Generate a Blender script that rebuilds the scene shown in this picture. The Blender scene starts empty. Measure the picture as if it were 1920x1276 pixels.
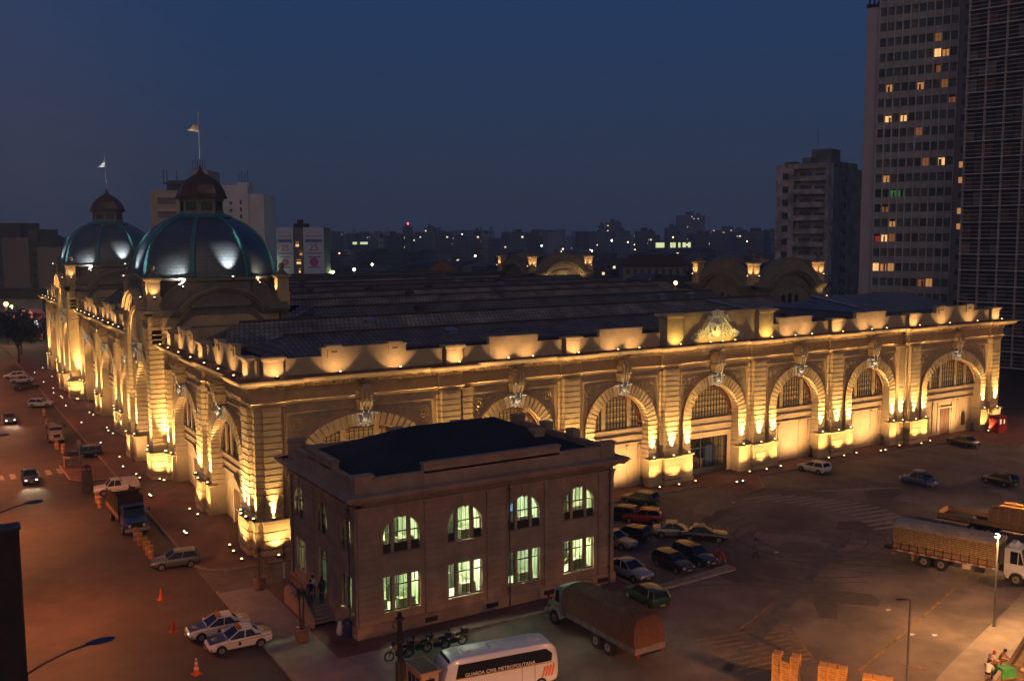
import bpy, bmesh, math, random
from mathutils import Matrix, Vector
R = math.radians
random.seed(7)
S = bpy.context.scene
COL = S.collection

# ---------------------------------------------------------------- camera, sky, exposure
cam = bpy.data.objects.new('camera', bpy.data.cameras.new('camera'))
COL.objects.link(cam); S.camera = cam
_yaw, _pit, _rol = R(58.78056), R(-6.04641), R(-0.29546)
_f = Vector((math.cos(_yaw)*math.cos(_pit), math.sin(_yaw)*math.cos(_pit), math.sin(_pit)))
_r = Vector((math.sin(_yaw), -math.cos(_yaw), 0)); _u = _r.cross(_f)
_r2 = _r*math.cos(_rol)+_u*math.sin(_rol); _u2 = _u*math.cos(_rol)-_r*math.sin(_rol)
cam.matrix_world = Matrix(((_r2.x, _u2.x, -_f.x, -23.540), (_r2.y, _u2.y, -_f.y, -82.075),
                           (_r2.z, _u2.z, -_f.z, 27.436), (0, 0, 0, 1)))
cam.data.sensor_width = 36; cam.data.lens = 36*1854.7/1920
cam.data.clip_start = .5; cam.data.clip_end = 20000

W = bpy.data.worlds.new("World"); S.world = W; W.use_nodes = True
nt = W.node_tree; bg = nt.nodes['Background']
AFTERGLOW = (.31, .205, .125)
sky = nt.nodes.new('ShaderNodeTexSky'); sky.sky_type = 'NISHITA'; sky.sun_disc = False
sky.sun_elevation = R(-1.0); sky.sun_rotation = R(210); sky.air_density = 1.0; sky.dust_density = 1.0; sky.ozone_density = 4.0
# dusk sky: faint physical sky plus the city glow low down and the afterglow in the west, behind the camera
tcw = nt.nodes.new('ShaderNodeTexCoord'); spw = nt.nodes.new('ShaderNodeSeparateXYZ'); nt.links.new(tcw.outputs['Generated'], spw.inputs[0])
rw = nt.nodes.new('ShaderNodeValToRGB'); nt.links.new(spw.outputs[2], rw.inputs[0])
for i, (p_, c_) in enumerate([(0., (.025, .037, .063)), (.06, (.022, .037, .072)), (.16, (.0165, .039, .098)), (.30, (.0125, .040, .125)), (1., (.008, .024, .10))]):
    e_ = rw.color_ramp.elements[i] if i < 2 else rw.color_ramp.elements.new(p_)
    e_.position = p_; e_.color = (*c_, 1)
def _dot(v):
    d_ = nt.nodes.new('ShaderNodeVectorMath'); d_.operation = 'DOT_PRODUCT'; d_.inputs[1].default_value = v; nt.links.new(tcw.outputs['Generated'], d_.inputs[0]); return d_.outputs['Value']
def _glow(v, lo, hi, col, prev):
    mr_ = nt.nodes.new('ShaderNodeMapRange'); mr_.interpolation_type = 'SMOOTHSTEP'; mr_.inputs[1].default_value = lo; mr_.inputs[2].default_value = hi; nt.links.new(_dot(v), mr_.inputs[0])
    mm = nt.nodes.new('ShaderNodeMix'); mm.data_type = 'RGBA'; mm.blend_type = 'ADD'; mm.inputs[7].default_value = (*col, 1)
    nt.links.new(mr_.outputs[0], mm.inputs[0]); nt.links.new(prev, mm.inputs[6]); return mm.outputs[2]
o_ = _glow((-.30, .95, -.05), .80, 1.0, (.022, .008, .002), rw.outputs[0])
o_ = _glow((-.45, -.86, .22), .35, .98, AFTERGLOW, o_)
ns_ = nt.nodes.new('ShaderNodeMix'); ns_.data_type = 'RGBA'; ns_.blend_type = 'ADD'; ns_.inputs[0].default_value = .02
nt.links.new(o_, ns_.inputs[6]); nt.links.new(sky.outputs[0], ns_.inputs[7])
bg.inputs[1].default_value = 1.0
nt.links.new(ns_.outputs[2], bg.inputs[0])
S.view_settings.view_transform = 'Standard'; S.view_settings.look = 'None'
S.view_settings.exposure = 0; S.view_settings.gamma = 1
S.cycles.use_denoising = True
S.cycles.max_bounces = 6; S.cycles.diffuse_bounces = 2; S.cycles.glossy_bounces = 2
S.cycles.transmission_bounces = 3; S.cycles.transparent_max_bounces = 8; S.cycles.volume_bounces = 0
S.cycles.sample_clamp_indirect = 4; S.cycles.use_light_tree = True
S.cycles.caustics_reflective = False; S.cycles.caustics_refractive = False

# ---------------------------------------------------------------- helpers
_M = {}
def mat(name, col, rough=.75, metal=0, var=.18, scale=3., bump=0., bscale=12., emit=None, es=0., spec=.4, stain=None, coat=0.):
    if name in _M: return _M[name]
    m = bpy.data.materials.new(name); m.use_nodes = True; _M[name] = m
    n = m.node_tree; b = n.nodes['Principled BSDF']; L = n.links
    b.inputs['Roughness'].default_value = rough; b.inputs['Metallic'].default_value = metal
    b.inputs['Specular IOR Level'].default_value = spec
    if coat: b.inputs['Coat Weight'].default_value = coat; b.inputs['Coat Roughness'].default_value = .08
    tc = n.nodes.new('ShaderNodeTexCoord')
    no = n.nodes.new('ShaderNodeTexNoise'); no.inputs['Scale'].default_value = scale; no.inputs['Detail'].default_value = 5
    L.new(tc.outputs['Object'], no.inputs['Vector'])
    rp = n.nodes.new('ShaderNodeValToRGB')
    rp.color_ramp.elements[0].position = .3; rp.color_ramp.elements[1].position = .7
    rp.color_ramp.elements[0].color = (*[c*(1-var) for c in col], 1); rp.color_ramp.elements[1].color = (*[min(1, c*(1+var)) for c in col], 1)
    L.new(no.outputs['Fac'], rp.inputs[0]); out = rp.outputs[0]
    if stain:
        n2 = n.nodes.new('ShaderNodeTexNoise'); n2.inputs['Scale'].default_value = stain[1]; n2.inputs['Detail'].default_value = 8; n2.inputs['Roughness'].default_value = .65
        L.new(tc.outputs['Object'], n2.inputs['Vector'])
        r2 = n.nodes.new('ShaderNodeValToRGB'); r2.color_ramp.elements[0].position = .42; r2.color_ramp.elements[1].position = .6
        L.new(n2.outputs['Fac'], r2.inputs[0])
        mx = n.nodes.new('ShaderNodeMix'); mx.data_type = 'RGBA'; mx.inputs[7].default_value = (*stain[0], 1)
        ml = n.nodes.new('ShaderNodeMath'); ml.operation = 'MULTIPLY'; ml.inputs[1].default_value = stain[2]
        L.new(r2.outputs[0], ml.inputs[0]); L.new(ml.outputs[0], mx.inputs[0]); L.new(out, mx.inputs[6]); out = mx.outputs[2]
    L.new(out, b.inputs['Base Color'])
    if bump:
        n3 = n.nodes.new('ShaderNodeTexNoise'); n3.inputs['Scale'].default_value = bscale; n3.inputs['Detail'].default_value = 6
        L.new(tc.outputs['Object'], n3.inputs['Vector'])
        bp = n.nodes.new('ShaderNodeBump'); bp.inputs['Strength'].default_value = bump; bp.inputs['Distance'].default_value = .05
        L.new(n3.outputs['Fac'], bp.inputs['Height']); L.new(bp.outputs[0], b.inputs['Normal'])
    if emit: b.inputs['Emission Color'].default_value = (*emit, 1); b.inputs['Emission Strength'].default_value = es
    return m

def brickmat(name, c1, c2, mortar, bw, bh, ms=.02, rough=.6, axes='xy', bump=.3, var=0., offset=.5):
    if name in _M: return _M[name]
    m = bpy.data.materials.new(name); m.use_nodes = True; _M[name] = m
    n = m.node_tree; b = n.nodes['Principled BSDF']; L = n.links; b.inputs['Roughness'].default_value = rough
    tc = n.nodes.new('ShaderNodeTexCoord'); sp = n.nodes.new('ShaderNodeSeparateXYZ'); cb = n.nodes.new('ShaderNodeCombineXYZ')
    L.new(tc.outputs['Object'], sp.inputs[0])
    ix = {'x': 0, 'y': 1, 'z': 2}
    if axes == 'sz':
        ad = n.nodes.new('ShaderNodeMath'); ad.operation = 'ADD'; L.new(sp.outputs[0], ad.inputs[0]); L.new(sp.outputs[1], ad.inputs[1])
        L.new(ad.outputs[0], cb.inputs[0]); L.new(sp.outputs[2], cb.inputs[1])
    else:
        L.new(sp.outputs[ix[axes[0]]], cb.inputs[0]); L.new(sp.outputs[ix[axes[1]]], cb.inputs[1])
    br = n.nodes.new('ShaderNodeTexBrick'); br.offset = offset
    for k, v in (('Color1', (*c1, 1)), ('Color2', (*c2, 1)), ('Mortar', (*mortar, 1))): br.inputs[k].default_value = v
    br.inputs['Scale'].default_value = 1; br.inputs['Brick Width'].default_value = bw; br.inputs['Row Height'].default_value = bh
    br.inputs['Mortar Size'].default_value = ms; br.inputs['Bias'].default_value = 0
    L.new(cb.outputs[0], br.inputs['Vector'])
    no = n.nodes.new('ShaderNodeTexNoise'); no.inputs['Scale'].default_value = .35; no.inputs['Detail'].default_value = 7
    L.new(tc.outputs['Object'], no.inputs['Vector'])
    mr = n.nodes.new('ShaderNodeMapRange'); mr.inputs[1].default_value = .3; mr.inputs[2].default_value = .7; mr.inputs[3].default_value = 1-var-.25; mr.inputs[4].default_value = 1.2+var
    L.new(no.outputs['Fac'], mr.inputs[0])
    mx = n.nodes.new('ShaderNodeMix'); mx.data_type = 'RGBA'; mx.blend_type = 'MULTIPLY'; mx.inputs[0].default_value = 1
    L.new(br.outputs[0], mx.inputs[6]); L.new(mr.outputs[0], mx.inputs[7]); L.new(mx.outputs[2], b.inputs['Base Color'])
    bp = n.nodes.new('ShaderNodeBump'); bp.inputs['Strength'].default_value = bump; bp.inputs['Distance'].default_value = .04; bp.invert = True
    L.new(br.outputs['Fac'], bp.inputs['Height']); L.new(bp.outputs[0], b.inputs['Normal'])
    return m

def citymat(name, wall, dark, bw, bh, lit=.04, seed=0., litcol=(1, .75, .4), es=1.5):
    """facade with small window grid, a few of the panes lit"""
    if name in _M: return _M[name]
    m = bpy.data.materials.new(name); m.use_nodes = True; _M[name] = m
    n = m.node_tree; b = n.nodes['Principled BSDF']; L = n.links; b.inputs['Roughness'].default_value = .8
    tc = n.nodes.new('ShaderNodeTexCoord'); sp = n.nodes.new('ShaderNodeSeparateXYZ')
    L.new(tc.outputs['Object'], sp.inputs[0])
    def mth(op, a, c, d=None):
        q = n.nodes.new('ShaderNodeMath'); q.operation = op
        for i, v in enumerate((a, c, d)):
            if v is None: continue
            if isinstance(v, (int, float)): q.inputs[i].default_value = v
            else: L.new(v, q.inputs[i])
        return q.outputs[0]
    s = mth('ADD', sp.outputs[0], sp.outputs[1])
    u = mth('DIVIDE', s, bw); v = mth('DIVIDE', sp.outputs[2], bh)
    fu = mth('FRACT', u, None); fv = mth('FRACT', v, None)
    iu = mth('FLOOR', u, None); iv = mth('FLOOR', v, None)
    win = mth('MULTIPLY', mth('MULTIPLY', mth('GREATER_THAN', fu, .28), mth('LESS_THAN', fu, .74)), mth('MULTIPLY', mth('GREATER_THAN', fv, .3), mth('LESS_THAN', fv, .72)))
    geo = n.nodes.new('ShaderNodeNewGeometry'); sn = n.nodes.new('ShaderNodeSeparateXYZ'); L.new(geo.outputs['Normal'], sn.inputs[0])
    win = mth('MULTIPLY', win, mth('LESS_THAN', sn.outputs[2], .5))
    cb = n.nodes.new('ShaderNodeCombineXYZ'); L.new(iu, cb.inputs[0]); L.new(iv, cb.inputs[1])
    oi = n.nodes.new('ShaderNodeObjectInfo'); L.new(oi.outputs['Random'], cb.inputs[2])
    wn = n.nodes.new('ShaderNodeTexWhiteNoise'); L.new(cb.outputs[0], wn.inputs['Vector'])
    on = mth('MULTIPLY', win, mth('GREATER_THAN', wn.outputs['Value'], 1-lit))
    mx = n.nodes.new('ShaderNodeMix'); mx.data_type = 'RGBA'; mx.inputs[6].default_value = (*wall, 1); mx.inputs[7].default_value = (*dark, 1)
    L.new(win, mx.inputs[0]); L.new(mx.outputs[2], b.inputs['Base Color'])
    b.inputs['Emission Color'].default_value = (*litcol, 1)
    L.new(mth('MULTIPLY', on, es), b.inputs['Emission Strength'])
    return m

class MB:
    def __init__(s): s.v = []; s.f = []; s.mi = []; s.m = 0; s.T = None
    def add(s, vs, fs):
        o = len(s.v)
        if s.T is not None: vs = [s.T @ Vector(p) for p in vs]
        s.v += [tuple(p) for p in vs]; s.f += [tuple(i+o for i in f) for f in fs]; s.mi += [s.m]*len(fs); return s
    def box(s, x0, y0, z0, x1, y1, z1):
        return s.add([(x0,y0,z0),(x1,y0,z0),(x1,y1,z0),(x0,y1,z0),(x0,y0,z1),(x1,y0,z1),(x1,y1,z1),(x0,y1,z1)],
                     [(0,3,2,1),(4,5,6,7),(0,1,5,4),(1,2,6,5),(2,3,7,6),(3,0,4,7)])
    def frus(s, x0,y0,x1,y1,z0, X0,Y0,X1,Y1,z1):
        return s.add([(x0,y0,z0),(x1,y0,z0),(x1,y1,z0),(x0,y1,z0),(X0,Y0,z1),(X1,Y0,z1),(X1,Y1,z1),(X0,Y1,z1)],
                     [(0,3,2,1),(4,5,6,7),(0,1,5,4),(1,2,6,5),(2,3,7,6),(3,0,4,7)])
    def prism(s, pts, d0, d1, ax='y'):
        """outline pts in (x,z) extruded along y, or (x,y) along z, or (y,z) along x"""
        n = len(pts)
        f = {'y': lambda p, d: (p[0], d, p[1]), 'z': lambda p, d: (p[0], p[1], d), 'x': lambda p, d: (d, p[0], p[1])}[ax]
        return s.add([f(p, d0) for p in pts]+[f(p, d1) for p in pts],
                     [tuple(range(n))[::-1], tuple(range(n, 2*n))]+[(i, (i+1) % n, n+(i+1) % n, n+i) for i in range(n)])
    def lathe(s, prof, n=16, c=(0, 0, 0), a0=0., capt=True):
        vs = []; fs = []
        for r, z in prof:
            for i in range(n):
                a = a0+2*math.pi*i/n; vs.append((c[0]+r*math.cos(a), c[1]+r*math.sin(a), c[2]+z))
        for k in range(len(prof)-1):
            for i in range(n):
                j = (i+1) % n; fs.append((k*n+i, k*n+j, (k+1)*n+j, (k+1)*n+i))
        if capt: fs.append(tuple(range(n))[::-1]); fs.append(tuple((len(prof)-1)*n+i for i in range(n)))
        return s.add(vs, fs)
    def tube(s, pts, r, n=6, r1=None):
        P = [Vector(p) for p in pts]; vs = []; fs = []; m = len(P)
        for k, p in enumerate(P):
            t = (P[min(k+1, m-1)]-P[max(k-1, 0)]).normalized()
            a = t.cross(Vector((0, 0, 1)));  a = Vector((1, 0, 0)) if a.length < 1e-3 else a.normalized()
            b = t.cross(a); rr = r if r1 is None else r+(r1-r)*k/(m-1)
            for i in range(n):
                w = 2*math.pi*i/n; vs.append(p+a*(rr*math.cos(w))+b*(rr*math.sin(w)))
        for k in range(m-1):
            for i in range(n): j = (i+1) % n; fs.append((k*n+i, k*n+j, (k+1)*n+j, (k+1)*n+i))
        fs += [tuple(range(n))[::-1], tuple((m-1)*n+i for i in range(n))]
        return s.add(vs, fs)
    def wheel(s, c, r, w, ax='y', n=18):
        a = [(c[0]+r*math.cos(2*math.pi*i/n), c[2]+r*math.sin(2*math.pi*i/n)) for i in range(n)]
        return s.prism(a, c[1]-w/2, c[1]+w/2, 'y')
    def ball(s, c, r, sx=1, sy=1, sz=1, n=10):
        vs = []; fs = []
        for k in range(1, n//2+1-1+1):
            t = math.pi*k/(n//2+1)
            for i in range(n): a = 2*math.pi*i/n; vs.append((c[0]+r*sx*math.sin(t)*math.cos(a), c[1]+r*sy*math.sin(t)*math.sin(a), c[2]+r*sz*math.cos(t)))
        m = len(vs)//n
        for k in range(m-1):
            for i in range(n): j = (i+1) % n; fs.append((k*n+i, (k+1)*n+i, (k+1)*n+j, k*n+j))
        vs += [(c[0], c[1], c[2]+r*sz), (c[0], c[1], c[2]-r*sz)]
        fs += [(m*n, i, (i+1) % n) for i in range(n)]+[(m*n+1, (m-1)*n+(i+1) % n, (m-1)*n+i) for i in range(n)]
        return s.add(vs, fs)
    def build(s, name, mats, parent=None, smooth=0, loc=None, rot=None):
        me = bpy.data.meshes.new(name); me.from_pydata(s.v, [], s.f)
        if not isinstance(mats, (list, tuple)): mats = [mats]
        for m in mats: me.materials.append(m)
        if len(mats) > 1: me.polygons.foreach_set('material_index', s.mi)
        b = bmesh.new(); b.from_mesh(me); bmesh.ops.recalc_face_normals(b, faces=b.faces[:]); b.to_mesh(me); b.free()
        if smooth:
            me.polygons.foreach_set('use_smooth', [True]*len(me.polygons)); me.set_sharp_from_angle(angle=R(smooth))
        me.update()
        o = bpy.data.objects.new(name, me); COL.objects.link(o); o.parent = parent
        if loc is not None: o.location = loc
        if rot is not None: o.rotation_euler = (0, 0, rot)
        return o

def thing(name, label, cat, loc=(0, 0, 0), rz=0., group=None):
    o = bpy.data.objects.new(name, None); COL.objects.link(o); o.location = loc; o.rotation_euler = (0, 0, rz)
    o.empty_display_size = .3
    o['label'] = label; o['category'] = cat
    if group: o['group'] = group
    return o
def tag(o, label, cat, group=None):
    o['label'] = label; o['category'] = cat
    if group: o['group'] = group
    return o
def struct(name, mb, m, **k):
    o = mb.build(name, m, **k); o['kind'] = 'structure'; return o
def dup(o, loc=None, rz=None, label=None, parent=None):
    c = o.copy(); COL.objects.link(c); c.parent = parent
    if loc is not None: c.location = loc
    if rz is not None: c.rotation_euler = (0, 0, rz)
    if label: c['label'] = label
    for ch in list(o.children): dup(ch, parent=c)
    return c

_on = 'first second third fourth fifth sixth seventh eighth ninth tenth eleventh twelfth thirteenth fourteenth fifteenth sixteenth seventeenth eighteenth nineteenth'.split()
_tn = {2: 'twenty', 3: 'thirty', 4: 'forty', 5: 'fifty', 6: 'sixty', 7: 'seventy', 8: 'eighty', 9: 'ninety'}
def ordinal(n):
    if n >= 100: return 'hundredth' if n == 100 else 'hundred and '+ordinal(n-100)
    if n < 20: return _on[n-1]
    return (_tn[n//10][:-1]+'tieth' if False else _tn[n//10][:-1]+'ieth') if n % 10 == 0 else _tn[n//10]+'-'+_on[n % 10-1]
# ---------------------------------------------------------------- materials
stone = mat('cream_stone', (.58, .40, .19), .85, var=.12, scale=.8, bump=.25, bscale=9, stain=((.30, .24, .16), .55, .35))
stone2 = mat('cream_stone_smooth', (.57, .39, .19), .8, var=.1, scale=1.5, stain=((.28, .22, .15), .7, .3))
orn = mat('carved_stone', (.60, .56, .46), .8, var=.15, scale=5, bump=.4, bscale=14)
ledge = mat('ledge_tile', (.17, .08, .05), .85, var=.3, scale=4)
redwood = mat('carved_red_rim', (.17, .06, .03), .7, var=.35, scale=9)
amber = mat('amber_glass', (.42, .27, .10), .28, var=.25, scale=6, emit=(1, .55, .2), es=.10)  # panes glow faintly in place of light from inside the hall
bars = mat('window_bars', (.03, .022, .015), .6)
darkvoid = mat('dark_interior', (.02, .015, .012), .9)
doorwood = mat('brown_door', (.16, .08, .035), .6, var=.3, scale=4)
iron = mat('dark_iron', (.02, .02, .022), .5, metal=.3)
slate = None
teal = mat('copper_green', (.05, .19, .19), .5, metal=.2, var=.25, scale=3, bump=.2)
brownroof = mat('copper_brown', (.075, .036, .026), .55, var=.3, scale=3)
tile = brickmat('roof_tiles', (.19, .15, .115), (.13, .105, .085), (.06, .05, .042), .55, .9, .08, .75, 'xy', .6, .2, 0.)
tileb = brickmat('roof_tiles_lit', (.34, .25, .17), (.24, .18, .125), (.10, .08, .06), .55, .9, .08, .7, 'xy', .6, .35)  # brighter copy of the tiles, light put into the colour of some ridges
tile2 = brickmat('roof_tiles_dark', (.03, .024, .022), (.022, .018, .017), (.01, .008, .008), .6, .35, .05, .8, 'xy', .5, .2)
metalroof = brickmat('metal_roof', (.13, .15, .18), (.11, .13, .16), (.05, .06, .07), .7, 40, .04, .45, 'xy', .4)
asphalt = mat('asphalt', (.075, .052, .040), .75, var=.22, scale=.6, bump=.35, bscale=25, stain=((.03, .025, .022), .22, .6))
plazam = mat('plaza_asphalt', (.17, .13, .105), .8, var=.22, scale=.35, bump=.4, bscale=20, stain=((.075, .06, .052), .16, .9))
concrete = mat('concrete', (.26, .22, .18), .85, var=.15, scale=1.2, bump=.2, stain=((.15, .12, .1), .5, .4))
redtile = brickmat('red_paving', (.16, .065, .05), (.12, .05, .042), (.08, .045, .035), .4, .2, .012, .8, 'xy', .2, .1)
kerbm = mat('kerb_stone', (.22, .19, .15), .85, var=.2, scale=2)
whitep = mat('worn_white_paint', (.42, .38, .32), .8, var=.3, scale=5, stain=((.10, .09, .08), 2., .7))
yellowp = mat('worn_yellow_paint', (.30, .17, .04), .8, var=.3, scale=3, stain=((.08, .06, .04), 1.2, .8))
lens_m = mat('lamp_glass', (1, .9, .7), .3, emit=(1, .68, .32), es=4.2, var=0)
lensw_m = mat('lamp_glass_white', (1, 1, 1), .3, emit=(1, .9, .7), es=5, var=0)
black = mat('black_rubber', (.015, .015, .015), .8)
rimm = mat('wheel_rim', (.28, .26, .24), .4, metal=.5)
cglass = mat('car_glass', (.010, .013, .02), .12, spec=.3, var=0)
headm = mat('headlamp_glass', (.7, .7, .68), .1, spec=.8, var=0)
tailm = mat('tail_lamp', (.35, .02, .015), .2, var=0)
chrome = mat('plate_grey', (.35, .34, .32), .4, metal=.3)

# ---------------------------------------------------------------- ground and paving
g = MB(); g.box(-5000, -400, -.6, 7000, 9000, -.05)
struct('ground', g, mat('city_ground', (.03, .028, .026), .9, var=.3, scale=.02))
g = MB(); g.box(-20.5, -90, -.3, -4.75, 420, 0)
struct('street', g, asphalt)
g = MB(); g.box(-4.75, -90, -.3, 190, 0, .004)
struct('plaza', g, plazam)
g = MB(); g.box(108.5, 0.0, -.3, 190, 30, .002)
struct('side_street', g, asphalt)
KH = .15
g = MB()
g.prism([(-4.6, 200), (-4.6, .6), (-3.9, -.9), (-2.6, -1.9), (-1.5, -2.1), (49.3, -2.1), (50.4, -6.9), (54.0, -6.4), (57.5, -2.1), (91.5, -2.1), (94.5, -5.2), (98, -8.4), (125, -13), (125, 4), (108.9, 4), (108.9, 200)][::-1], 0, KH, 'z')
struct('market_pavement', g, redtile)
def kerb(name, pts, w=.18, z=KH+.012):
    g = MB()
    for (a, b) in zip(pts[:-1], pts[1:]):
        d = Vector((b[0]-a[0], b[1]-a[1], 0)).normalized(); nrm = Vector((d.y, -d.x, 0))
        A = Vector((*a, 0)); B = Vector((*b, 0)); q = [A, B, B+nrm*w, A+nrm*w]
        g.prism([(p.x, p.y) for p in q], 0.001, z, 'z')
    return struct(name, g, kerbm)
kerb('kerb', [(-4.6, 200), (-4.6, .6), (-3.9, -.9), (-2.6, -1.9), (-1.5, -2.1), (49.3, -2.1), (50.4, -6.9), (54.0, -6.4), (57.5, -2.1), (91.5, -2.1), (94.5, -5.2), (98, -8.4), (125, -13)])
g = MB(); g.box(-4.6, -48, 0, 3.0, -23.35, KH); g.box(-4.6, -23.35, 0, -1.2, -7.2, KH)
struct('concrete_pavement', g, concrete)
g = MB(); g.box(-1.2, -23.35, 0, 23.4, -7.2, KH)
struct('red_tiled_pavement', g, redtile)
kerb('kerb', [(-4.6, -6.6), (-4.6, -48)]); kerb('kerb', [(3.0, -23.35), (23.4, -23.35), (23.4, -7.2)])
kerb('kerb', [(3.0, -48), (3.0, -23.55)][::-1])
# angled pavement by the lower right corner
g = MB()
g.prism([(62, -34.6), (45.1, -40.6), (31.3, -44.8), (18, -49.6), (10, -52), (14, -58), (30.5, -48.4), (36.5, -46.0), (42, -43.9), (64, -37.6)][::-1], 0, KH, 'z')
struct('corner_pavement', g, concrete)
g = MB(); g.prism([(31.0, -48.0), (42, -43.9), (64, -37.6), (70, -60), (20, -70), (14, -57.5)], 0, .1, 'z')
struct('earth_strip', g, mat('dry_earth', (.13, .085, .05), .95, var=.4, scale=1.5, bump=.8, bscale=6))
g = MB(); P = [(30.8, -48.1), (36.5, -45.9), (42, -43.75), (64, -37.4)]
for a, b in zip(P[:-1], P[1:]):
    d = Vector((b[0]-a[0], b[1]-a[1])).normalized(); q = Vector((d.y, -d.x))*.22
    g.prism([a, b, (b[0]+q.x, b[1]+q.y), (a[0]+q.x, a[1]+q.y)], .12, .62, 'z')
tag(g.build('low_wall', concrete), 'low concrete wall along the back of the lower right pavement', 'wall')

_sz = [0]
def stripe(g, a, b, w, z0=.006, z1=.009):
    _sz[0] = (_sz[0]+1) % 12; z1 = z1+_sz[0]*.0007
    d = Vector((b[0]-a[0], b[1]-a[1])).normalized(); q = Vector((d.y, -d.x))*w/2
    g.prism([(a[0]-q.x, a[1]-q.y), (b[0]-q.x, b[1]-q.y), (b[0]+q.x, b[1]+q.y), (a[0]+q.x, a[1]+q.y)], z0, z1, 'z')
g = MB()
for k in range(9): stripe(g, (-18.6+k*1.25, 42.6), (-18.6+k*1.25, 45.4), .6, .003, .006)
struct('zebra_crossing', g, whitep)
g = MB()
for k in range(14):
    t = k/13; x = 51.5+(53.6-51.5)*t+ (3.5*math.sin(t*3.0)); y = -8.8-(14.2*t)
    stripe(g, (x-2.3, y+.4), (x+2.5, y-.3), .42)
for k in range(8): stripe(g, (58+k*.9, -10-k*.35), (60.8+k*.9, -11.6-k*.35), .3)
struct('painted_stripes', g, mat('faded_white_paint', (.24, .21, .19), .8, var=.3, scale=4))
g = MB()
stripe(g, (64, -29.5), (42, -37), .16); stripe(g, (42, -37), (33.2, -39.9), .18); stripe(g, (33.2, -39.9), (26.0, -42.2), .2); stripe(g, (24, -33.5), (30, -31.0), .16)
for k in range(9):
    t_ = k/8; stripe(g, (20.4-.3*t_*2, -33.0-5.7*t_), (27.9-2.6*t_, -34.6-4.6*t_), .17)
stripe(g, (28.1, -34.3), (25.0, -39.6), .16)
stripe(g, (23.2, -26.6), (29.8, -26.8), .18)
struct('yellow_markings', g, yellowp)
g = MB(); random.seed(14)
for cx_, cy_, r_, a0_, a1_, n_ in [(44.5, -20.5, 4.6, 90, 330, 3), (43, -24, 7.5, 100, 250, 2), (52, -22, 12, 150, 235, 2), (34, -36, 14, 10, 70, 2), (60, -14, 16, 190, 260, 2), (25, -33, 9, 20, 100, 2), (72, -22, 14, 120, 200, 2)]:
    for q_ in range(n_):
        rr = r_+q_*1.55+random.uniform(-.2, .2); P_ = [(cx_+rr*math.cos(R(a0_+(a1_-a0_)*k/18)), cy_+rr*.9*math.sin(R(a0_+(a1_-a0_)*k/18))) for k in range(19)]
        for k in range(18): stripe(g, P_[k], P_[k+1], .16, .0042, .0052)
struct('tyre_marks', g, mat('tyre_mark', (.06, .048, .04), .7, var=.3, scale=3))
g = MB()
for k in range(26):
    x_, y_ = random.uniform(26, 95), random.uniform(-40, -7); w_, h_ = random.uniform(.8, 3.2), random.uniform(.6, 2.2); a_ = random.uniform(0, 3); c_, s_ = math.cos(a_), math.sin(a_)
    g.m = k % 2; g.prism([(x_+(u*c_-v*s_), y_+(u*s_+v*c_)) for u, v in ((-w_, -h_*.8), (0, -h_), (w_*.9, -h_*.7), (w_, h_*.6), (w_*.2, h_), (-w_, h_*.8))], .0042, .0048+.0003*k, 'z')
struct('asphalt_patches', g, [mat('patch_dark', (.075, .06, .05), .85, var=.25, scale=1.5), mat('patch_pale', (.19, .15, .12), .85, var=.2, scale=1.5)])
g = MB(); stripe(g, (17.5, -38.6), (50, -21.5), 1.0, .0055, .0075)
struct('drain_channel', g, mat('drain_concrete', (.10, .088, .08), .85, var=.25, scale=1.))
for i, (x, y, r) in enumerate([(45.5, -24.4, -27), (36.8, -28.6, -27), (19.6, -37.4, -27)]):
    g = MB(); g.box(-.55, -.28, .008, .55, .28, .016); 
    for k in range(5): g.box(-.5+k*.22, -.24, .016, -.4+k*.22, .24, .022)
    tag(g.build('drain_grate', iron, loc=(x, y, 0), rot=R(r+60)), ['dark drain grate in the plaza nearest the timber truck', 'dark drain grate in mid plaza on the drainage line', 'dark drain grate beside the yellow hatching by the crate stacks'][i], 'drain grate', 'drain grates in the plaza')
g = MB(); g.prism([(24.6, -23.7), (33.2, -22.9), (33.3, -23.7), (33.0, -24.1), (24.6, -24.5)][::-1], .004, .14, 'z')
g.m = 1
for k in range(5): g.box(25+k*1.7, -24.2+k*.1, .141, 26.0+k*1.7, -23.95+k*.1, .146)
struct('parking_island', g, [kerbm, yellowp])
# ================================================================ MARKET HALL
ML, MD = 106.8, 147.6
def off(path, d, closed=False):
    """offset a plan path to its right by d, mitred"""
    n = len(path); out = []
    for i in range(n):
        p = Vector(path[i])
        a = Vector(path[i-1]) if (i > 0 or closed) else None
        b = Vector(path[(i+1) % n]) if (i < n-1 or closed) else None
        n1 = n2 = None
        if a is not None: h = (p-a).normalized(); n1 = Vector((h.y, -h.x))
        if b is not None: h = (b-p).normalized(); n2 = Vector((h.y, -h.x))
        if n1 is None: n1 = n2
        if n2 is None: n2 = n1
        m = n1+n2; m = m/max(.2, m.dot(n1)) if m.length > 1e-6 else n1
        out.append((p.x+m.x*d, p.y+m.y*d))
    return out
def sweep(g, path, prof, cap=True):
    rows = [[(x, y, z) for x, y in off(path, o)] for o, z in prof]
    n = len(path); vs = [p for r in rows for p in r]; fs = []
    for k in range(len(rows)-1):
        for i in range(n-1): fs.append((k*n+i, k*n+i+1, (k+1)*n+i+1, (k+1)*n+i))
    fs.append(tuple(k*n for k in range(len(rows)))); fs.append(tuple(k*n+n-1 for k in range(len(rows)))[::-1])
    g.add(vs, fs)
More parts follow.
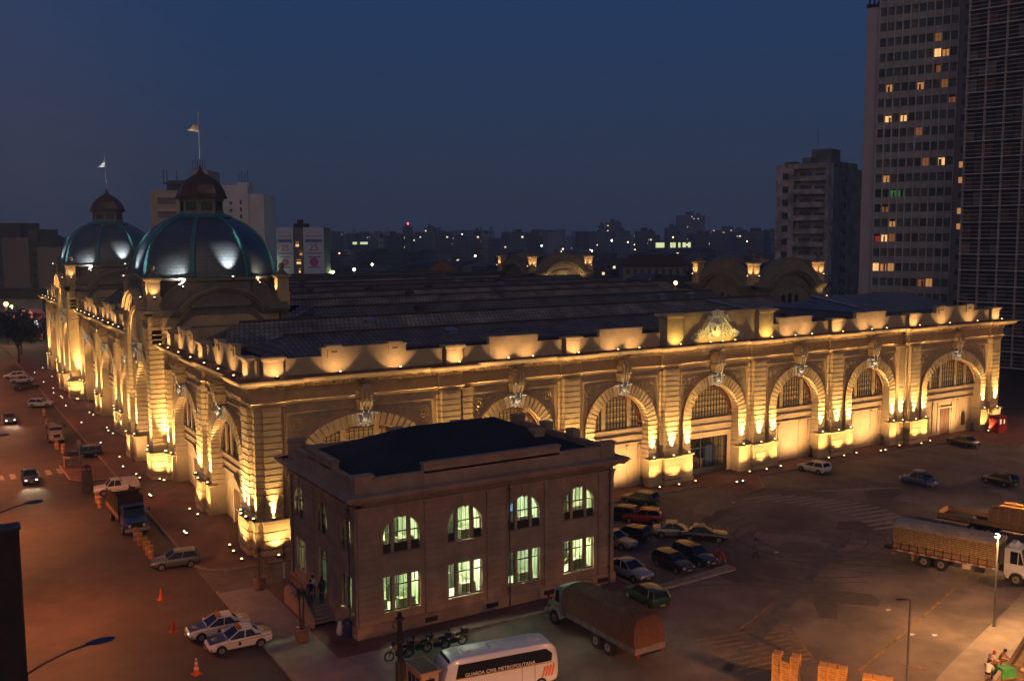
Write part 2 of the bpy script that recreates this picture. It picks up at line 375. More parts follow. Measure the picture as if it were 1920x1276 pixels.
def courses(g, poly, z0, z1, h=.56, joint=.11, inset=.065):
    """stacked rusticated courses of a counter-clockwise plan outline"""
    n = max(1, round((z1-z0)/h)); h = (z1-z0)/n
    inn = off(poly, -inset, True)
    g.prism(inn, z0+.001, z1-.001, 'z')
    for k in range(n): g.prism(poly, z0+k*h+joint/2, z0+(k+1)*h-joint/2, 'z')
def rect(x0, y0, x1, y1): return [(x0, y0), (x1, y0), (x1, y1), (x0, y1)]

hall = thing('market_hall', 'huge cream stone market hall with glowing floodlit arches and two dark tiled domes', 'market hall', (0, 0, 0))
FR = {'front': (Vector((0, 0, 0)), 0.), 'left': (Vector((0, MD, 0)), -math.pi/2), 'right': (Vector((ML, 0, 0)), math.pi/2), 'back': (Vector((ML, MD, 0)), math.pi)}
def fp(side, u, y, z=0.):
    o, r = FR[side]; c, s_ = math.cos(r), math.sin(r)
    return Vector((o.x+u*c-y*s_, o.y+u*s_+y*c, z))
def place(objs, side, u, y=0.):
    o, r = FR[side]
    for q in objs: q.location = fp(side, u, y); q.rotation_euler = (0, 0, r)

def arcpts(h, b, zs, n=28, t0=0., t1=math.pi): return [(h*math.cos(t0+(t1-t0)*i/n), zs+b*math.sin(t0+(t1-t0)*i/n)) for i in range(n+1)]

def make_bay(hi, bi, hA, bA, zs, half, kind='plain', nv=27, wz=6.65, halfL=None, top=13.1):
    objs = []
    hl = halfL if halfL is not None else half
    g = MB()
    g.box(-hl, .95, 0, -hA+.01, 1.2, top); g.box(hA-.01, .95, 0, half, 1.2, top)
    P = arcpts(hA-.02, bA-.02, zs)
    for a, b in zip(P[:-1], P[1:]): g.prism([(b[0], b[1]), (a[0], a[1]), (a[0], top), (b[0], top)], .95, 1.2)
    # raised panel frame and spandrel relief
    tz = zs+bA+.32; fx = hA+.1
    for s in (-1, 1):
        x0, x1 = sorted((s*fx, s*(fx+.14))); g.box(x0, .80, 3.2, x1, .95, tz+.25)
        x0, x1 = sorted((s*(fx+.15), s*(fx+.34))); g.box(x0, .87, 3.2, x1, .95, tz+.43)
    g.box(-fx, .80, tz+.12, fx, .95, tz+.26); g.box(-fx-.15, .87, tz+.27, fx+.15, .95, tz+.43)
    g.m = 1
    for s in (-1, 1):
        cx, cz = s*(hA-.75), zs+bA-.55
        for rr, w in ((.52, .07), (.25, .09)):
            g.tube([(cx+rr*math.cos(t*math.pi/8), .93, cz+rr*math.sin(t*math.pi/8)) for t in range(17)], w, 5)
        for k in range(5):
            x = cx-s*(.9+k*.48*(hA/4.75)); z = cz+.30+k*.045; q = .30-.045*k
            g.tube([(x+q*math.cos(t*math.pi/5), .93, z+q*math.sin(t*math.pi/5)) for t in range(8)], .055, 5)
        for k in range(3):
            x = cx+s*.12; z = cz-.95-k*.5; q = .25-.05*k
            g.tube([(x+q*math.cos(t*math.pi/5), .93, z+q*math.sin(t*math.pi/5)) for t in range(8)], .05, 5)
    objs.append(g.build('bay_wall', [stone2, stone], hall, 30))
    # voussoirs, rusticated jambs
    g = MB()
    t0 = math.asin(min(1, .0))
    for k in range(nv):
        a0 = math.pi*k/nv; a1 = math.pi*(k+1)/nv; e = .13/((hA+bA)/2)
        A = [(hA*math.cos(t), zs+bA*math.sin(t)) for t in (a0+e/2, (a0+a1)/2, a1-e/2)]
        B = [(hi*math.cos(t), zs+bi*math.sin(t)) for t in (a1-e/2, (a0+a1)/2, a0+e/2)]
        g.prism(A+B, .6, 2.0)
    Q0 = arcpts(hA-.05, bA-.05, zs); Q1 = arcpts(hi+.09, bi+.09, zs)
    for i in range(len(Q0)-1): g.prism([Q0[i], Q0[i+1], Q1[i+1], Q1[i]], .70, 1.98)
    for s in (-1, 1):
        x0, x1 = sorted((s*hi, s*hA)); courses(g, rect(x0, .6, x1, 2.0), 3.2, zs)
        g.box(x0+.02, .72, 0, x1-.02, 2.0, 3.2)
    # inner moulding
    Q0 = arcpts(hi+.02, bi+.02, zs); Q1 = arcpts(hi-.14, bi-.14, zs)
    for i in range(len(Q0)-1): g.prism([Q0[i], Q0[i+1], Q1[i+1], Q1[i]], 1.35, 1.55)
    objs.append(g.build('arch_surround', stone, hall))
    # window
    g = MB(); hw, bw = hi-.05, bi-.05
    xe = hw*math.sqrt(max(0, 1-((wz-zs)/bw)**2)) if wz > zs else hw
    def topz(x): return zs+bw*math.sqrt(max(0, 1-(x/hw)**2))
    g.m = 1   # carved rim
    t_s = math.asin(max(-1, min(1, (wz-zs)/bw))) if wz > zs else 0.
    A = arcpts(hw, bw, zs, 24, max(0, t_s), math.pi-max(0, t_s)); Bq = arcpts(hw-.42, bw-.42, zs, 24, max(0, t_s), math.pi-max(0, t_s))
    for i in range(24): g.prism([A[i], A[i+1], Bq[i+1], Bq[i]], 1.72, 1.9)
    for i in range(0, 24):
        x, z = (A[i][0]+Bq[i][0])/2, (A[i][1]+Bq[i][1])/2; g.ball((x, 1.70, z), .10, n=6)
    g.m = 2
    if kind == 'gate': mull = []; ww = .0
    elif hi > 4.5: mull = [-hi*.64, -hi*.28, hi*.28, hi*.64]; ww = .24
    else: mull = [-1.72, 1.72]; ww = .24
    for x in mull: g.box(x-ww, 1.62, wz, x+ww, 1.9, topz(abs(x)+.15)-.05)
    g.m = 0
    xs = [-xe]+sum([[m-ww, m+ww] for m in mull], [])+[xe]
    for a, b in zip(xs[0::2], xs[1::2]):
        nb = max(2, round((b-a)/.44))
        for k in range(nb+1):
            x = a+(b-a)*k/nb; w = .055 if k in (0, nb) else .026
            zt = topz(min(abs(x), hw-.05))-.35
            if zt > wz+.1: g.box(x-w, 1.80, wz, x+w, 1.88, zt)
    z = wz+.06
    k = 0
    while z < zs+bw-.5:
        xx = hw*math.sqrt(max(0, 1-(max(0, z-zs)/bw)**2))-.35
        w = .05 if k == 0 else .028
        g.box(-xx, 1.79, z-w, xx, 1.87, z+w); z += .62; k += 1
    wo = g.build('window', [bars, redwood, stone2], hall)
    g = MB(); PP = arcpts(hw-.1, bw-.1, zs, 24, max(0, t_s), math.pi-max(0, t_s)); g.prism([(xe, wz)]+PP+[(-xe, wz)], 1.90, 1.93)
    pn = g.build('pane', amber, wo)
    objs.append(wo)
    # fill below the window
    g = MB(); hh = hi+.05
    g.box(-hh, 1.5, wz-.16, hh, 2.2, wz); g.box(-hh, 1.72, wz-.75, hh, 2.2, wz-.16); g.box(-hh, 1.55, wz-.95, hh, 2.2, wz-.78)
    g.box(-hh, 1.76, wz-1.6, hh, 2.2, wz-.98); g.box(-hh, 1.6, wz-1.75, hh, 2.2, wz-1.62)
    zt = wz-1.76
    parts = []
    if kind == 'gate':
        g.box(-hh, 1.85, 0, -3.1, 2.2, zt); g.box(3.1, 1.85, 0, hh, 2.2, zt); g.box(-3.1, 1.85, 4.35, 3.1, 2.2, zt)
    elif kind == 'door':
        g.box(-hh, 1.9, 0, -1.05, 2.2, zt); g.box(1.05, 1.9, 0, hh, 2.2, zt); g.box(-1.05, 1.9, 3.75, 1.05, 2.2, zt)
        for x in (-2.6, -1.5, 1.5, 2.6): g.box(x-.17, 1.8, .5, x+.17, 1.9, zt-.25)
        g.box(-1.3, 1.7, 3.75, 1.3, 1.9, 3.95); g.box(-hh, 1.82, 0, -1.05, 1.9, .55); g.box(1.05, 1.82, 0, hh, 1.9, .55)
    elif kind == 'pediment':
        g.box(-hh, 1.9, 0, -1.3, 2.2, zt); g.box(1.3, 1.9, 0, hh, 2.2, zt); g.box(-1.3, 1.9, 3.9, 1.3, 2.2, zt)
        for x in (-1.5, 1.5): g.box(x-.2, 1.7, 0, x+.2, 1.9, 3.9)
        g.box(-2.1, 1.35, 3.9, 2.1, 1.9, 4.1); g.prism([(-2.1, 4.1), (2.1, 4.1), (0, 5.15)], 1.35, 1.9)
        for x in (-3.2, 3.2): g.box(x-.7, 1.84, 1.0, x+.7, 1.9, 3.8)
    else:
        g.box(-hh, 1.9, 0, hh, 2.2, zt)
        for x in (-hi+.25, -1.75, 1.75, hi-.25):
            g.box(x-.16, 1.82, .55, x+.16, 1.9, zt-.22); g.box(x-.24, 1.76, zt-.32, x+.24, 1.9, zt-.2)
        g.box(-hh, 1.8, 0, hh, 1.9, .55)
    lw = g.build('lower_wall', stone2, hall); objs.append(lw)
    if kind == 'gate':
        g = MB()
        for k in range(15): g.box(-3.1+k*.4428-.02, 1.93, .1, -3.1+k*.4428+.02, 1.97, 4.3)
        for z in (.8, 1.8, 3.2): g.box(-3.1, 1.9, z-.04, 3.1, 2.0, z+.04)
        g.box(-3.05, 1.92, .06, 3.05, 1.98, .8)
        for x in (-3.05, -1.0, 1.05, 3.05): g.box(x-.06, 1.88, 0, x+.06, 2.02, 4.35)
        objs.append(g.build('gate', iron, hall))
        g = MB(); g.box(-3.3, 9.0, 0, 3.3, 9.1, 4.5); g.box(-3.3, 2.2, .02, 3.3, 9, .06); g.box(-3.4, 2.2, 0, -3.3, 9.1, 4.5); g.box(3.3, 2.2, 0, 3.4, 9.1, 4.5); g.box(-3.4, 2.2, 4.5, 3.4, 9.1, 4.6)
        g.m = 1
        g.box(-2.9, 3.2, 0, -1.7, 4.4, 2.6); g.box(-1.2, 4.5, 0, -.2, 5.3, 2.9); g.box(.2, 3.8, 0, 1.1, 4.8, 1.4); g.m = 2; g.box(1.3, 3.6, 0, 2.9, 5.2, 2.9)
        objs.append(g.build('entrance_hall', [stone2, mat('crate_wood', (.34, .20, .08), .8, var=.35, scale=5), mat('blue_cloth', (.05, .07, .16), .8)], hall))
    if kind == 'door':
        g = MB(); g.box(-1.02, 2.0, .02, -.02, 2.08, 3.7); g.box(.02, 2.0, .02, 1.02, 2.08, 3.7)
        for x in (-.85, .17):
            for z in (.3, 1.4, 2.5): g.box(x, 1.96, z, x+.68, 2.0, z+.95)
        objs.append(g.build('door', doorwood, hall))
        for s in (-1, 1):
            g = MB(); x = s*3.95
            Q = [(x+.62*math.cos(math.pi*i/10), 2.6+.62*math.sin(math.pi*i/10)) for i in range(11)]
            g.prism([(x+.62, .9)]+Q+[(x-.62, .9)], 1.84, 1.9)
            g.box(x-.95, 1.74, .75, x+.95, 1.9, .9)
            g.m = 1
            Q = [(x+.42*math.cos(math.pi*i/10), 2.55+.42*math.sin(math.pi*i/10)) for i in range(11)]
            g.prism([(x+.42, 1.0)]+Q+[(x-.42, 1.0)], 1.82, 1.838)
            objs.append(g.build('niche_window', [stone2, bars], hall))
    if kind == 'pediment':
        g = MB(); g.box(-1.28, 2.05, .02, -.02, 2.12, 3.88); g.box(.02, 2.05, .02, 1.28, 2.12, 3.88); objs.append(g.build('door', doorwood, hall))
    # keystone: console, mask with wings, capping urn
    g = MB(); zk = zs+bA
    g.prism([(-.5, zk-1.1), (.5, zk-1.1), (.62, zk+.15), (-.62, zk+.15)], .35, .9)
    g.ball((0, .15, zk-.35), .34, 1, .8, 1.2, 10); g.ball((0, -.1, zk-.42), .12, 1, 1, 1, 6)      # mask
    for s in (-1, 1):
        g.tube([(s*.25, .2, zk-.1), (s*.55, .1, zk+.05), (s*.95, .2, zk-.02), (s*1.25, .4, zk-.12)], .13, 6, .05)
        g.tube([(s*.30, .25, zk-.65), (s*.5, .2, zk-.85), (s*.35, .25, zk-1.1), (s*.1, .2, zk-1.15)], .10, 6, .06)
        g.tube([(s*.3, .3, zk-.3), (s*.6, .2, zk-.45), (s*.5, .3, zk-.7)], .09, 6, .05)
        g.tube([(s*.2, .1, zk+.0), (s*.3, 0, zk+.25), (s*.12, 0, zk+.35)], .09, 6, .06)
    g.m = 1
    g.frus(-.55, .1, .55, .95, zk+.28, -.62, -.15, .62, .95, zk+1.1)
    for s in (-1, 0, 1): g.tube([(s*.36, .02, zk+.3), (s*.38, -.12, zk+.7), (s*.36, -.18, zk+1.08)], .08, 5)
    g.box(-.72, -.3, zk+1.1, .72, .95, zk+1.24)
    for k, (w, z0) in enumerate(((.62, 0), (.78, .25), (.74, .55), (.6, .85), (.38, 1.1))):
        g.frus(-w, -.28, w, .85, zk+1.25+z0, -w+.04, -.24, w-.04, .85, zk+1.25+z0+.27)
    for s in (-1, 0, 1):
        for k in range(4): g.ball((s*.42, -.30, zk+1.4+k*.25), .15, n=6)
    objs.append(g.build('keystone', [orn, stone], hall, 40))
    return objs

def dups(objs): return [dup(o, parent=hall) for o in objs]
# --- front bays: two wide end bays, five normal ones (the middle one holds the gate)
b = make_bay(3.6, 3.65, 4.75, 4.8, 6.95, 6.65); place(b, 'front', 40.2)
for u in (66.7, 79.9, 26.9): place(dups(b), 'front', u)
place(make_bay(3.6, 3.65, 4.75, 4.8, 6.95, 6.65, 'gate'), 'front', 53.45)
bw_ = make_bay(5.85, 3.75, 6.9, 4.9, 6.8, 8.75, 'door', 31); place(bw_, 'front', 96.2, -.5); place(dups(bw_), 'front', 10.6, -.5)
# --- left front: (u = MD - y)
bl = make_bay(4.9, 3.7, 6.2, 4.85, 6.9, 8.0, 'pediment', 31); place(bl, 'left', MD-9.9)
for y in (25.5, 122.2, 137.8): place(dups(bl), 'left', MD-y)
bm = make_bay(5.3, 3.7, 6.7, 4.85, 6.9, 8.65, 'plain', 31); place(bm, 'left', MD-56.8)
for y in (73.9, 91.0): place(dups(bm), 'left', MD-y)

# --- pilasters and pedestals
def pilaster_geo(w=1.9, yf=.3, z1=12.7):
    g = MB(); h = w/2
    courses(g, rect(-h, yf, h, .97), 3.2, z1)
    for s in (-1, 1):
        x0, x1 = sorted((s*(h+.001), s*(h+.32))); courses(g, rect(x0, .7, x1, .97), 3.2, z1)
    g.box(-h-.06, yf-.07, z1, h+.06, .97, z1+.13); g.box(-h-.02, yf-.02, z1+.13, h+.02, .97, z1+.3)
    g.box(-.35, yf-.1, z1-.28, .35, yf-.001, z1-.12); g.box(-.42, yf-.13, z1-.13, .42, yf-.07, z1+.0)
    return g
def ped_geo(parts):
    """parts: (u0, u1, yfront, grooved)"""
    g = MB()
    for u0, u1, yf, gr in parts:
        yb = 1.0
        if gr: courses(g, rect(u0, yf, u1, yb), .72, 2.98, .75, .10, .06)
        else: g.box(u0, yf, .66, u1, yb, 3.0)
        g.box(u0-.07, yf-.07, 0, u1+.07, yb, .64)
        g.frus(u0-.04, yf-.04, u1+.04, yb, 2.98, u0-.14, yf-.14, u1+.14, yb, 3.1)
        g.box(u0-.14, yf-.14, 3.1, u1+.14, yb, 3.2)
    return g
pil0 = None
def put_pilaster(side, u, y, jl, jr):
    """jl/jr = (near edge, far edge) of the neighbouring jambs, measured from the pilaster axis"""
    global pil0
    if pil0 is None: pil0 = pilaster_geo().build('pilaster', stone, hall); o = pil0
    else: o = dup(pil0, parent=hall)
    place([o], side, u, y)
    pr = [(-1.15, 1.15, 0., True)]
    if jl: pr.append((-jl[1], -1.30, .34, False))
    if jr: pr.append((1.30, jr[1], .34, False))
    q = ped_geo(pr).build('pedestal', stone, hall); place([q], side, u, y)
for u, y, jl, jr in [(33.55, 0, (1.9, 3.1), (1.9, 3.1)), (46.85, 0, (1.9, 3.1), (1.9, 3.1)), (60.1, 0, (1.9, 3.1), (1.9, 3.1)), (73.3, 0, (1.9, 3.1), (1.9, 3.1)),
                     (19.35, -.5, (1.8, 2.95), None), (87.45, -.5, None, (1.8, 2.95))]:
    put_pilaster('front', u, y, jl, jr)
for u in (21.4, 85.4):
    g = MB(); courses(g, rect(-.55, .3, .55, .97), 3.2, 12.7); g.box(-.6, .25, 12.7, .6, .97, 13.0)
    o = g.build('pilaster', stone, hall); place([o], 'front', u)
    s = 1 if u < 50 else -1
    q = ped_geo([(-.6, .6, .2, True), (min(s*.6, s*1.95), max(s*.6, s*1.95), .34, False)]).build('pedestal', stone, hall); place([q], 'front', u)
for y, a, bb in [(17.75, 3.1, 3.0), (65.35, 3.2, 3.2), (82.45, 3.2, 3.2), (129.9, 3.0, 3.1)]:
    put_pilaster('left', MD-y, 0, (1.7, a), (1.7, bb))
for y, s in [(32.6, 1), (49.0, -1), (98.9, 1), (115.4, -1)]:   # strips beside the domed pavilions
    g = MB(); courses(g, rect(-.62, .3, .62, .97), 3.2, 12.7); o = g.build('pilaster', stone, hall); place([o], 'left', MD-y)
    q = ped_geo([(-.7, .7, .0, True), (min(s*.7, s*1.7), max(s*.7, s*1.7), .34, False)]).build('pedestal', stone, hall); place([q], 'left', MD-y)
# near and far corner piers of the front
def corner(T, name_side):
    g = MB(); g.T = T
    pl = [(.3, 2.9), (.3, 1.0), (.6, 1.0), (.6, .1), (1.3, .1), (1.3, -.2), (2.85, -.2), (2.85, 1.1), (1.4, 1.1), (1.4, 2.9)]
    courses(g, pl, 3.2, 12.7)
    g.prism(off(pl, .06, True), 12.7, 12.82, 'z'); g.prism(off(pl, .02, True), 12.82, 13.02, 'z')
    g.build('corner_pier', stone, hall)
    g = MB(); g.T = T
    pp = off(pl, .3, True)
    courses(g, pp, .72, 2.98, .75, .10, .06); g.prism(off(pp, .07, True), 0, .64, 'z'); g.prism(off(pp, .12, True), 3.02, 3.2, 'z'); g.prism(off(pp, .05, True), 2.96, 3.04, 'z')
    for r_ in (rect(3.17, -.16, 4.9, 1.0), rect(.34, 3.22, 1.0, 5.1)): 
        x0, y0 = r_[0]; x1, y1 = r_[2]; g.box(x0, y0, .66, x1, y1, 3.0); g.box(x0-.05, y0-.05, 0, x1+.05, y1, .64); g.box(x0-.1, y0-.1, 3.0, x1+.1, y1, 3.2)
    g.build('corner_pedestal', stone, hall)
corner(None, 'near')
corner(Matrix.Translation((ML, 0, 0)) @ Matrix.Scale(-1, 4, (1, 0, 0)), 'right')
corner(Matrix.Translation((0, MD, 0)) @ Matrix.Scale(-1, 4, (0, 1, 0)), 'far')

# --- plain right and back walls with shallow blind arches
g = MB()
g.box(ML-1.2, 1, 0, ML-.85, MD-1, 13.1); g.box(1, MD-1.2, 0, ML-1, MD-.85, 13.1)
for k in range(9):
    y = 9.9+k*16
    g.box(ML-.85, y-7.9, .0, ML-.4, y-6.2, 12.9); g.box(ML-.85, y-4, 0, ML-.75, y+4, 6)
for k in range(8): g.box(3+k*13.3, MD-.85, 0, 4.8+k*13.3, MD-.4, 12.9)
g.build('plain_wall', stone, hall)

# --- entablature and cornice
def seq(side_pts): return side_pts
left_near = [(.85, 33.0), (.85, 18.95), (.45, 18.95), (.45, 16.55), (.85, 16.55), (.85, 3.2), (.45, 3.2), (.45, -.05), (3.2, -.05), (3.2, .35)]
fr = [(18.15, .35), (18.15, -.05), (20.55, -.05), (20.55, .85)]
for u in (33.55, 46.85, 60.1, 73.3): fr += [(u-1.2, .85), (u-1.2, .45), (u+1.2, .45), (u+1.2, .85)]
fr += [(86.25, .85), (86.25, -.05), (88.65, -.05), (88.65, .35), (103.6, .35), (103.6, -.05), (ML-.45, -.05), (ML-.45, 3.2), (ML-.85, 3.2), (ML-.85, MD-.85), (1.2, MD-.85)]
midl = [(.85, 99.3)]
for y in (82.45, 65.35): midl += [(.85, y+1.2), (.45, y+1.2), (.45, y-1.2), (.85, y-1.2)]
midl += [(.85, 48.3)]
farl = [(1.2, MD-.45), (.45, MD-.45), (.45, MD-3.2), (.85, MD-3.2), (.85, 131.1), (.45, 131.1), (.45, 128.7), (.85, 128.7), (.85, 114.9)]
PATHS = [left_near+fr, midl, farl]
CP = [(-.5, 13.02), (.06, 13.02), (.06, 13.14), (.16, 13.16), (.16, 13.3), (.24, 13.36), (.02, 13.4), (.02, 14.42), (.10, 14.48), (.12, 14.74), (.55, 14.80), (.58, 14.93), (1.15, 14.97), (1.2, 15.12), (1.36, 15.22), (1.42, 15.40), (-1.2, 15.40), (-1.2, 13.02)]
for P in PATHS:
    g = MB(); sweep(g, P, CP); g.m = 1; sweep(g, P, [(1.30, 15.401), (1.30, 15.415), (-1.1, 15.415), (-1.1, 15.401)])
    g.build('cornice', [stone2, ledge], hall)
g = MB()
for P in PATHS:
    for a, b_ in zip(P[:-1], P[1:]):
        d = Vector((b_[0]-a[0], b_[1]-a[1])); ln = d.length
        if ln < 1.9 or a[0] > 104.5 and d.x == 0 or a[1] > 140: continue
        d.normalize(); nrm = Vector((d.y, -d.x)); n = int(ln/.3)
        for k in range(n):
            c = Vector(a)+d*(.15+k*ln/n); q = [c-d*.09+nrm*.10, c+d*.09+nrm*.10, c+d*.09+nrm*.30, c-d*.09+nrm*.30]
            g.prism([(p.x, p.y) for p in q], 14.50, 14.70, 'z')
        n = max(1, int(ln/1.25))
        for k in range(n):
            c = Vector(a)+d*((k+.5)*ln/n); q = [c-d*.28+nrm*.56, c+d*.28+nrm*.56, c+d*.28+nrm*1.08, c-d*.28+nrm*1.08]
            g.prism([(p.x, p.y) for p in q], 14.80, 14.965, 'z')
g.build('dentils', stone2, hall)

# --- parapet
def parapet(side, u0, u1, c, hw, y, blocks=False, high=17.65):
    g = MB()
    g.box(u0, y, 15.4, u1, y+.42, 16.75); g.box(u0, y-.05, 16.75, u1, y+.47, 16.9)
    g.box(c-hw, y-.03, 15.42, c+hw, y+.45, high-.14); g.box(c-hw-.06, y-.1, high-.14, c+hw+.06, y+.52, high)
    if blocks:
        for x in (c-hw+1.15, c+hw-1.15):
            g.box(x-.62, y-.12, high-.9, x+.62, y+.5, high+.02); g.box(x-.72, y-.18, high+.02, x+.72, y+.58, high+.16)
            g.m = 1; g.box(x-.28, y-.135, high-.45, x+.28, y-.121, high-.32); g.m = 0
    o = g.build('parapet', [stone2, bars], hall); place([o], side, 0); return o
pier0 = None
def pier(side, u, y=.62, w=1.75):
    global pier0
    if pier0 is None:
        g = MB(); h = w/2
        g.box(-h-.06, -.06, 15.4, h+.06, .9, 15.55); g.box(-h, 0, 15.55, h, .84, 16.72); g.frus(-h, 0, h, .84, 16.72, -h-.22, -.22, h+.22, 1.0, 16.98); g.box(-h-.24, -.24, 16.98, h+.24, 1.0, 17.14)
        pier0 = g.build('parapet_pier', stone2, hall); o = pier0
    else: o = dup(pier0, parent=hall)
    place([o], side, u, y)
PI_F = [2.55, 20.2, 33.9, 73.2, 87.8, 106.1-.6]
for u in PI_F[1:]: pier('front', u)
pier('front', 2.6); pier('left', MD-2.3); pier('left', MD-17.75); pier('left', MD-31.7)
parapet('front', 3.3, 19.1, 11.2, 4.1, 1.0, True); parapet('front', 21.2, 32.8, 27.0, 2.8, 1.0); parapet('front', 34.9, 45.6, 40.3, 2.8, 1.0)
parapet('front', 61.9, 72.2, 66.4, 2.8, 1.0); parapet('front', 74.2, 86.8, 79.9, 2.8, 1.0); parapet('front', 88.8, 104.6, 97.0, 4.1, 1.0, True)
parapet('left', MD-16.7, MD-3.3, MD-9.9, 3.6, 1.0, True); parapet('left', MD-30.8, MD-18.7, MD-25.3, 3.3, 1.0, True)
for a, b2 in ((50.2, 64.4), (66.3, 81.5), (83.4, 97.8)): parapet('left', MD-b2, MD-a, MD-(a+b2)/2, 3.6, 1.0, True)
for y in (65.35, 82.45, 49.8, 98.2, 116, 129.9, 145): pier('left', MD-y)
for a, b2 in ((117, 129), (131, 144)): parapet('left', MD-b2, MD-a, MD-(a+b2)/2, 3.3, 1.0, True)
g = MB(); g.box(ML-1.5, 2, 15.4, ML-1.1, MD-2, 16.9); g.box(2, MD-1.5, 15.4, ML-2, MD-1.1, 16.9); g.box(1.1, 1.1, 15.4, 1.6, 2.2, 16.9); g.build('parapet', stone2, hall)
# central attic with the crest
g = MB(); y = .95
g.box(48.6, y, 15.4, 60.0, y+.9, 18.55); g.box(48.2, y-.12, 18.55, 60.4, y+1, 18.68); g.box(48.0, y-.22, 18.68, 60.6, y+1.1, 18.84)
for x in (46.3, 60.0):
    g.box(x, y-.35, 15.4, x+2.3, y+1.1, 18.3); g.frus(x, y-.35, x+2.3, y+1.1, 18.3, x-.25, y-.6, x+2.55, y+1.3, 18.6); g.box(x-.42, y-.75, 18.6, x+2.72, y+1.4, 18.85)
    g.box(x-.08, y-.43, 15.4, x+2.38, y+1.1, 15.62)
for x0, x1 in ((48.6, 48.8), (59.8, 60.0)): g.box(x0, y-.1, 15.5, x1, y-.001, 18.5)
g.build('attic', stone2, hall)
g = MB(); cx = 53.5; yy = .62
g.prism([(cx+px, 16+pz) for px, pz in [(0, 0), (.45, .15), (.8, .55), (.95, 1.1), (.95, 1.7), (.75, 2.0), (.35, 2.1), (0, 2.25), (-.35, 2.1), (-.75, 2.0), (-.95, 1.7), (-.95, 1.1), (-.8, .55), (-.45, .15)]], yy-.1, yy+.3)
def spiral(x, z, r, turns, s, w, y0=.5):
    return [(x+s*r*(1-t/16*.85)*math.cos(t/16*turns*2*math.pi), y0, z+r*(1-t/16*.85)*math.sin(t/16*turns*2*math.pi)) for t in range(17)]
for k in range(5):   # mural crown
    g.box(cx-.85+k*.36, yy-.25, 18.3, cx-.60+k*.36, yy+.2, 18.98+(.12 if k == 2 else 0))
g.box(cx-.95, yy-.2, 18.15, cx+.95, yy+.25, 18.35)
for s in (-1, 1):
    for x, z, r, t in ((1.25, 17.7, .5, 1.3), (1.55, 16.9, .5, 1.4), (2.2, 16.45, .45, 1.3), (2.9, 16.2, .4, 1.4), (3.6, 15.98, .3, 1.2), (.9, 16.1, .45, 1.2), (1.2, 18.15, .32, 1.2)):
        g.tube(spiral(cx+s*x, z, r, t, s, .1), .13, 5, .07)
    g.tube([(cx+s*.9, yy-.1, 18.2), (cx+s*1.5, yy-.15, 17.5), (cx+s*1.9, yy-.1, 16.9), (cx+s*2.7, yy-.1, 16.45), (cx+s*3.9, yy, 15.8)], .2, 6, .08)
    for k in range(7): g.ball((cx+s*(1.5+k*.36), yy-.12, 17.05-k*.17+(.18 if k % 2 else 0)), .2-.012*k, n=6)
    g.ball((cx+s*.45, yy-.25, 16.9), .22, n=6); g.ball((cx+s*.4, yy-.25, 17.5), .18, n=6)
g.ball((cx, yy-.2, 17.3), .35, 1, .6, 1.2, 8)
g.build('crest', orn, hall, 40)

# --- hall roofs: parallel tiled gables
def gable(g, x0, x1, y, half, z0, z1, hipl=0., hipr=0.):
    vs = [(x0, y-half, z0), (x1, y-half, z0), (x1, y+half, z0), (x0, y+half, z0), (x0+hipl, y, z1), (x1-hipr, y, z1)]
    g.add(vs, [(0, 1, 5, 4), (2, 3, 4, 5), (3, 0, 4), (1, 2, 5), (0, 3, 2, 1)])
    g.m = 1; g.tube([(x0+hipl, y, z1+.02), (x1-hipr, y, z1+.02)], .2, 5); g.box(x0, y-half-.5, z0-.3, x1, y-half+.35, z0+.32); g.m = 0
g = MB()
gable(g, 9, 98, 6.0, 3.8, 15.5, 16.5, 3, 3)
g2 = MB()
ridges = [(14.2, 5.5, 76, 17.6), (26.0, 4.5, 90, 18.1), (38.6, 17.5, 90, 18.4), (52.0, 17.5, 90, 18.6), (66, 3.5, 103, 18.7), (80, 3.5, 103, 18.8), (94, 3.5, 103, 18.8), (107, 17.5, 90, 18.8), (121, 4, 90, 18.8), (135, 4, 90, 18.8)]
for i_, (y, x0, x1, z) in enumerate(ridges):
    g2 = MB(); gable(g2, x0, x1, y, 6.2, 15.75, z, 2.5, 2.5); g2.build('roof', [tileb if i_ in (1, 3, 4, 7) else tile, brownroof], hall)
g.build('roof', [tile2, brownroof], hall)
g = MB(); g.box(1.4, 1.6, 15.2, ML-1.4, MD-1.4, 15.55); g.build('flat_roof', mat('roof_felt', (.03, .028, .03), .9), hall)
g = MB(); g.add([(84, 4.5, 17.0), (104, 4.5, 17.0), (104, 22, 17.0), (84, 22, 17.0), (86.5, 13, 18.9), (102, 13, 18.9)], [(0, 1, 5, 4), (2, 3, 4, 5), (3, 0, 4), (1, 2, 5)])
g.box(84.2, 4.7, 15.5, 103.8, 21.8, 16.99)
g.build('metal_roof', metalroof, hall)
g = MB()
zinc = mat('zinc', (.22, .25, .30), .4, metal=.4)
for a, b2 in [((70.5, 10.5, 17.4), (66.5, 16.5, 18.8)), ((81.5, 4.2, 17.9), (78.6, 9.6, 19.2))]:
    g = MB(); g.tube([a, b2], .2, 4); g.build('roof_gutter', zinc, hall)
for q in ((78, 110.8, 17.5, 94, 113.2, 19.4), (52, 110.8, 17.5, 68, 113.2, 19.4), (28, 119, 17.5, 44, 121.5, 19.4), (30, 138, 17, 36, 140, 18.9), (44, 139, 17, 54, 141, 18.9), (62, 139, 17, 70, 141, 18.7)):
    g = MB(); g.box(*q); g.build('roof_monitor', mat('dark_zinc', (.05, .055, .06), .6), hall)
random.seed(17)
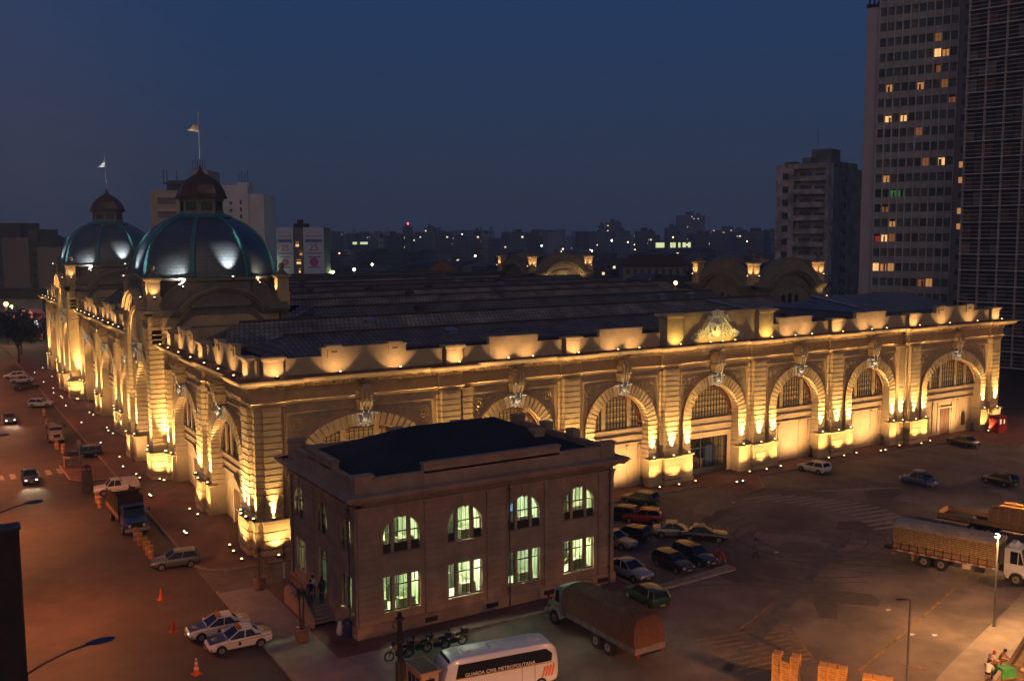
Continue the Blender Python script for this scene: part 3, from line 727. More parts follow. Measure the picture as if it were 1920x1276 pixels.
for k in range(16):
    y, x0, x1, z = random.choice(ridges[:7]); x = random.uniform(x0+6, x1-6); g = MB(); g.box(x-.5, y-2.2, z-1.4, x+.5, y-1.2, z-.25); g.frus(x-.65, y-2.35, x+.65, y-1.05, z-.25, x-.1, y-1.75, x+.1, y-1.65, z+.1); g.build('roof_vent', zinc if k % 2 else brownroof, hall)
# --- pavilions with arched gables
def gable_face(g, w, thick=1.1, low=15.4, windows=False, dent=True):
    """local: u 0..w, y=0 face; arc centre at (w/2, 15.4)"""
    c = w/2; zc = 15.4; k = w/15.0; R0 = 7.7*k
    # wall with curved top
    a0 = math.asin(min(1, (19.75-zc)/R0)); pts = [(c+R0*math.cos(a0+(math.pi-2*a0)*i/24), zc+R0*math.sin(a0+(math.pi-2*a0)*i/24)) for i in range(25)]
    g.prism([(0, low), (w, low), (w, 19.75)]+pts+[(0, 19.75)], .02, thick)
    # curved cornice running into level ends
    def band(Ra, Rb, y0, zf):
        Rc = (Ra+Rb)/2; aa = math.asin((zf-zc)/Rc)
        P0 = [(c+Ra*math.cos(aa+(math.pi-2*aa)*i/24), zc+Ra*math.sin(aa+(math.pi-2*aa)*i/24)) for i in range(25)]
        P1 = [(c+Rb*math.cos(aa+(math.pi-2*aa)*i/24), zc+Rb*math.sin(aa+(math.pi-2*aa)*i/24)) for i in range(25)]
        for i in range(24): g.prism([P0[i], P0[i+1], P1[i+1], P1[i]], y0, .03)
        h = (Rb-Ra)/2; xe = Rc*math.cos(aa)
        g.box(y0, y0, zf-h, c-xe+.1, .03, zf+h); g.box(c+xe-.1, y0, zf-h, w-y0, .03, zf+h)
    band(5.85*k, 6.15*k, -1.0, 19.15); band(5.55*k, 5.85*k, -.72, 18.85); band(5.3*k, 5.55*k, -.35, 18.58)
    # archivolts
    for Ra, Rb, y0 in ((3.7, 4.05, -.12), (4.05, 4.2, -.22)):
        P0 = arcpts(Ra*k*1.35, Ra*k, zc, 24); P1 = arcpts(Rb*k*1.33, Rb*k, zc, 24)
        for i in range(24): g.prism([(c+P0[i][0], P0[i][1]), (c+P0[i+1][0], P0[i+1][1]), (c+P1[i+1][0], P1[i+1][1]), (c+P1[i][0], P1[i][1])], y0, .03)
    if dent:
        aa = math.asin((18.75-zc)/(5.7*k))
        for i in range(34):
            t = aa+(math.pi-2*aa)*(i+.5)/34; x, z = c+5.62*k*math.cos(t), zc+5.62*k*math.sin(t); d = .13
            ct, st = math.cos(t), math.sin(t)
            q = [(x+d*st-.14*ct, z-d*ct-.14*st), (x-d*st-.14*ct, z+d*ct-.14*st), (x-d*st+.14*ct, z+d*ct+.14*st), (x+d*st+.14*ct, z-d*ct+.14*st)]
            g.prism(q, -.64, -.36)
    if windows:
        g.m = 1
        for dx, hh in ((-1.5, 17.2), (0, 17.5), (1.5, 17.2)):
            Q = [(c+dx+.42*math.cos(math.pi*i/8), hh+.42*math.sin(math.pi*i/8)) for i in range(9)]
            g.prism([(c+dx+.42, 16.0)]+Q+[(c+dx-.42, 16.0)], -.03, .019)
        g.m = 0
    # strip along the top of the arc
    P0 = arcpts(R0, R0, zc, 28, a0, math.pi-a0); P1 = arcpts(R0+.16, R0+.16, zc, 28, a0, math.pi-a0)
    for i in range(28): g.prism([(c+P0[i][0], P0[i][1]), (c+P0[i+1][0], P0[i+1][1]), (c+P1[i+1][0], P1[i+1][1]), (c+P1[i][0], P1[i][1])], -.12, thick+.08)
def finial_geo():
    g = MB(); g.T = Matrix.Translation((0, 0, 19.2)) @ Matrix.Diagonal((.84, .84, .98, 1)) @ Matrix.Translation((0, 0, -19.2)); g.box(-.88, -.88, 19.2, .88, .88, 20.6); g.box(-.98, -.98, 20.55, .98, .98, 20.8); g.box(-.8, -.8, 20.8, .8, .8, 22.5)
    for a, b in ((-.55, -.83), (-.55, .8)): g.box(-.5, b if b < 0 else .8, 21.0, .5, b+.03, 22.3)
    g.frus(-.8, -.8, .8, .8, 22.5, -1.05, -1.05, 1.05, 1.05, 22.8); g.box(-1.12, -1.12, 22.8, 1.12, 1.12, 22.98)
    g.m = 1
    g.lathe([(1.05, 22.98), (.85, 23.2), (.55, 23.4), (.36, 23.6), (.28, 23.7)], 12); g.ball((0, 0, 24.05), .46, n=12)
    return g
fin0 = None
def finial(x, y):
    global fin0
    if fin0 is None: fin0 = finial_geo().build('corner_finial', [stone, mat('weathered_stone', (.16, .13, .10), .85)], hall, 35); o = fin0
    else: o = dup(fin0, parent=hall)
    o.location = (x, y, 0)
PAV = {'near': (-.9, 33.2, 14.9, 48.1), 'far': (-.9, 99.5, 14.9, 114.4), 'rear_near': (ML-14.9, 33.2, ML+.9, 48.1), 'rear_far': (ML-14.9, 99.5, ML+.9, 114.4)}
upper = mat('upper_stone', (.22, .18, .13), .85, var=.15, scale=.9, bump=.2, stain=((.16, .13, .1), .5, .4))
for nm, (x0, y0, x1, y1) in PAV.items():
    win = nm.startswith('rear')
    for side, (lx, ly, rz, w) in {'f': (x0, y0, 0, x1-x0), 'b': (x1, y1, math.pi, x1-x0), 'l': (x0, y1, -math.pi/2, y1-y0), 'r': (x1, y0, math.pi/2, y1-y0)}.items():
        g = MB(); gable_face(g, w, windows=win)
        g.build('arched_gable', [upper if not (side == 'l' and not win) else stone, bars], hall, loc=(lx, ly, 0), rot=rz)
    g = MB(); g.box(x0+.9, y0+.9, 15, x1-.9, y1-.9, 19.6)
    cx, cy = (x0+x1)/2, (y0+y1)/2
    # crossing barrel vaults behind the gables
    for i in range(16):
        t0 = math.pi*(.19+.62*i/16); t1 = math.pi*(.19+.62*(i+1)/16); r = 7.2
        p0 = (r*math.cos(t0)*1.02, 15.4+r*math.sin(t0)); p1 = (r*math.cos(t1)*1.02, 15.4+r*math.sin(t1))
        g.prism([(cx+p0[0], 15.5), (cx+p1[0], 15.5), (cx+p1[0], p1[1]), (cx+p0[0], p0[1])][::-1], y0+.5, y1-.5, 'y')
        g.prism([(cy+p0[0], 15.5), (cy+p1[0], 15.5), (cy+p1[0], p1[1]-.02), (cy+p0[0], p0[1]-.02)][::-1], x0+.5, x1-.5, 'x')
    g.build('vault_roof', mat('dark_roof', (.035, .03, .03), .8), hall)
    for fx, fy in ((x0+.5, y0+.9), (x1-.4, y0+.9), (x0+.5, y1-.9), (x1-.4, y1-.9)): finial(fx, fy)
# street fronts of the domed pavilions
def pav_front(yc):
    g = MB(); w = 14.9
    # local u 0..w, y=0 at x=-.9
    for u0, u1 in ((.0, 2.0), (w-2.0, w)): courses(g, rect(u0, -.35, u1, 1.2), 3.2, 17.1)
    for u0, u1 in ((2.0, 2.9), (w-2.9, w-2.0)): courses(g, rect(u0, .1, u1, 1.2), 3.2, 17.1)
    for u0, u1 in ((-.1, 3.0), (w-3.0, w+.1)):
        g.box(u0, -.45, 17.1, u1, 1.2, 17.25); g.box(u0, -.4, 17.25, u1, 1.2, 17.45); g.box(u0, -.36, 17.45, u1, .02, 18.4)
    c = w/2; hA, hi, zs, bA, bi = 4.7, 3.4, 8.6, 5.6, 4.3
    P = arcpts(hA, bA, zs)
    for a, b in zip(P[:-1], P[1:]): g.prism([(c+b[0], b[1]), (c+a[0], a[1]), (c+a[0], 15.5), (c+b[0], 15.5)], .3, 1.2)
    g.build('pavilion_front', stone, hall, loc=(-.9, yc+w/2, 0), rot=-math.pi/2)
    g = MB()
    nv = 29
    for k in range(nv):
        a0 = math.pi*k/nv; a1 = math.pi*(k+1)/nv; e = .012
        A = [(c+hA*math.cos(t), zs+bA*math.sin(t)) for t in (a0+e, (a0+a1)/2, a1-e)]; B = [(c+hi*math.cos(t), zs+bi*math.sin(t)) for t in (a1-e, (a0+a1)/2, a0+e)]
        g.prism(A+B, .1, 1.6)
    Q0 = arcpts(hA-.05, bA-.05, zs); Q1 = arcpts(hi+.06, bi+.06, zs)
    for i in range(28): g.prism([(c+Q0[i][0], Q0[i][1]), (c+Q0[i+1][0], Q0[i+1][1]), (c+Q1[i+1][0], Q1[i+1][1]), (c+Q1[i][0], Q1[i][1])], .17, 1.58)
    for s in (-1, 1):
        x0, x1 = sorted((c+s*hi, c+s*hA)); courses(g, rect(x0, .1, x1, 1.6), 0, zs)
    g.build('arch_surround', stone, hall, loc=(-.9, yc+w/2, 0), rot=-math.pi/2)
    g = MB(); hw = hi-.03
    g.m = 1
    g.box(c-hw, 1.35, 0, c+hw, 1.8, 6.6); g.box(c-hw, 1.2, 6.4, c+hw, 1.8, 6.65); g.m = 2; g.box(c-1.3, 1.3, 0, c+1.3, 1.349, 4.2)
    g.m = 1
    for x in (-1.1, 1.1): g.box(c+x-.18, 1.2, 6.65, c+x+.18, 1.5, zs+bi*.9)
    g.m = 0
    for k in range(17): g.box(c-hw+k*.42, 1.4, 6.65, c-hw+k*.42+.05, 1.46, zs+bi*math.sqrt(max(0, 1-((k*.42-hw)/hw)**2)))
    for k in range(9): g.box(c-hw+.1, 1.41, 6.65+k*.65, c+hw-.1, 1.45, 6.7+k*.65) if 6.65+k*.65 < zs else g.box(c-hw*math.sqrt(1-((6.65+k*.65-zs)/bi)**2)+.05, 1.41, 6.65+k*.65, c+hw*math.sqrt(1-((6.65+k*.65-zs)/bi)**2)-.05, 1.45, 6.7+k*.65)
    wo = g.build('window', [bars, stone2, doorwood], hall, loc=(-.9, yc+w/2, 0), rot=-math.pi/2)
    g = MB(); PP = arcpts(hw, bi, zs); g.prism([(c+hw, 6.65)]+[(c+a, b) for a, b in PP]+[(c-hw, 6.65)], 1.47, 1.5); g.build('pane', amber, wo)
    g = MB()
    for u0, u1, yf in ((-.3, 2.3, -.65), (w-2.3, w+.3, -.65), (2.3, 3.2+1.2, -.25), (w-4.4, w-2.3, -.25)):
        if yf < -.5: courses(g, rect(u0, yf, u1, 1.0), .72, 2.98, .75, .10, .06)
        else: g.box(u0, yf, .66, u1, 1.0, 3.0)
        g.box(u0-.07, yf-.07, 0, u1+.07, 1.0, .64); g.box(u0-.13, yf-.13, 3.0, u1+.13, 1.0, 3.2)
    g.build('pedestal', stone, hall, loc=(-.9, yc+w/2, 0), rot=-math.pi/2)
    # sides of the projecting body
    for ys, s in ((yc-w/2, 1), (yc+w/2, -1)):
        g = MB(); yA, yB = sorted((ys, ys+s*1.0)); courses(g, rect(.31, yA, 2.6, yB), 3.2, 17.1); yA, yB = sorted((ys-.04*s, ys+s*1.0))
        g.box(.32, yA, 17.1, 3.5, yB, 17.3); g.box(.3, ys if s > 0 else ys-.9, 17.3, 14, ys+.9 if s > 0 else ys, 18.5); g.box(2, ys if s > 0 else ys-.5, 12, 14.9, ys+.5 if s > 0 else ys, 17.1)
        g.build('pavilion_side', stone, hall)
    g = MB(); zk = 14.2
    g.prism([(c-.55, zk-1.4), (c+.55, zk-1.4), (c+.7, zk+.9), (c-.7, zk+.9)], -.45, .3)
    g.ball((c, -.55, zk-.2), .5, 1, .7, 1.3, 10)
    for s in (-1, 1):
        g.tube([(c+s*.3, -.5, zk+.1), (c+s*.8, -.6, zk+.4), (c+s*1.4, -.4, zk+.1), (c+s*1.9, -.1, zk-.3)], .2, 6, .08); g.tube([(c+s*.4, -.5, zk-.7), (c+s*.7, -.5, zk-1.1), (c+s*.3, -.5, zk-1.5)], .15, 6, .08)
    for k in range(5): g.ball((c-.6+k*.3, -.55, zk+.9), .25, n=6)
    g.build('keystone', orn, hall, 40, loc=(-.9, yc+w/2, 0), rot=-math.pi/2)
pav_front(40.65); pav_front(106.95)

# --- domes
def scale_mat():
    m = brickmat('dome_tiles', (.075, .083, .082), (.062, .07, .074), (.035, .04, .045), .55, .40, .03, .30, 'xz', .25, 0)
    b = m.node_tree.nodes['Principled BSDF']; b.inputs['Specular IOR Level'].default_value = .9
    return m
dometile = scale_mat()
def dome(cx, cy):
    c = (cx, cy, 0); prof = []
    for i in range(15):
        t = i/14*1.18; prof.append((8.25*math.cos(t)**.92, 22.9+7.35*math.sin(t)))
    prof.append((3.05, 30.0))
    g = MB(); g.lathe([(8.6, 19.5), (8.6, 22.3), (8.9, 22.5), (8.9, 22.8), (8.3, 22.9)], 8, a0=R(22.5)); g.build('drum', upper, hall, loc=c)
    g = MB(); vs = []; fs = []; n = 8; sub = 4
    # facetted shell, each panel slightly bowed
    m = n*sub
    for r, z in prof:
        for k in range(n):
            a0 = R(22.5+45*k); a1 = R(22.5+45*(k+1))
            p0 = Vector((r*math.cos(a0), r*math.sin(a0))); p1 = Vector((r*math.cos(a1), r*math.sin(a1)))
            for j in range(sub):
                p = p0.lerp(p1, j/sub); bow = 1+.045*math.sin(math.pi*j/sub); vs.append((p.x*bow, p.y*bow, z))
    for q in range(len(prof)-1):
        for i in range(m): j = (i+1) % m; fs.append((q*m+i, q*m+j, (q+1)*m+j, (q+1)*m+i))
    g.add(vs, fs); o = g.build('dome', dometile, hall, 28, loc=c)
    for k in range(8):
        a = R(22.5+45*k); g = MB()
        rr = MB()
        pts = []
        for dr, w in ((.22, .24), (.22, -.24), (-.1, -.34), (-.1, .34)):
            for r, z in prof:
                q = (r+dr); pts.append((q*math.cos(a)-w*math.sin(a)*(.55+.45*r/8.25), q*math.sin(a)+w*math.cos(a)*(.55+.45*r/8.25), z+(.1 if dr > 0 else -.05)))
        L_ = len(prof); fs = []
        for e in range(4):
            for i in range(L_-1): fs.append((e*L_+i, e*L_+i+1, ((e+1) % 4)*L_+i+1, ((e+1) % 4)*L_+i))
        fs.append((0, L_, 2*L_, 3*L_)); fs.append((L_-1, 2*L_-1, 3*L_-1, 4*L_-1))
        g.add(pts, fs); g.build('rib', teal, o, 30)
    g = MB(); g.lathe([(3.3, 29.55), (3.45, 29.8), (3.1, 30.05), (2.9, 30.2)], 24); g.build('crown_ring', teal, hall, 40, loc=c)
    g = MB(); g.lathe([(2.62, 30.1), (2.62, 30.5), (2.5, 30.5), (2.5, 31.7), (2.62, 31.7), (2.62, 31.95), (3.0, 32.0), (3.0, 32.08)], 8, a0=R(22.5))
    g.m = 1
    for k in range(8):
        a = R(45*k)
        for j in range(9):
            w = -.62+j*.155; rr = 2.5*math.cos(R(22.5))+.03
            x, y = rr*math.cos(a)-w*math.sin(a), rr*math.sin(a)+w*math.cos(a); g.box(x-.03, y-.03, 30.6, x+.03, y+.03, 31.6)
    lan = g.build('lantern', [mat('grey_paint', (.20, .20, .17), .7), bars], hall, loc=c)
    g = MB(); g.lathe([(3.05, 32.08), (3.1, 32.15), (2.95, 32.35), (2.75, 33.0), (2.35, 33.7), (1.75, 34.3), (1.05, 34.75), (.45, 35.1), (.2, 35.5), (.12, 35.9), (.05, 36.1)], 8, a0=R(22.5)); g.build('cupola_roof', brownroof, lan)
    g = MB(); g.lathe([(.22, 35.9), (.25, 36.05), (.1, 36.2)], 8); g.tube([(0, 0, 36.1), (0, 0, 42.3)], .07, 6, .045); g.ball((0, 0, 42.35), .11, n=8); g.build('flagpole', mat('pole_paint', (.3, .3, .32), .5), lan, loc=(0, 0, 0))
dome(7.0, 40.65); dome(7.0, 106.95)
def flag(x, y, z, pts, m, label):
    g = MB(); n = 8; rows = []
    vs = []; fs = []
    for i in range(n+1):
        t = i/n
        for (sx, sz, ex, ez) in pts: vs.append((-(sx+(ex-sx)*t), .14*math.sin(t*6+sz), sz+(ez-sz)*t))
    k = len(pts)
    for i in range(n):
        for j in range(k-1): fs.append((i*k+j, i*k+j+1, (i+1)*k+j+1, (i+1)*k+j))
    g.add(vs, fs); o = g.build('flag', m, loc=(x, y, z), smooth=60); o.rotation_euler = (0, 0, R(-35))
    so = o.modifiers.new('thick', 'SOLIDIFY'); so.thickness = .02
    tag(o, label, 'flag', 'flags on the domes')
flag(7.0, 40.65, 40.0, [(0, .0, 1.35, .15), (0, .45, 1.45, .4), (0, 1.0, .9, .8)], mat('yellow_red_flag', (.55, .35, .2), .8, var=.5, scale=3), 'small yellowish flag on the tall pole of the nearer dome')
flag(7.0, 106.95, 39.9, [(0, .0, 1.7, -.1), (0, .9, .9, .3), (0, 1.9, .15, .5)], mat('white_flag', (.8, .8, .8), .8, emit=(.8, .85, 1), es=0), 'white triangular looking flag above the farther dome')
# ================================================================ FLOODLIGHTS
WARM = (1, .65, .27); PEACH = (1, .64, .33); WHITE = (1, .93, .80); COOL = (.92, .97, 1)
KP, KG, KC, KD, KF = 13500, 2600, 140, 900, 900
_lens = {}
def flood(pos, aim, power, cone, color, label, group, blend=.9, kind='warm', size=1., rad=.08, wash=None):
    t = thing('floodlight', label, 'floodlight', pos, 0, group)
    if 'body' not in _lens:
        g = MB(); g.frus(-.14, -.12, .14, .12, 0, -.19, -.16, .19, .16, .16); g.box(-.2, -.17, .16, .2, .17, .19); g.box(-.05, -.3, -.04, .05, .3, 0)
        _lens['body'] = g.build('housing', iron); b = _lens['body']; b.parent = t
        for k, m in (('warm', lens_m), ('white', lensw_m)):
            g = MB(); g.lathe([(.15, .19), (.14, .25), (.08, .30), (.01, .32)], 10); _lens[k] = g.build('lens', m); 
        first = True
    else: b = _lens['body'].copy(); COL.objects.link(b); b.parent = t
    ln = _lens[kind]
    if ln.parent is None: l = ln; l.parent = t
    else: l = ln.copy(); COL.objects.link(l); l.parent = t
    l.scale = (size*.8, size*.8, .9)
    ld = bpy.data.lights.new('lamp_light', 'SPOT'); ld.energy = power; ld.color = color; ld.spot_size = R(cone); ld.spot_blend = blend; ld.shadow_soft_size = rad
    lo = bpy.data.objects.new('lamp_light', ld); COL.objects.link(lo); lo.parent = t
    lo.location = (0, 0, .36); d = Vector(aim)-Vector(pos)-Vector((0, 0, .36)); lo.rotation_mode = 'QUATERNION'; lo.rotation_quaternion = d.to_track_quat('-Z', 'Y')
    if wash:  # extra wide light hidden in the lamp, added to brighten the walls
        w2 = ld.copy(); w2.energy = wash[0]; w2.spot_size = R(wash[1]); w2.spot_blend = 1.; w2.color = wash[3]; wo = bpy.data.objects.new('lamp_light', w2); COL.objects.link(wo); wo.parent = t
        wo.location = (0, 0, .36); d = Vector(wash[2])-Vector(pos); wo.rotation_mode = 'QUATERNION'; wo.rotation_quaternion = d.to_track_quat('-Z', 'Y')
    return t
ORD = ['first', 'second', 'third', 'fourth', 'fifth', 'sixth', 'seventh', 'eighth', 'ninth', 'tenth', 'eleventh', 'twelfth', 'thirteenth', 'fourteenth', 'fifteenth', 'sixteenth', 'seventeenth', 'eighteenth', 'nineteenth', 'twentieth', 'twenty-first', 'twenty-second', 'twenty-third', 'twenty-fourth', 'twenty-fifth', 'twenty-sixth', 'twenty-seventh', 'twenty-eighth', 'twenty-ninth', 'thirtieth']
SD = {'front': 'on the long front, counted from the near corner', 'left': 'on the street front, counted from the near corner'}
def fl(side, u, y, z, au, ay, az, *a, **k):
    return flood(fp(side, u, y, z), fp(side, au, ay, az), *a, **k)
# pedestal-top lamps in front of every pilaster and jamb
def ped_lamps(side, us, us_y, first=1):
    pass
i = 0
for n, (u, y, js) in enumerate([(1.95, -.2, [3.9]), (19.35, -.5, [-2.4]), (21.4, 0, [1.35]), (33.55, 0, [-2.5, 2.5]), (46.85, 0, [-2.5, 2.5]), (60.1, 0, [-2.5, 2.5]), (73.3, 0, [-2.5, 2.5]), (85.4, 0, [-1.35]), (87.45, -.5, [2.4]), (105.0, -.5, [-2.4])]):
    fl('front', u, y-.08, 3.2, u, y+.9, 12, KP, 38, WARM, '%s pilaster floodlight up on the pedestals %s' % (ORD[n], SD['front']), 'floodlights on the pedestals')
    for j in js:
        i += 1
        uj = u+j if n else 4.4
        fl('front', uj, y+.24, 3.2, uj, y+1.3, 12, KP*.9, 38, WARM, '%s arch-foot floodlight up on the pedestals %s' % (ORD[i-1], SD['front']), 'floodlights on the pedestals')
flood((.0, 1.4, 3.2), (.9, 1.4, 12), KP, 38, WARM, 'floodlight on the near corner pedestal facing the street', 'floodlights on the pedestals')
flood((.36, .35, 3.2), (1.2, .9, 12), KP*.6, 40, WARM, 'floodlight in the notch of the near corner pedestal', 'floodlights on the pedestals')
i = 0
for n, (y, js) in enumerate([(2.6, [1.2]), (17.75, [-2.4, 2.3]), (32.6, [-1.35]), (49.0, [1.35]), (65.35, [-2.5, 2.5]), (82.45, [-2.5, 2.5]), (98.9, [-1.35]), (115.4, [1.35]), (129.9, [-2.4, 2.4]), (145.3, [-1.2])]):
    fl('left', MD-y, -.08, 3.2, MD-y, .9, 12, KP, 38, WARM, '%s pilaster floodlight up on the pedestals %s' % (ORD[n], SD['left']), 'floodlights on the pedestals')
    for j in js:
        i += 1
        fl('left', MD-(y+j), .24, 3.2, MD-(y+j), 1.3, 12, KP*.9, 38, WARM, '%s arch-foot floodlight up on the pedestals %s' % (ORD[i-1], SD['left']), 'floodlights on the pedestals')
for nm, yc in (('nearer', 40.65), ('farther', 106.95)):
    for s, w in ((-1, 'near'), (1, 'far')):
        y = yc+s*6.5
        flood((-1.75, y, 3.2), (-.9, y, 15), KP*1.2, 40, WARM, 'floodlight on the %s street pedestal of the %s domed pavilion' % (w, nm), 'floodlights on the pedestals')
        flood((-1.2, yc+s*4.1, 3.2), (-.4, yc+s*4.1, 15), KP, 38, WARM, 'floodlight at the %s arch foot of the %s domed pavilion' % (w, nm), 'floodlights on the pedestals')
    flood((.0, yc-8.15, 3.2), (.0, yc-7.3, 15), KP*1.2, 40, WARM, 'bright floodlight on the side pedestal of the %s domed pavilion' % nm, 'floodlights on the pedestals')
# lamps on the pavement at the foot of the pedestals
n = 0
for u, y in [(2.0, -.2), (4.1, .2), (17.2, -.3), (19.35, -.5), (23.6, .2), (31.0, .2), (33.55, 0), (36.1, .2), (44.3, .2), (46.85, 0), (49.4, .2), (57.6, .2), (60.1, 0), (62.6, .2), (70.8, .2), (73.3, 0), (75.8, .2), (84.0, .2), (87.45, -.5), (89.8, -.1), (102.4, -.1), (105.0, -.5)]:
    fl('front', u, y-1.0, KH, u, y+.4, 12.0, KG*.5, 112, WARM, '%s floodlight on the pavement along the long front, counted from the near corner' % ORD[n], 'floodlights at the pedestal feet', size=.9); n += 1
n = 0
for y, d in [(-.5, 0), (2.0, 0), (3.9, .2), (15.3, .2), (17.75, 0), (32.2, .1), (51.0, .1), (62.9, .2), (65.35, 0), (67.8, .2), (80.0, .2), (82.45, 0), (98.0, .2), (117, .1), (129.9, 0), (145.5, 0)]:
    fl('left', MD-y, d-1.0, KH, MD-y, d+.4, 12.0, KG*.5, 112, WARM, '%s floodlight on the pavement along the street front, counted from the near corner' % ORD[n], 'floodlights at the pedestal feet', size=.9); n += 1
for nm, yc in (('nearer', 40.65), ('farther', 106.95)):
    for dy, w in ((-6.6, 'near'), (-4.6, 'second'), (6.0, 'far')):
        flood((-2.7, yc+dy, KH), (-1.3, yc+dy, 12), KG*.6, 112, WARM, '%s floodlight on the pavement before the %s domed pavilion' % (w, nm), 'floodlights at the pedestal feet', size=.9)
    flood((-.6, yc-9.3, KH), (-.6, yc-7.8, 12.0), KG*.7, 112, WARM, 'floodlight on the pavement at the side of the %s domed pavilion' % nm, 'floodlights at the pedestal feet', size=1.2)
# white and amber pairs farther out that pick out the keystones
for n, (u, y) in enumerate([(10.6, -1.7), (26.9, -1.6), (40.2, -1.6), (53.45, -3.6), (66.7, -1.6), (79.9, -1.6), (96.2, -2.0)]):
    fl('front', u+.35, y, KH, u, .4, 12.0, 4200, 15, WHITE, 'white floodlight on the pavement aimed at the %s keystone of the long front' % ORD[n], 'keystone floodlights', blend=.6, kind='white', size=.8, wash=(3600, 150, fp('front', u, 1.5, 8.), PEACH))
    if n in (3, 5): fl('front', u-.55, y, KH, u, 1.9, 5.0, 260, 70, PEACH, 'amber floodlight beside the white one under the %s arch of the long front' % ORD[n], 'keystone floodlights')
for n, y in enumerate([9.9, 25.5, 40.65, 56.8, 73.9, 91.0, 106.95, 122.2, 137.8]):
    fl('left', MD-y-.25, -3.3, KH, MD-y, .4, 12.2, 5200, 16, WHITE, 'white floodlight on the pavement aimed at the %s keystone of the street front' % ORD[n], 'keystone floodlights', blend=.6, kind='white', size=.8, wash=(3600, 150, fp('left', MD-y, 1.5, 8.), PEACH))
    if n in (0, 1): fl('left', MD-y+.35, -3.25, KH, MD-y, 1.9, 5.0, 200, 70, PEACH, 'amber floodlight beside the white one under the %s arch of the street front' % ORD[n], 'keystone floodlights')
# cornice lamps washing the parapet
CZ = 15.42
n = 0
for u in [2.6, 8.3, 14.1, 20.2, 25.6, 28.4, 33.9, 38.9, 41.7, 47.4, 51.7, 53.5, 55.4, 61.2, 65.0, 67.8, 73.2, 78.5, 81.3, 87.8, 94.0, 100.0, 105.5]:
    pw = KC*(1.25 if u in (47.4, 61.2) else 1.)
    fl('front', u, -.35, CZ, u, 1.0, 16.75, pw, 112, PEACH if not 47 < u < 62 else (1, .72, .22), '%s cornice floodlight along the long front, counted from the near corner' % ORD[n], 'floodlights on the cornice', blend=.2, size=.85); n += 1
n = 0
for y in [2.4, 7.4, 12.4, 17.75, 22.9, 27.8, 31.7, 53, 57.3, 61.5, 65.35, 70, 73.9, 78, 82.45, 87, 91, 95, 117.5, 120.5, 125.5, 129.9, 135.0, 140, 145]:
    fl('left', MD-y, -.35, CZ, MD-y, 1.0, 16.75, KC, 112, PEACH, '%s cornice floodlight along the street front, counted from the near corner' % ORD[n], 'floodlights on the cornice', blend=.2, size=.85); n += 1
# roof finials
PN = {'near': 'nearer domed pavilion', 'far': 'farther domed pavilion', 'rear_near': 'right hand rear pavilion', 'rear_far': 'distant rear pavilion'}
for nm, (x0, y0, x1, y1) in PAV.items():
    for (fx, fy), w in (((x0+.5, y0+.9), 'front left'), ((x1-.4, y0+.9), 'front right'), ((x0+.5, y1-.9), 'back left')):
        if nm in ('near', 'far') and w == 'front right':
            flood((fx-1.5, fy+.2, 20.9), (fx, fy, 22.2), KF*.22, 100, PEACH, 'floodlight at the left side of the %s finial of the %s' % (w, PN[nm]), 'floodlights at the roof finials', size=.6); continue
        flood((fx-.1, fy-1.35, 20.6), (fx, fy, 22.6), KF*.16, 90, PEACH, 'floodlight before the %s finial of the %s' % (w, PN[nm]), 'floodlights at the roof finials', size=.9)
        if w == 'back left' and nm in ('near', 'far'): continue
        flood((fx-1.35, fy, 20.6), (fx, fy, 22.6), KF*.16, 90, PEACH, 'floodlight left of the %s finial of the %s' % (w, PN[nm]), 'floodlights at the roof finials', size=.8)
# white floods on the domes
for nm, yc in (('nearer', 40.65), ('farther', 106.95)):
    flood((7.9, yc-9.4, 22.75), (7.8, yc-7.3, 25.6), 6500, 56, COOL, 'white floodlight behind the front gable aimed at the %s dome' % nm, 'dome floodlights', kind='white', blend=1.)
    flood((2.6, yc-8.1, 21.7), (1.6, yc-5.4, 25.2), 3200, 90, COOL, 'white floodlight near the front left finial aimed at the %s dome' % nm, 'dome floodlights', kind='white', size=.7, blend=1.)
    flood((-2.4, yc-.6, 22.8), (-.8, yc-.4, 25.4), 4500, 70, COOL, 'white floodlight behind the street gable aimed at the %s dome' % nm, 'dome floodlights', kind='white', size=.7, blend=1.)
    flood((11.4, yc-8.1, 21.9), (12.4, yc-5.4, 25.2), 900, 90, (1, .86, .62), 'dim floodlight near the front right finial aimed at the %s dome' % nm, 'dome floodlights', size=.6, blend=1.)
# lit arch of the distant rear pavilion
for k, w in ((3.5, 'left'), (7.9, 'middle'), (12.3, 'right')):
    flood((ML-14.9+k, 98.0, 17.0), (ML-14.9+k, 99.4, 20.5), 420, 120, WARM, '%s floodlight under the front gable of the distant rear pavilion' % w, 'gable floodlights')
flood((ML+.2, 31.8, 17.0), (ML+.2, 33.0, 19.2), 160, 110, WARM, 'floodlight under the right eave of the right hand rear pavilion', 'gable floodlights')
# ================================================================ ANNEX BUILDING
annexst = mat('annex_plaster', (.42, .27, .17), .85, var=.16, scale=1, bump=.3, stain=((.26, .17, .11), .45, .6))
clear = bpy.data.materials.new('window_glass'); clear.use_nodes = True; _n = clear.node_tree
for q in list(_n.nodes): _n.nodes.remove(q)
_o = _n.nodes.new('ShaderNodeOutputMaterial'); _mx = _n.nodes.new('ShaderNodeMixShader'); _mx.inputs[0].default_value = .08
_t = _n.nodes.new('ShaderNodeBsdfTransparent'); _t.inputs[0].default_value = (.9, .95, .88, 1); _g = _n.nodes.new('ShaderNodeBsdfGlossy'); _g.inputs['Roughness'].default_value = .05
_n.links.new(_t.outputs[0], _mx.inputs[1]); _n.links.new(_g.outputs[0], _mx.inputs[2]); _n.links.new(_mx.outputs[0], _o.inputs[0])
AX0, AX1, AY0, AY1 = 1.1, 22.6, -21.1, -7.6
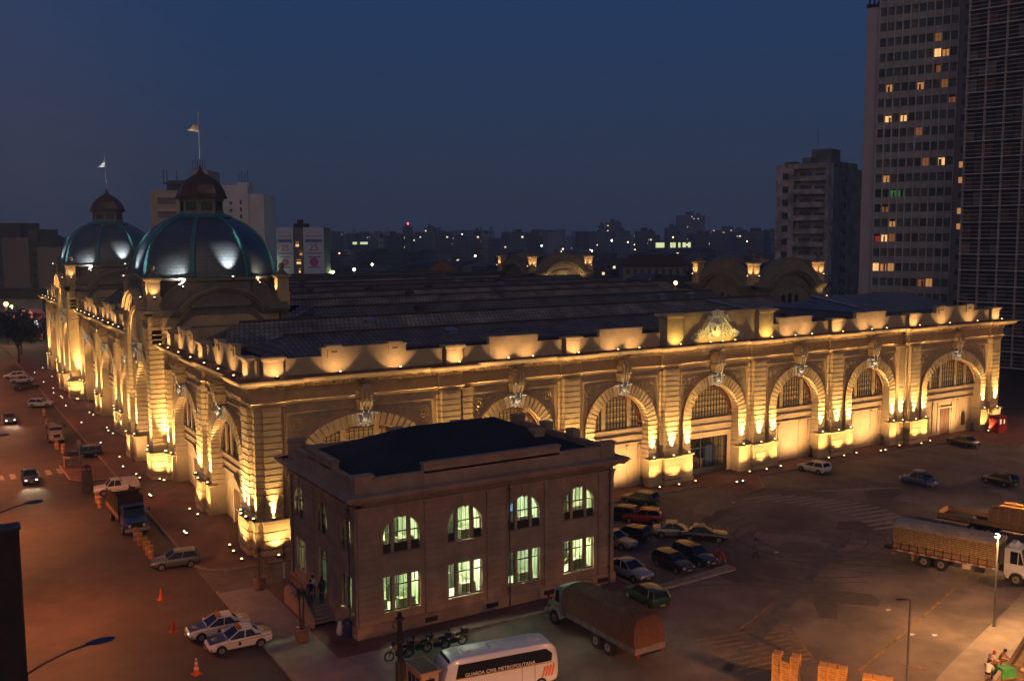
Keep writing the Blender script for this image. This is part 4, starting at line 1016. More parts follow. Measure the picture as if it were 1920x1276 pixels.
annex = thing('annex_building', 'two storey plaster annex with lit arched windows standing before the market hall', 'building', (0, 0, 0))
def annex_wall(L, cs, hw, ori, off_, door=None, trim=0.):
    g = MB(); zt = 9.9
    xs = [0]
    edges = []
    for c in cs: edges += [(c-hw, c+hw)]
    x = 0
    for i, (a, b) in enumerate(edges):
        g.box(x, 0, .0, a, .45, zt); x = b
        dz0, dz1 = (1.6, 4.1)
        if door == i: g.box(a, 0, 0, a+hw-.75, .45, 5.75); g.box(b-hw+.75, 0, 0, b, .45, 5.75); g.box(a+hw-.75, 0, 0, b-hw+.75, .45, .95); g.box(a+hw-.75, 0, 4.6, b-hw+.75, .45, 5.75)
        else: g.box(a, 0, 0, b, .45, dz0); g.box(a, 0, dz1, b, .45, 5.75)
        zs = 8.25-hw*.98; P = arcpts(hw, hw*.98, zs, 16)
        P = [(p+(a+b)/2, z) for p, z in P]
        for p, q in zip(P[:-1], P[1:]): g.prism([(q[0], q[1]), (p[0], p[1]), (p[0], zt), (q[0], zt)], 0, .45)
        # thin arch label and sills
        A = arcpts(hw+.42, hw*.98+.42, zs, 16); B_ = arcpts(hw+.32, hw*.98+.32, zs, 16)
        for k in range(16): g.prism([((a+b)/2+A[k][0], A[k][1]), ((a+b)/2+A[k+1][0], A[k+1][1]), ((a+b)/2+B_[k+1][0], B_[k+1][1]), ((a+b)/2+B_[k][0], B_[k][1])], -.05, .01)
        g.box(a-.1, -.08, 5.58, b+.1, .02, 5.74); 
        if door != i: g.box(a-.1, -.08, 1.45, b+.1, .02, 1.59)
        g.prism([((a+b)/2-.14, 8.2), ((a+b)/2+.14, 8.2), ((a+b)/2+.24, 9.1), ((a+b)/2-.24, 9.1)], -.09, .01)
        g.box(a+.1, -.03, 4.6, b-.1, .01, 4.68)
    g.box(x, 0, 0, L, .45, zt)
    # rusticated pilasters
    px = [(0, edges[0][0]-.35)]+[(edges[i][1]+.35, edges[i+1][0]-.35) for i in range(len(edges)-1)]+[(edges[-1][1]+.35, L)]
    for a, b in px: courses(g, rect(a, -.14, b, .02), .97, 8.9, .46, .05, .045); g.box(a-.06, -.2, 8.9, b+.06, .02, 9.1)
    # plinth, frieze and cornice
    q_ = -.1 if trim else .18
    g.box(-.18, -.22, 0, L+q_, .02, .9); g.box(-.12, -.17, .9, L+q_, .02, .97)
    g.box(-.2, -.2, 9.1, L+q_, .02, 9.25)
    n = int(L/.34)
    for k in range(n): g.box(k*L/n+.06, -.42, 9.55, k*L/n+.24, -.1, 9.7)
    for zz0, zz1, o in ((9.45, 9.55, .12), (9.55, 9.72, .22), (9.72, 9.85, .7), (9.85, 10.0, .85), (10.0, 10.18, .98)): g.box(-o, -o, zz0, L+(o if not trim else -.4), .02 if o < .3 else .38, zz1)
    for c in cs:
        if door is None: g.m = 1; g.box(c+1.6, -.235, .35, c+2.6, -.221, .7); g.m = 0
    # parapet
    g.box(0, .0, 10.18, L-trim, .35, 11.0); g.box(-.06, -.06, 11.0, L+.06-trim*1.2, .4, 11.15)
    s = .235 if L > 15 else .3
    g.box(L*s, -.06, 10.19, L*(1-s), .4, 11.6); g.box(L*s-.08, -.13, 11.6, L*(1-s)+.08, .46, 11.75)
    for a in ((0, L-1.1) if not trim else (0,)): g.box(a-.1, -.12, 10.19, a+1.2, .5, 11.3); g.box(a-.18, -.2, 11.3, a+1.28, .58, 11.45)
    return g.build('wall', [annexst, bars], annex, loc=off_, rot=ori)
FC = [3.3, 8.3, 13.3, 18.3]; LC = [1.9, 6.75, 11.6]
annex_wall(21.5, FC, 1.4, 0, (AX0, AY0, 0)); annex_wall(13.5, LC, 1.15, -math.pi/2, (AX0, AY1, 0), door=1, trim=.5)
g = MB(); g.box(AX0, AY1-.45, 0, AX1, AY1, 11); g.box(AX1-.45, AY0+.45, 0, AX1, AY1, 11); g.box(AX0-.6, AY1, 9.85, AX1+.8, AY1+.8, 10.18); g.box(AX1, AY0, 9.85, AX1+.9, AY1+.5, 10.18)
for a in range(4): g.box(AX1, AY0+.4+a*4, .9, AX1+.14, AY0+1.8+a*4, 8.9)
for x_ in (AX0, 9.5, 15.5, AX1-1.1): g.box(x_, AY1-.6, 11, x_+1.1, AY1+.1, 11.5); g.box(x_-.12, AY1-.7, 11.5, x_+1.22, AY1+.2, 11.65)
for y_ in (-16.5, -12.5): g.box(AX1-.6, y_, 11, AX1+.1, y_+1.1, 11.6)
g.build('rear_wall', annexst, annex)
g = MB(); g.box(17.6, -17.6, 10.5, 18.5, -16.8, 12.1); g.box(17.5, -17.7, 12.1, 18.6, -16.7, 12.25); g.build('chimney', annexst, annex)
g = MB(); z0, z1 = 10.5, 13.0
vs = [(1.6, -20.6, z0), (22.1, -20.6, z0), (22.1, -8.1, z0), (1.6, -8.1, z0), (8.3, -14.3, z1), (15.8, -14.3, z1)]
g.add(vs, [(0, 1, 5, 4), (2, 3, 4, 5), (3, 0, 4), (1, 2, 5), (0, 3, 2, 1)]); g.build('roof', tile2, annex)
def annex_window(kind, hw, off_, ori, c, blind):
    g = MB(); z0, z1 = (1.6, 4.1) if kind == 'rect' else (5.75, 8.25)
    zs = 8.25-hw*.98
    top = (lambda x: 4.1) if kind == 'rect' else (lambda x: zs+hw*.98*math.sqrt(max(0, 1-(min(abs(x), hw)/hw)**2)))
    m = hw*.46
    for x in (-m, m): g.box(x-.11, .12, z0, x+.11, .40, top(x+.05))
    g.m = 1
    for a, b in ((-hw, -m-.11), (-m+.11, m-.11), (m+.11, hw)):
        for x in (a, b): g.box(x-.035, .2, z0, x+.035, .26, max(z0+.2, top(x if abs(x) < hw-.01 else hw*.99)))
        g.box(a, .2, z0, b, .26, z0+.07)
        zz = z0+1.75 if kind == 'rect' else z0+1.35
        g.box(a, .2, zz, b, .26, zz+.07)
        if kind != 'rect': g.box(a, .21, z0+.07, b, .25, z0+.62) if blind == 2 or (blind == 1 and a > -m-.3 and a < m) or abs(a) > m and blind != 3 else None
        n = max(1, round((b-a)/.4))
        for k in range(1, n): g.box(a+(b-a)*k/n-.014, .215, z0, a+(b-a)*k/n+.014, .245, max(z0+.3, top(max(abs(a+(b-a)*k/n), .01))))
    if kind == 'rect': g.box(-hw, .2, 4.03, hw, .26, 4.1)
    o = g.build('window', [annexst, bars], annex, loc=(off_.x, off_.y, 0), rot=ori)
    g = MB()
    if kind == 'rect': g.box(-hw, .225, z0, hw, .235, z1)
    else: P = arcpts(hw-.02, hw*.97, zs, 16); g.prism([(hw-.02, z0)]+P+[(-hw+.02, z0)], .225, .235)
    g.build('pane', clear, o)
    # slatted blinds in the upper light
    g = MB(); random.seed(int(c*10)+(3 if kind == 'rect' else 0))
    zb = z0+1.82 if kind == 'rect' else z0+1.42
    k = -hw+.05
    while k < hw-.1:
        w = random.uniform(.04, .08); zt = top(max(abs(k), abs(k+w)))-.03
        if zt > zb+.1: g.box(k, .46, zb, k+w, .47, zt)
        k += w+random.uniform(.06, .16)
    if g.v: g.build('blind', mat('pale_blind', (.62, .66, .52), .8, emit=(.8, 1, .7), es=.10), o)  # blinds glow a little in place of room light behind them
for i, c in enumerate(FC):
    for kind, bl in (('rect', 0), ('arch', (1, 0, 2, 1)[i])): annex_window(kind, 1.4, Vector((AX0+c, AY0, 0)), 0, c, bl)
for i, c in enumerate(LC):
    for kind in ('rect', 'arch'):
        if kind == 'rect' and i == 1: continue
        annex_window(kind, 1.15, Vector((AX0, AY1-c, 0)), -math.pi/2, c+30, 1)
g = MB(); g.box(-.75, .2, .95, -.67, .3, 4.6); g.box(.67, .2, .95, .75, .3, 4.6); g.box(-.7, .2, 3.75, .7, .3, 3.85)
for x in (-.35, 0, .35): g.box(x-.02, .22, 3.85, x+.02, .28, 4.6)
d = g.build('door', bars, annex, loc=(AX0, AY1-LC[1], 0), rot=-math.pi/2)
g = MB(); g.box(-.67, .24, .98, -.62, 1.3, 3.72); g.build('door_leaf', mat('pale_green_door', (.35, .42, .3), .6), d)
# lit rooms
roomw = mat('room_wall', (.62, .68, .50), .8, var=.06)
g = MB(); x0, x1, y0, y1 = AX0+.5, AX1-.5, AY0+.5, -9.0
for za, zb in ((.92, 4.95), (5.2, 9.3)):
    g.box(x0, y0, za-.08, x1, y1, za); g.box(x0, y0, zb, x1, y1, zb+.06); g.box(x0, -15.2, za, x1, -15.1, zb); g.box(x1-.1, y0, za, x1, y1, zb); g.box(x0+.05, y0, za, x0+.1, y0+.1, zb)
    for xx in (6.8, 11.9, 17.0): g.box(xx, y0+.3, za, xx+.1, -15.2, zb)
g.build('room_shell', roomw, annex)
random.seed(21)
g = MB()
for za in (.92, 5.2):
    for k, c in enumerate(FC):
        X = AX0+c
        g.m = 0; g.box(X-1.6, -18.9, za, X-.2, -18.2, za+.75); g.m = 1; g.box(X-1.3, -18.7, za+.76, X-.8, -18.4, za+1.12)
        g.m = 2; g.box(X+.5, -17.6, za, X+1.3, -17.1, za+1.8); g.m = 0; g.box(X+.3, -19.9, za, X+1.5, -19.3, za+.9+.3*random.random())
        g.m = 3 if k == 1 else 2; g.box(X-.6, -15.6, za+.2, X+.6, -15.25, za+1.9+.4*random.random())
        if k == 2 and za > 5: g.m = 4; g.box(X-.7, -19.0, za+1.3, X+.5, -18.9, za+1.9)
        if k == 3 and za < 5: g.m = 3; g.tube([(X-.6, -19.6, za+.8), (X-.1, -19.6, za+1.2), (X+.4, -19.6, za+1.0)], .12, 6)
g.build('office_furniture', [mat('desk', (.35, .33, .24), .6), mat('monitor', (.5, .55, .5), .5), mat('cabinet', (.07, .07, .05), .6), mat('tan_box', (.45, .32, .10), .6), mat('blue_screen', (.1, .3, .9), .4, emit=(.15, .45, 1), es=1.0)], annex)
g = MB()
for za in (4.85, 9.2):
    for X in (AX0+c for c in FC):
        for yy in (-19.6, -17.2): g.box(X-.7, yy, za-.06, X+.7, yy+.16, za)
g.build('ceiling_tubes', mat('tube_light', (1, 1, 1), .5, emit=(.88, 1, .76), es=5), annex)
def point(x, y, z, e, col, size=.3, parent=None):
    l = bpy.data.lights.new('room_light', 'POINT'); l.energy = e; l.color = col; l.shadow_soft_size = size
    o = bpy.data.objects.new('room_light', l); COL.objects.link(o); o.location = (x, y, z); o.parent = parent; return o
for za in (4.5, 8.8):
    for c, e_, cc in zip(FC, ((1500, 2400, 1000, 2000) if za < 5 else (1700, 2400, 1700, 1400)), ((.92, 1, .66), (1, .98, .72), (.90, 1, .74), (1, 1, .70))): point(AX0+c, -18.0, za, e_, cc, .4, annex)
point(3.2, -12.2, 4.2, 500, (.92, 1, .70), .4, annex); point(3.2, -10.4, 8.6, 500, (.92, 1, .70), .4, annex)
for x_, y_ in ((AX0-.08, AY1-.35), (AX0+10.9+.95, AY0-.3), (AX0+21.0, AY0-.3), (AX0-.3, AY0+.7)):
    g = MB(); g.tube([(x_, y_, .15), (x_, y_, 9.4)], .06, 6); [g.box(x_-.09, y_-.09, z_, x_+.09, y_+.14, z_+.08) for z_ in (1.5, 4.0, 6.5, 9.0)]; g.build('downpipe', mat('pipe', (.09, .065, .05), .6), annex)
# entrance steps with curved side wall and railing
g = MB(); g.box(-.75, -15.6, KH, 1.08, -12.6, .95)
for k in range(5): g.box(-.75, -15.6-.36*(k+1), KH, 1.08, -15.6-.36*k-.001, .95-.16*(k+1)+.0)
g.m = 1
P = [(-17.6, KH), (-17.6, .75), (-16.9, 1.0), (-16.2, 1.35), (-15.5, 1.75), (-12.4, 1.75), (-11.9, 1.4), (-11.6, .9), (-11.6, KH)]
g.prism(P, -1.0, -.76, 'x')
g.build('entrance_steps', [concrete, annexst], annex)
g = MB()
for k in range(9): g.tube([(-.72, -15.2+k*.35, 1.75), (-.72, -15.2+k*.35, 2.5)], .02, 4)
g.tube([(-.72, -15.3, 2.5), (-.72, -12.4, 2.5)], .03, 5); g.tube([(-.6, -17.3, .9), (-.6, -15.4, 2.0), (-.6, -15.0, 2.0)], .03, 5)
g.build('railing', iron, annex)

# ================================================================ VEHICLES
def paint(name, c, metal=.15, rough=.28): return mat('paint_'+name, c, rough, metal=metal, var=.04, spec=.6, coat=.6)
def loft(g, secs):
    """secs: list of closed rings (same count)"""
    n = len(secs[0]); vs = [p for s_ in secs for p in s_]; fs = []
    for k in range(len(secs)-1):
        for i in range(n): j = (i+1) % n; fs.append((k*n+i, k*n+j, (k+1)*n+j, (k+1)*n+i))
    fs.append(tuple(range(n))[::-1]); fs.append(tuple((len(secs)-1)*n+i for i in range(n))); g.add(vs, fs)
SH = {
 'hatch': dict(L=3.8, W=1.62, H=1.4, body=[(-.5, .42, .80, .84), (-.485, .28, .93, .95), (-.4, .22, .96, 1), (-.1, .20, .93, 1), (.15, .20, .92, 1), (.24, .20, .90, .99), (.42, .22, .78, .96), (.485, .28, .70, .90), (.5, .38, .58, .82)], gh=(-.485, -.40, .02, .22)),
 'sedan': dict(L=4.25, W=1.66, H=1.39, body=[(-.5, .42, .80, .84), (-.485, .28, .91, .93), (-.38, .22, .95, .99), (-.25, .20, .93, 1), (.1, .20, .91, 1), (.22, .20, .89, .99), (.42, .22, .77, .96), (.485, .28, .69, .90), (.5, .38, .58, .82)], gh=(-.34, -.20, .02, .21)),
 'wagon': dict(L=4.1, W=1.62, H=1.42, body=[(-.5, .42, .84, .86), (-.49, .28, .94, .96), (-.4, .22, .96, 1), (-.1, .20, .93, 1), (.15, .20, .91, 1), (.24, .20, .88, .99), (.42, .22, .76, .96), (.485, .28, .68, .90), (.5, .38, .58, .82)], gh=(-.49, -.44, .03, .21)),
 'beetle': dict(L=4.0, W=1.5, H=1.48, body=[(-.5, .40, .52, .55), (-.46, .32, .74, .76), (-.38, .28, .90, .92), (-.25, .25, .98, 1), (.0, .25, .92, 1), (.2, .25, .90, .97), (.32, .28, .84, .86), (.43, .30, .70, .72), (.485, .34, .52, .55)], gh=(-.36, -.16, .04, .18)),
 'pickup': dict(L=4.6, W=1.72, H=1.62, body=[(-.5, .5, .98, .95), (-.49, .4, 1.0, .98), (-.3, .35, 1.0, 1), (-.06, .32, 1.0, 1), (.1, .30, 1.0, 1), (.24, .3, .98, .99), (.42, .32, .92, .96), (.49, .36, .84, .92), (.5, .42, .7, .88)], gh=(-.10, -.06, .12, .24)),
}
def wheel_set(t, L, W, xs, r, wd=.2, body_m=None):
    for x in xs:
        for s in (-1, 1):
            g = MB(); g.wheel((x, s*(W/2-wd/2+.015), r), r, wd); w = g.build('wheel', black, t, 40)
            g = MB(); yy = s*(W/2+.018); g.wheel((x, yy, r), r*.62, .012, n=14); g.m = 1; g.wheel((x, yy+s*.008, r), r*.2, .012, n=8)
            g.build('rim', [rimm, bars], w)
def car(kind, x, y, hd, pm, label, extra=None, cat='car', group=None, lights=False):
    sp = SH[kind]; L, W_, H = sp['L'], sp['W'], sp['H']; t = thing('parked_car' if not lights else 'driving_car', label, cat, (x, y, 0.008), R(hd), group)
    hw = W_/2; g = MB(); secs = []
    for fx, zb, zt, wf in sp['body']:
        w = hw*wf; X = fx*L
        half = [(0, zb), (w*.82, zb), (w*.97, zb+.1), (w, zb+(zt-zb)*.45), (w*.985, zt-.12), (w*.90, zt-.015), (w*.5, zt+.015)]
        ring = [(X, p[0], p[1]) for p in half]+[(X, 0, zt+.025)]+[(X, -p[0], p[1]) for p in half[::-1][:-1]]
        secs.append(ring)
    loft(g, secs)
    if kind == 'beetle':
        for fx in (-.30, .29):
            for s in (-1, 1): g.ball((fx*L, s*(hw-.02), .42), .46, 1.12, .42, .82, 12)
    body = g.build('body', pm, t, 38)
    rb, rt, ft, fb = [v*L for v in sp['gh']]; zb = .90; wb, wt = hw*.93, hw*.74
    if kind == 'beetle': wt = hw*.66
    if kind == 'pickup': zb = .99
    base = [(rb, zb), (rt, H-.03), (ft, H-.03), (fb, zb-.02)]
    g = MB()
    zt_ = H-.05
    g.add([(rb, -wb, zb), (fb, -wb, zb-.03), (fb, wb, zb-.03), (rb, wb, zb), (rt, -wt, zt_), (ft, -wt, zt_), (ft, wt, zt_), (rt, wt, zt_)], [(0, 3, 2, 1), (4, 5, 6, 7), (0, 1, 5, 4), (1, 2, 6, 5), (2, 3, 7, 6), (3, 0, 4, 7)])
    g.build('window_glass', cglass, t)
    g = MB()
    def rs(x_, w, z): return [(x_, -w, z-.05), (x_, -w*.97, z), (x_, -w*.5, z+.03), (x_, 0, z+.04), (x_, w*.5, z+.03), (x_, w*.97, z), (x_, w, z-.05), (x_, 0, z-.05)]
    xm = (rt+ft)/2
    if kind == 'beetle': loft(g, [rs(rt-.45, wt*.7, H-.17), rs(rt-.1, wt*.95, H-.045), rs(xm, wt+.02, H), rs(ft+.02, wt*.98, H-.06)])
    else: loft(g, [rs(rt-.03, wt*.97, H-.03), rs(rt+.2, wt+.02, H-.005), rs(xm, wt+.03, H+.0), rs(ft-.1, wt+.01, H-.01), rs(ft+.04, wt*.97, H-.04)])
    for s in (-1, 1):
        g.tube([(fb, s*wb*1.0, zb-.02), (ft, s*wt*1.0, zt_+.02)], .04, 4); g.tube([(rb, s*wb, zb), (rt, s*wt, zt_+.02)], .05 if kind != 'hatch' else .09, 4)
        for q in ([.45] if kind != 'wagon' else [.35, .72]):
            xb = rb+(fb-rb)*(1-q)-.1; xt = rt+(ft-rt)*(1-q)+.0
            g.tube([(xb, s*(wb+.005), zb), (xt, s*(wt+.005), zt_+.02)], .038, 4)
        if kind == 'sedan': g.prism([(rb-.05, zb-.02), (rb+.32, zb-.02), (rt+.12, zt_), (rt-.02, zt_)], s*wb*.86, s*wb*.95, 'y')
    g.build('roof', pm, t, 40)
    r = .29 if kind != 'pickup' else .33
    wheel_set(t, L, W_, (-.305*L, .305*L), r)
    for fx in (-.305*L, .305*L):
        for s in (-1, 1):
            g = MB(); P = [(fx+(r+.07)*math.cos(math.pi*i/10), r+(r+.07)*math.sin(math.pi*i/10)) for i in range(11)]
            g.prism(P, s*(hw-.03), s*(hw+.004)); g.build('wheel_arch', black, t)
    for s in (-1, 1):
        g = MB(); g.ball((L*.482, s*hw*.62, .60 if kind != 'beetle' else .66), .13, .5, 1.25, .62, 10)
        g.build('headlight', headm if not lights else mat('lit_headlamp', (1, .9, .7), .2, emit=(1, .86, .6), es=25, var=0), t, 50)
        g = MB(); g.box(-L*.497, s*hw*.58-.12, .66, -L*.47, s*hw*.58+.12, .84) if kind != 'beetle' else g.ball((-L*.44, s*hw*.8, .62), .09, n=8)
        g.build('taillight', tailm, t)
        g = MB(); g.box(fb-.18, s*(hw*.95), .92, fb-.02, s*(hw*.95)+s*.14, 1.02); g.build('mirror', pm, t)
    for s, n in ((1, 'front_bumper'), (-1, 'rear_bumper')):
        g = MB(); g.prism([(s*L*.505, -hw*.80), (s*L*.515, 0), (s*L*.505, hw*.80), (s*L*.45, hw*.94), (s*L*.45, -hw*.94)], .33, .50, 'z')
        g.m = 1; g.box(min(s*L*.516, s*L*.525), -.2, .38, max(s*L*.516, s*L*.525), .2, .5)
        g.build(n, [mat('bumper_plastic', (.03, .03, .03), .5) if kind != 'beetle' else chrome, chrome], t)
    g = MB(); g.box(L*.478, -hw*.38, .5, L*.492, hw*.38, .63); g.build('grille', bars, t) if kind != 'beetle' else None
    if lights:
        for s in (-1, 1):
            ld = bpy.data.lights.new('headlight_beam', 'SPOT'); ld.energy = 260; ld.color = (1, .8, .5); ld.spot_size = R(50); ld.spot_blend = .8; ld.shadow_soft_size = .08
            lo = bpy.data.objects.new('headlight_beam', ld); COL.objects.link(lo); lo.parent = t; lo.location = (L*.53, s*hw*.62, .6); lo.rotation_mode = 'QUATERNION'; lo.rotation_quaternion = Vector((1, 0, -.12)).to_track_quat('-Z', 'Y')
    if extra: extra(t, L, hw, H, rb, rt, ft, fb)
    return t
G1 = 'cars parked on the plaza'
car('hatch', 39.1, -4.0, 110, paint('dark_green', (.03, .06, .03)), 'dark green hatchback parked nearest the market pavement behind the annex', group=G1)
car('hatch', 34.0, -7.2, 122, paint('dark_brown', (.03, .022, .018)), 'dark brown hatchback half hidden behind the annex beside the red car', group=G1)
car('hatch', 35.2, -9.2, 133, paint('red', (.35, .03, .012)), 'bright red hatchback parked in the row beside the annex', group=G1)
car('hatch', 30.7, -12.9, 113, paint('black_a', (.012, .012, .014)), 'small black hatchback seen from behind between the red car and the silver sedan', group=G1)
car('sedan', 28.5, -13.6, -72, paint('silver_a', (.30, .29, .30), .5), 'silver sedan with its bonnet emerging from behind the annex corner', group=G1)
car('sedan', 34.9, -14.4, -40, paint('beige', (.28, .25, .20), .4), 'beige sedan parked diagonally behind a black sedan', group=G1)
car('sedan', 36.3, -16.6, -40, paint('black_b', (.015, .013, .013)), 'black sedan parked diagonally in front of the beige sedan', group=G1)
car('hatch', 28.9, -21.1, -88, paint('black_c', (.012, .014, .018)), 'black hatchback facing the kerb island, left of a dark wagon', group=G1)
car('wagon', 31.6, -20.7, -85, paint('dark_blue_a', (.012, .016, .03)), 'dark blue wagon facing the kerb island next to an orange barrier', group=G1)
car('sedan', 24.7, -20.6, -84, paint('silver_b', (.30, .31, .35), .5), 'silver sedan with a blue sheen parked at the annex corner above a green wagon', group=G1)
car('wagon', 22.3, -25.7, 86, paint('green', (.012, .045, .018)), 'green wagon parked beside the tarpaulin covered truck', group=G1)
car('hatch', 64.6, -4.0, 96, paint('white_a', (.62, .60, .54), 0), 'white hatchback parked at the kerb before the arches', group=G1)
def rack(t, L, hw, H, rb, rt, ft, fb):
    g = MB()
    g.box(-.55, -.5, H+.10, .45, .5, H+.16)
    for x in (-.45, .35):
        for s in (-.45, .45): g.box(x-.02, s-.02, H-.02, x+.02, s+.02, H+.10)
    g.build('roof_rack', mat('rack_board', (.5, .48, .42), .7), t)
car('beetle', 69.8, -14.1, 97, paint('blue', (.02, .05, .16)), 'small round backed blue car with a roof rack in the open plaza', rack, group=G1)
car('hatch', 77.3, -18.9, 84, paint('black_d', (.015, .018, .02)), 'dark hatchback alone at the right edge of the plaza', group=G1)
car('sedan', 91.9, -4.4, 82, paint('black_e', (.016, .016, .014)), 'dark sedan at the kerb near the red telephone kiosk', group=G1)
def police(t, L, hw, H, rb, rt, ft, fb):
    navy = paint('navy', (.012, .02, .06)); amberp = mat('yellow_band', (.55, .30, .03), .5, var=.05)
    g = MB(); g.add([(fb+.02, -hw*.78, .915), (L*.47, -hw*.72, .74), (L*.47, hw*.72, .74), (fb+.02, hw*.78, .915), (fb+.02, -hw*.78, .945), (L*.47, -hw*.72, .77), (L*.47, hw*.72, .77), (fb+.02, hw*.78, .945)], [(0, 1, 2, 3), (4, 7, 6, 5), (0, 4, 5, 1), (1, 5, 6, 2), (2, 6, 7, 3), (3, 7, 4, 0)])
    g.build('bonnet', navy, t)
    g = MB(); g.lathe([(.26, 0), (.26, .012)], 14, (L*.36, 0, .845)); g.m = 1; g.lathe([(.15, .013), (.15, .02)], 10, (L*.36, 0, .845)); q = g.build('bonnet_emblem', [mat('emblem_pink', (.5, .32, .3), .6), navy], t); q.rotation_euler = (0, R(0), 0)
    g = MB(); g.box(-.12, -hw*.62, H+.03, .14, hw*.62, H+.13); g.m = 1; g.box(-.10, -.16, H+.031, .12, .16, H+.145)
    g.build('light_bar', [mat('red_beacon', (.45, .05, .02), .2, var=0), mat('amber_beacon', (.5, .2, .03), .2, var=0)], t)
    g = MB(); g.box(-L*.49, -hw*.6, .93, -L*.36, hw*.6, .965); g.build('boot_panel', mat('boot_reflection', (.35, .25, .08), .3), t)  # yellowish reflection on the dark boot, painted as the panel colour
    for s in (-1, 1):
        g = MB(); y0, y1 = sorted((s*(hw*.985), s*(hw+.012)))
        g.add([(-L*.48, y0, .78), (L*.40, y0, .66), (L*.40, y0, .70), (-L*.48, y0, .86), (-L*.48, y1, .78), (L*.40, y1, .66), (L*.40, y1, .70), (-L*.48, y1, .86)], [(0, 1, 2, 3), (4, 7, 6, 5), (0, 4, 5, 1), (1, 5, 6, 2), (2, 6, 7, 3), (3, 7, 4, 0)])
        g.m = 1
        for k in range(10): a = 2*math.pi*k/10
        g.prism([(.1+.11*math.cos(2*math.pi*k/10), .56+.13*math.sin(2*math.pi*k/10)) for k in range(10)], y0, y1+s*.002)
        g.build('side_band', [amberp, navy], t)
whitec = paint('white_b', (.68, .64, .60), 0)
car('sedan', -6.15, -17.65, 178, whitec, 'white patrol car with dark bonnet and light bar, nearest the camera of the two', police, 'patrol car', 'patrol cars')
pc = car('sedan', -6.75, -14.75, 178, whitec, 'white patrol car with one glowing headlamp, behind the other patrol car', police, 'patrol car', 'patrol cars')
for c_ in pc.children:
    if c_.name.startswith('headlight') and c_.data.vertices[0].co.y > 0: c_.data = c_.data.copy(); c_.data.materials[0] = mat('glowing_headlamp', (1, .9, .7), .2, emit=(1, .8, .45), es=9, var=0)
G2 = 'vehicles parked along the street kerb'
car('hatch', -6.0, 1.5, 172, paint('grey', (.14, .14, .14), .5), 'grey hatchback parked across the kerb behind the orange posts', group=G2)
car('wagon', -6.2, 50.5, 176, paint('dark_blue_b', (.015, .025, .06)), 'dark blue car beside the small traffic island', group=G2)
car('hatch', -6.6, 94.6, 155-180, paint('white_c', (.6, .58, .52), 0), 'white hatchback parked across the street kerb by the farther dome', group=G2)
car('sedan', -6.8, 117, 12, paint('black_f', (.02, .018, .016)), 'dark sedan beyond the white hatchback near two white cars', group=G2)
car('sedan', -6.6, 126.5, 165, paint('white_d', (.6, .55, .5), 0), 'white sedan parked far down the street, front one of two white cars', group=G2)
car('hatch', -7.4, 133.5, 170, paint('white_e', (.6, .55, .5), 0), 'white car farthest down the street, behind another white car', group=G2)
def pbed(t, L, hw, H, rb, rt, ft, fb):
    g = MB(); g.box(-L*.48, -hw*.85, .62, -L*.12, hw*.85, 1.03); g.build('cargo_bed', bars, t)
def canopy(t, L, hw, H, rb, rt, ft, fb):
    g = MB(); g.frus(-L*.47, -hw*.92, -L*.1, hw*.92, 1.0, -L*.45, -hw*.8, -L*.1, hw*.8, 1.58); g.build('bed_cover', mat('white_cover', (.55, .5, .45), .6), t)
car('pickup', -5.9, 29.6, 176, paint('white_f', (.62, .58, .52), 0), 'white pickup with a covered bed behind the blue truck', canopy, 'pickup', G2)
car('sedan', -13.4, 40.2, -91, paint('dark_grey', (.03, .03, .03)), 'dark car with lit headlamps driving toward the camera at the zebra crossing', None, 'car', 'cars driving down the street', True)
car('sedan', -12.2, 82.0, -91, paint('dark_grey_b', (.04, .035, .03)), 'dark car with lit headlamps driving far up the street', None, 'car', 'cars driving down the street', True)

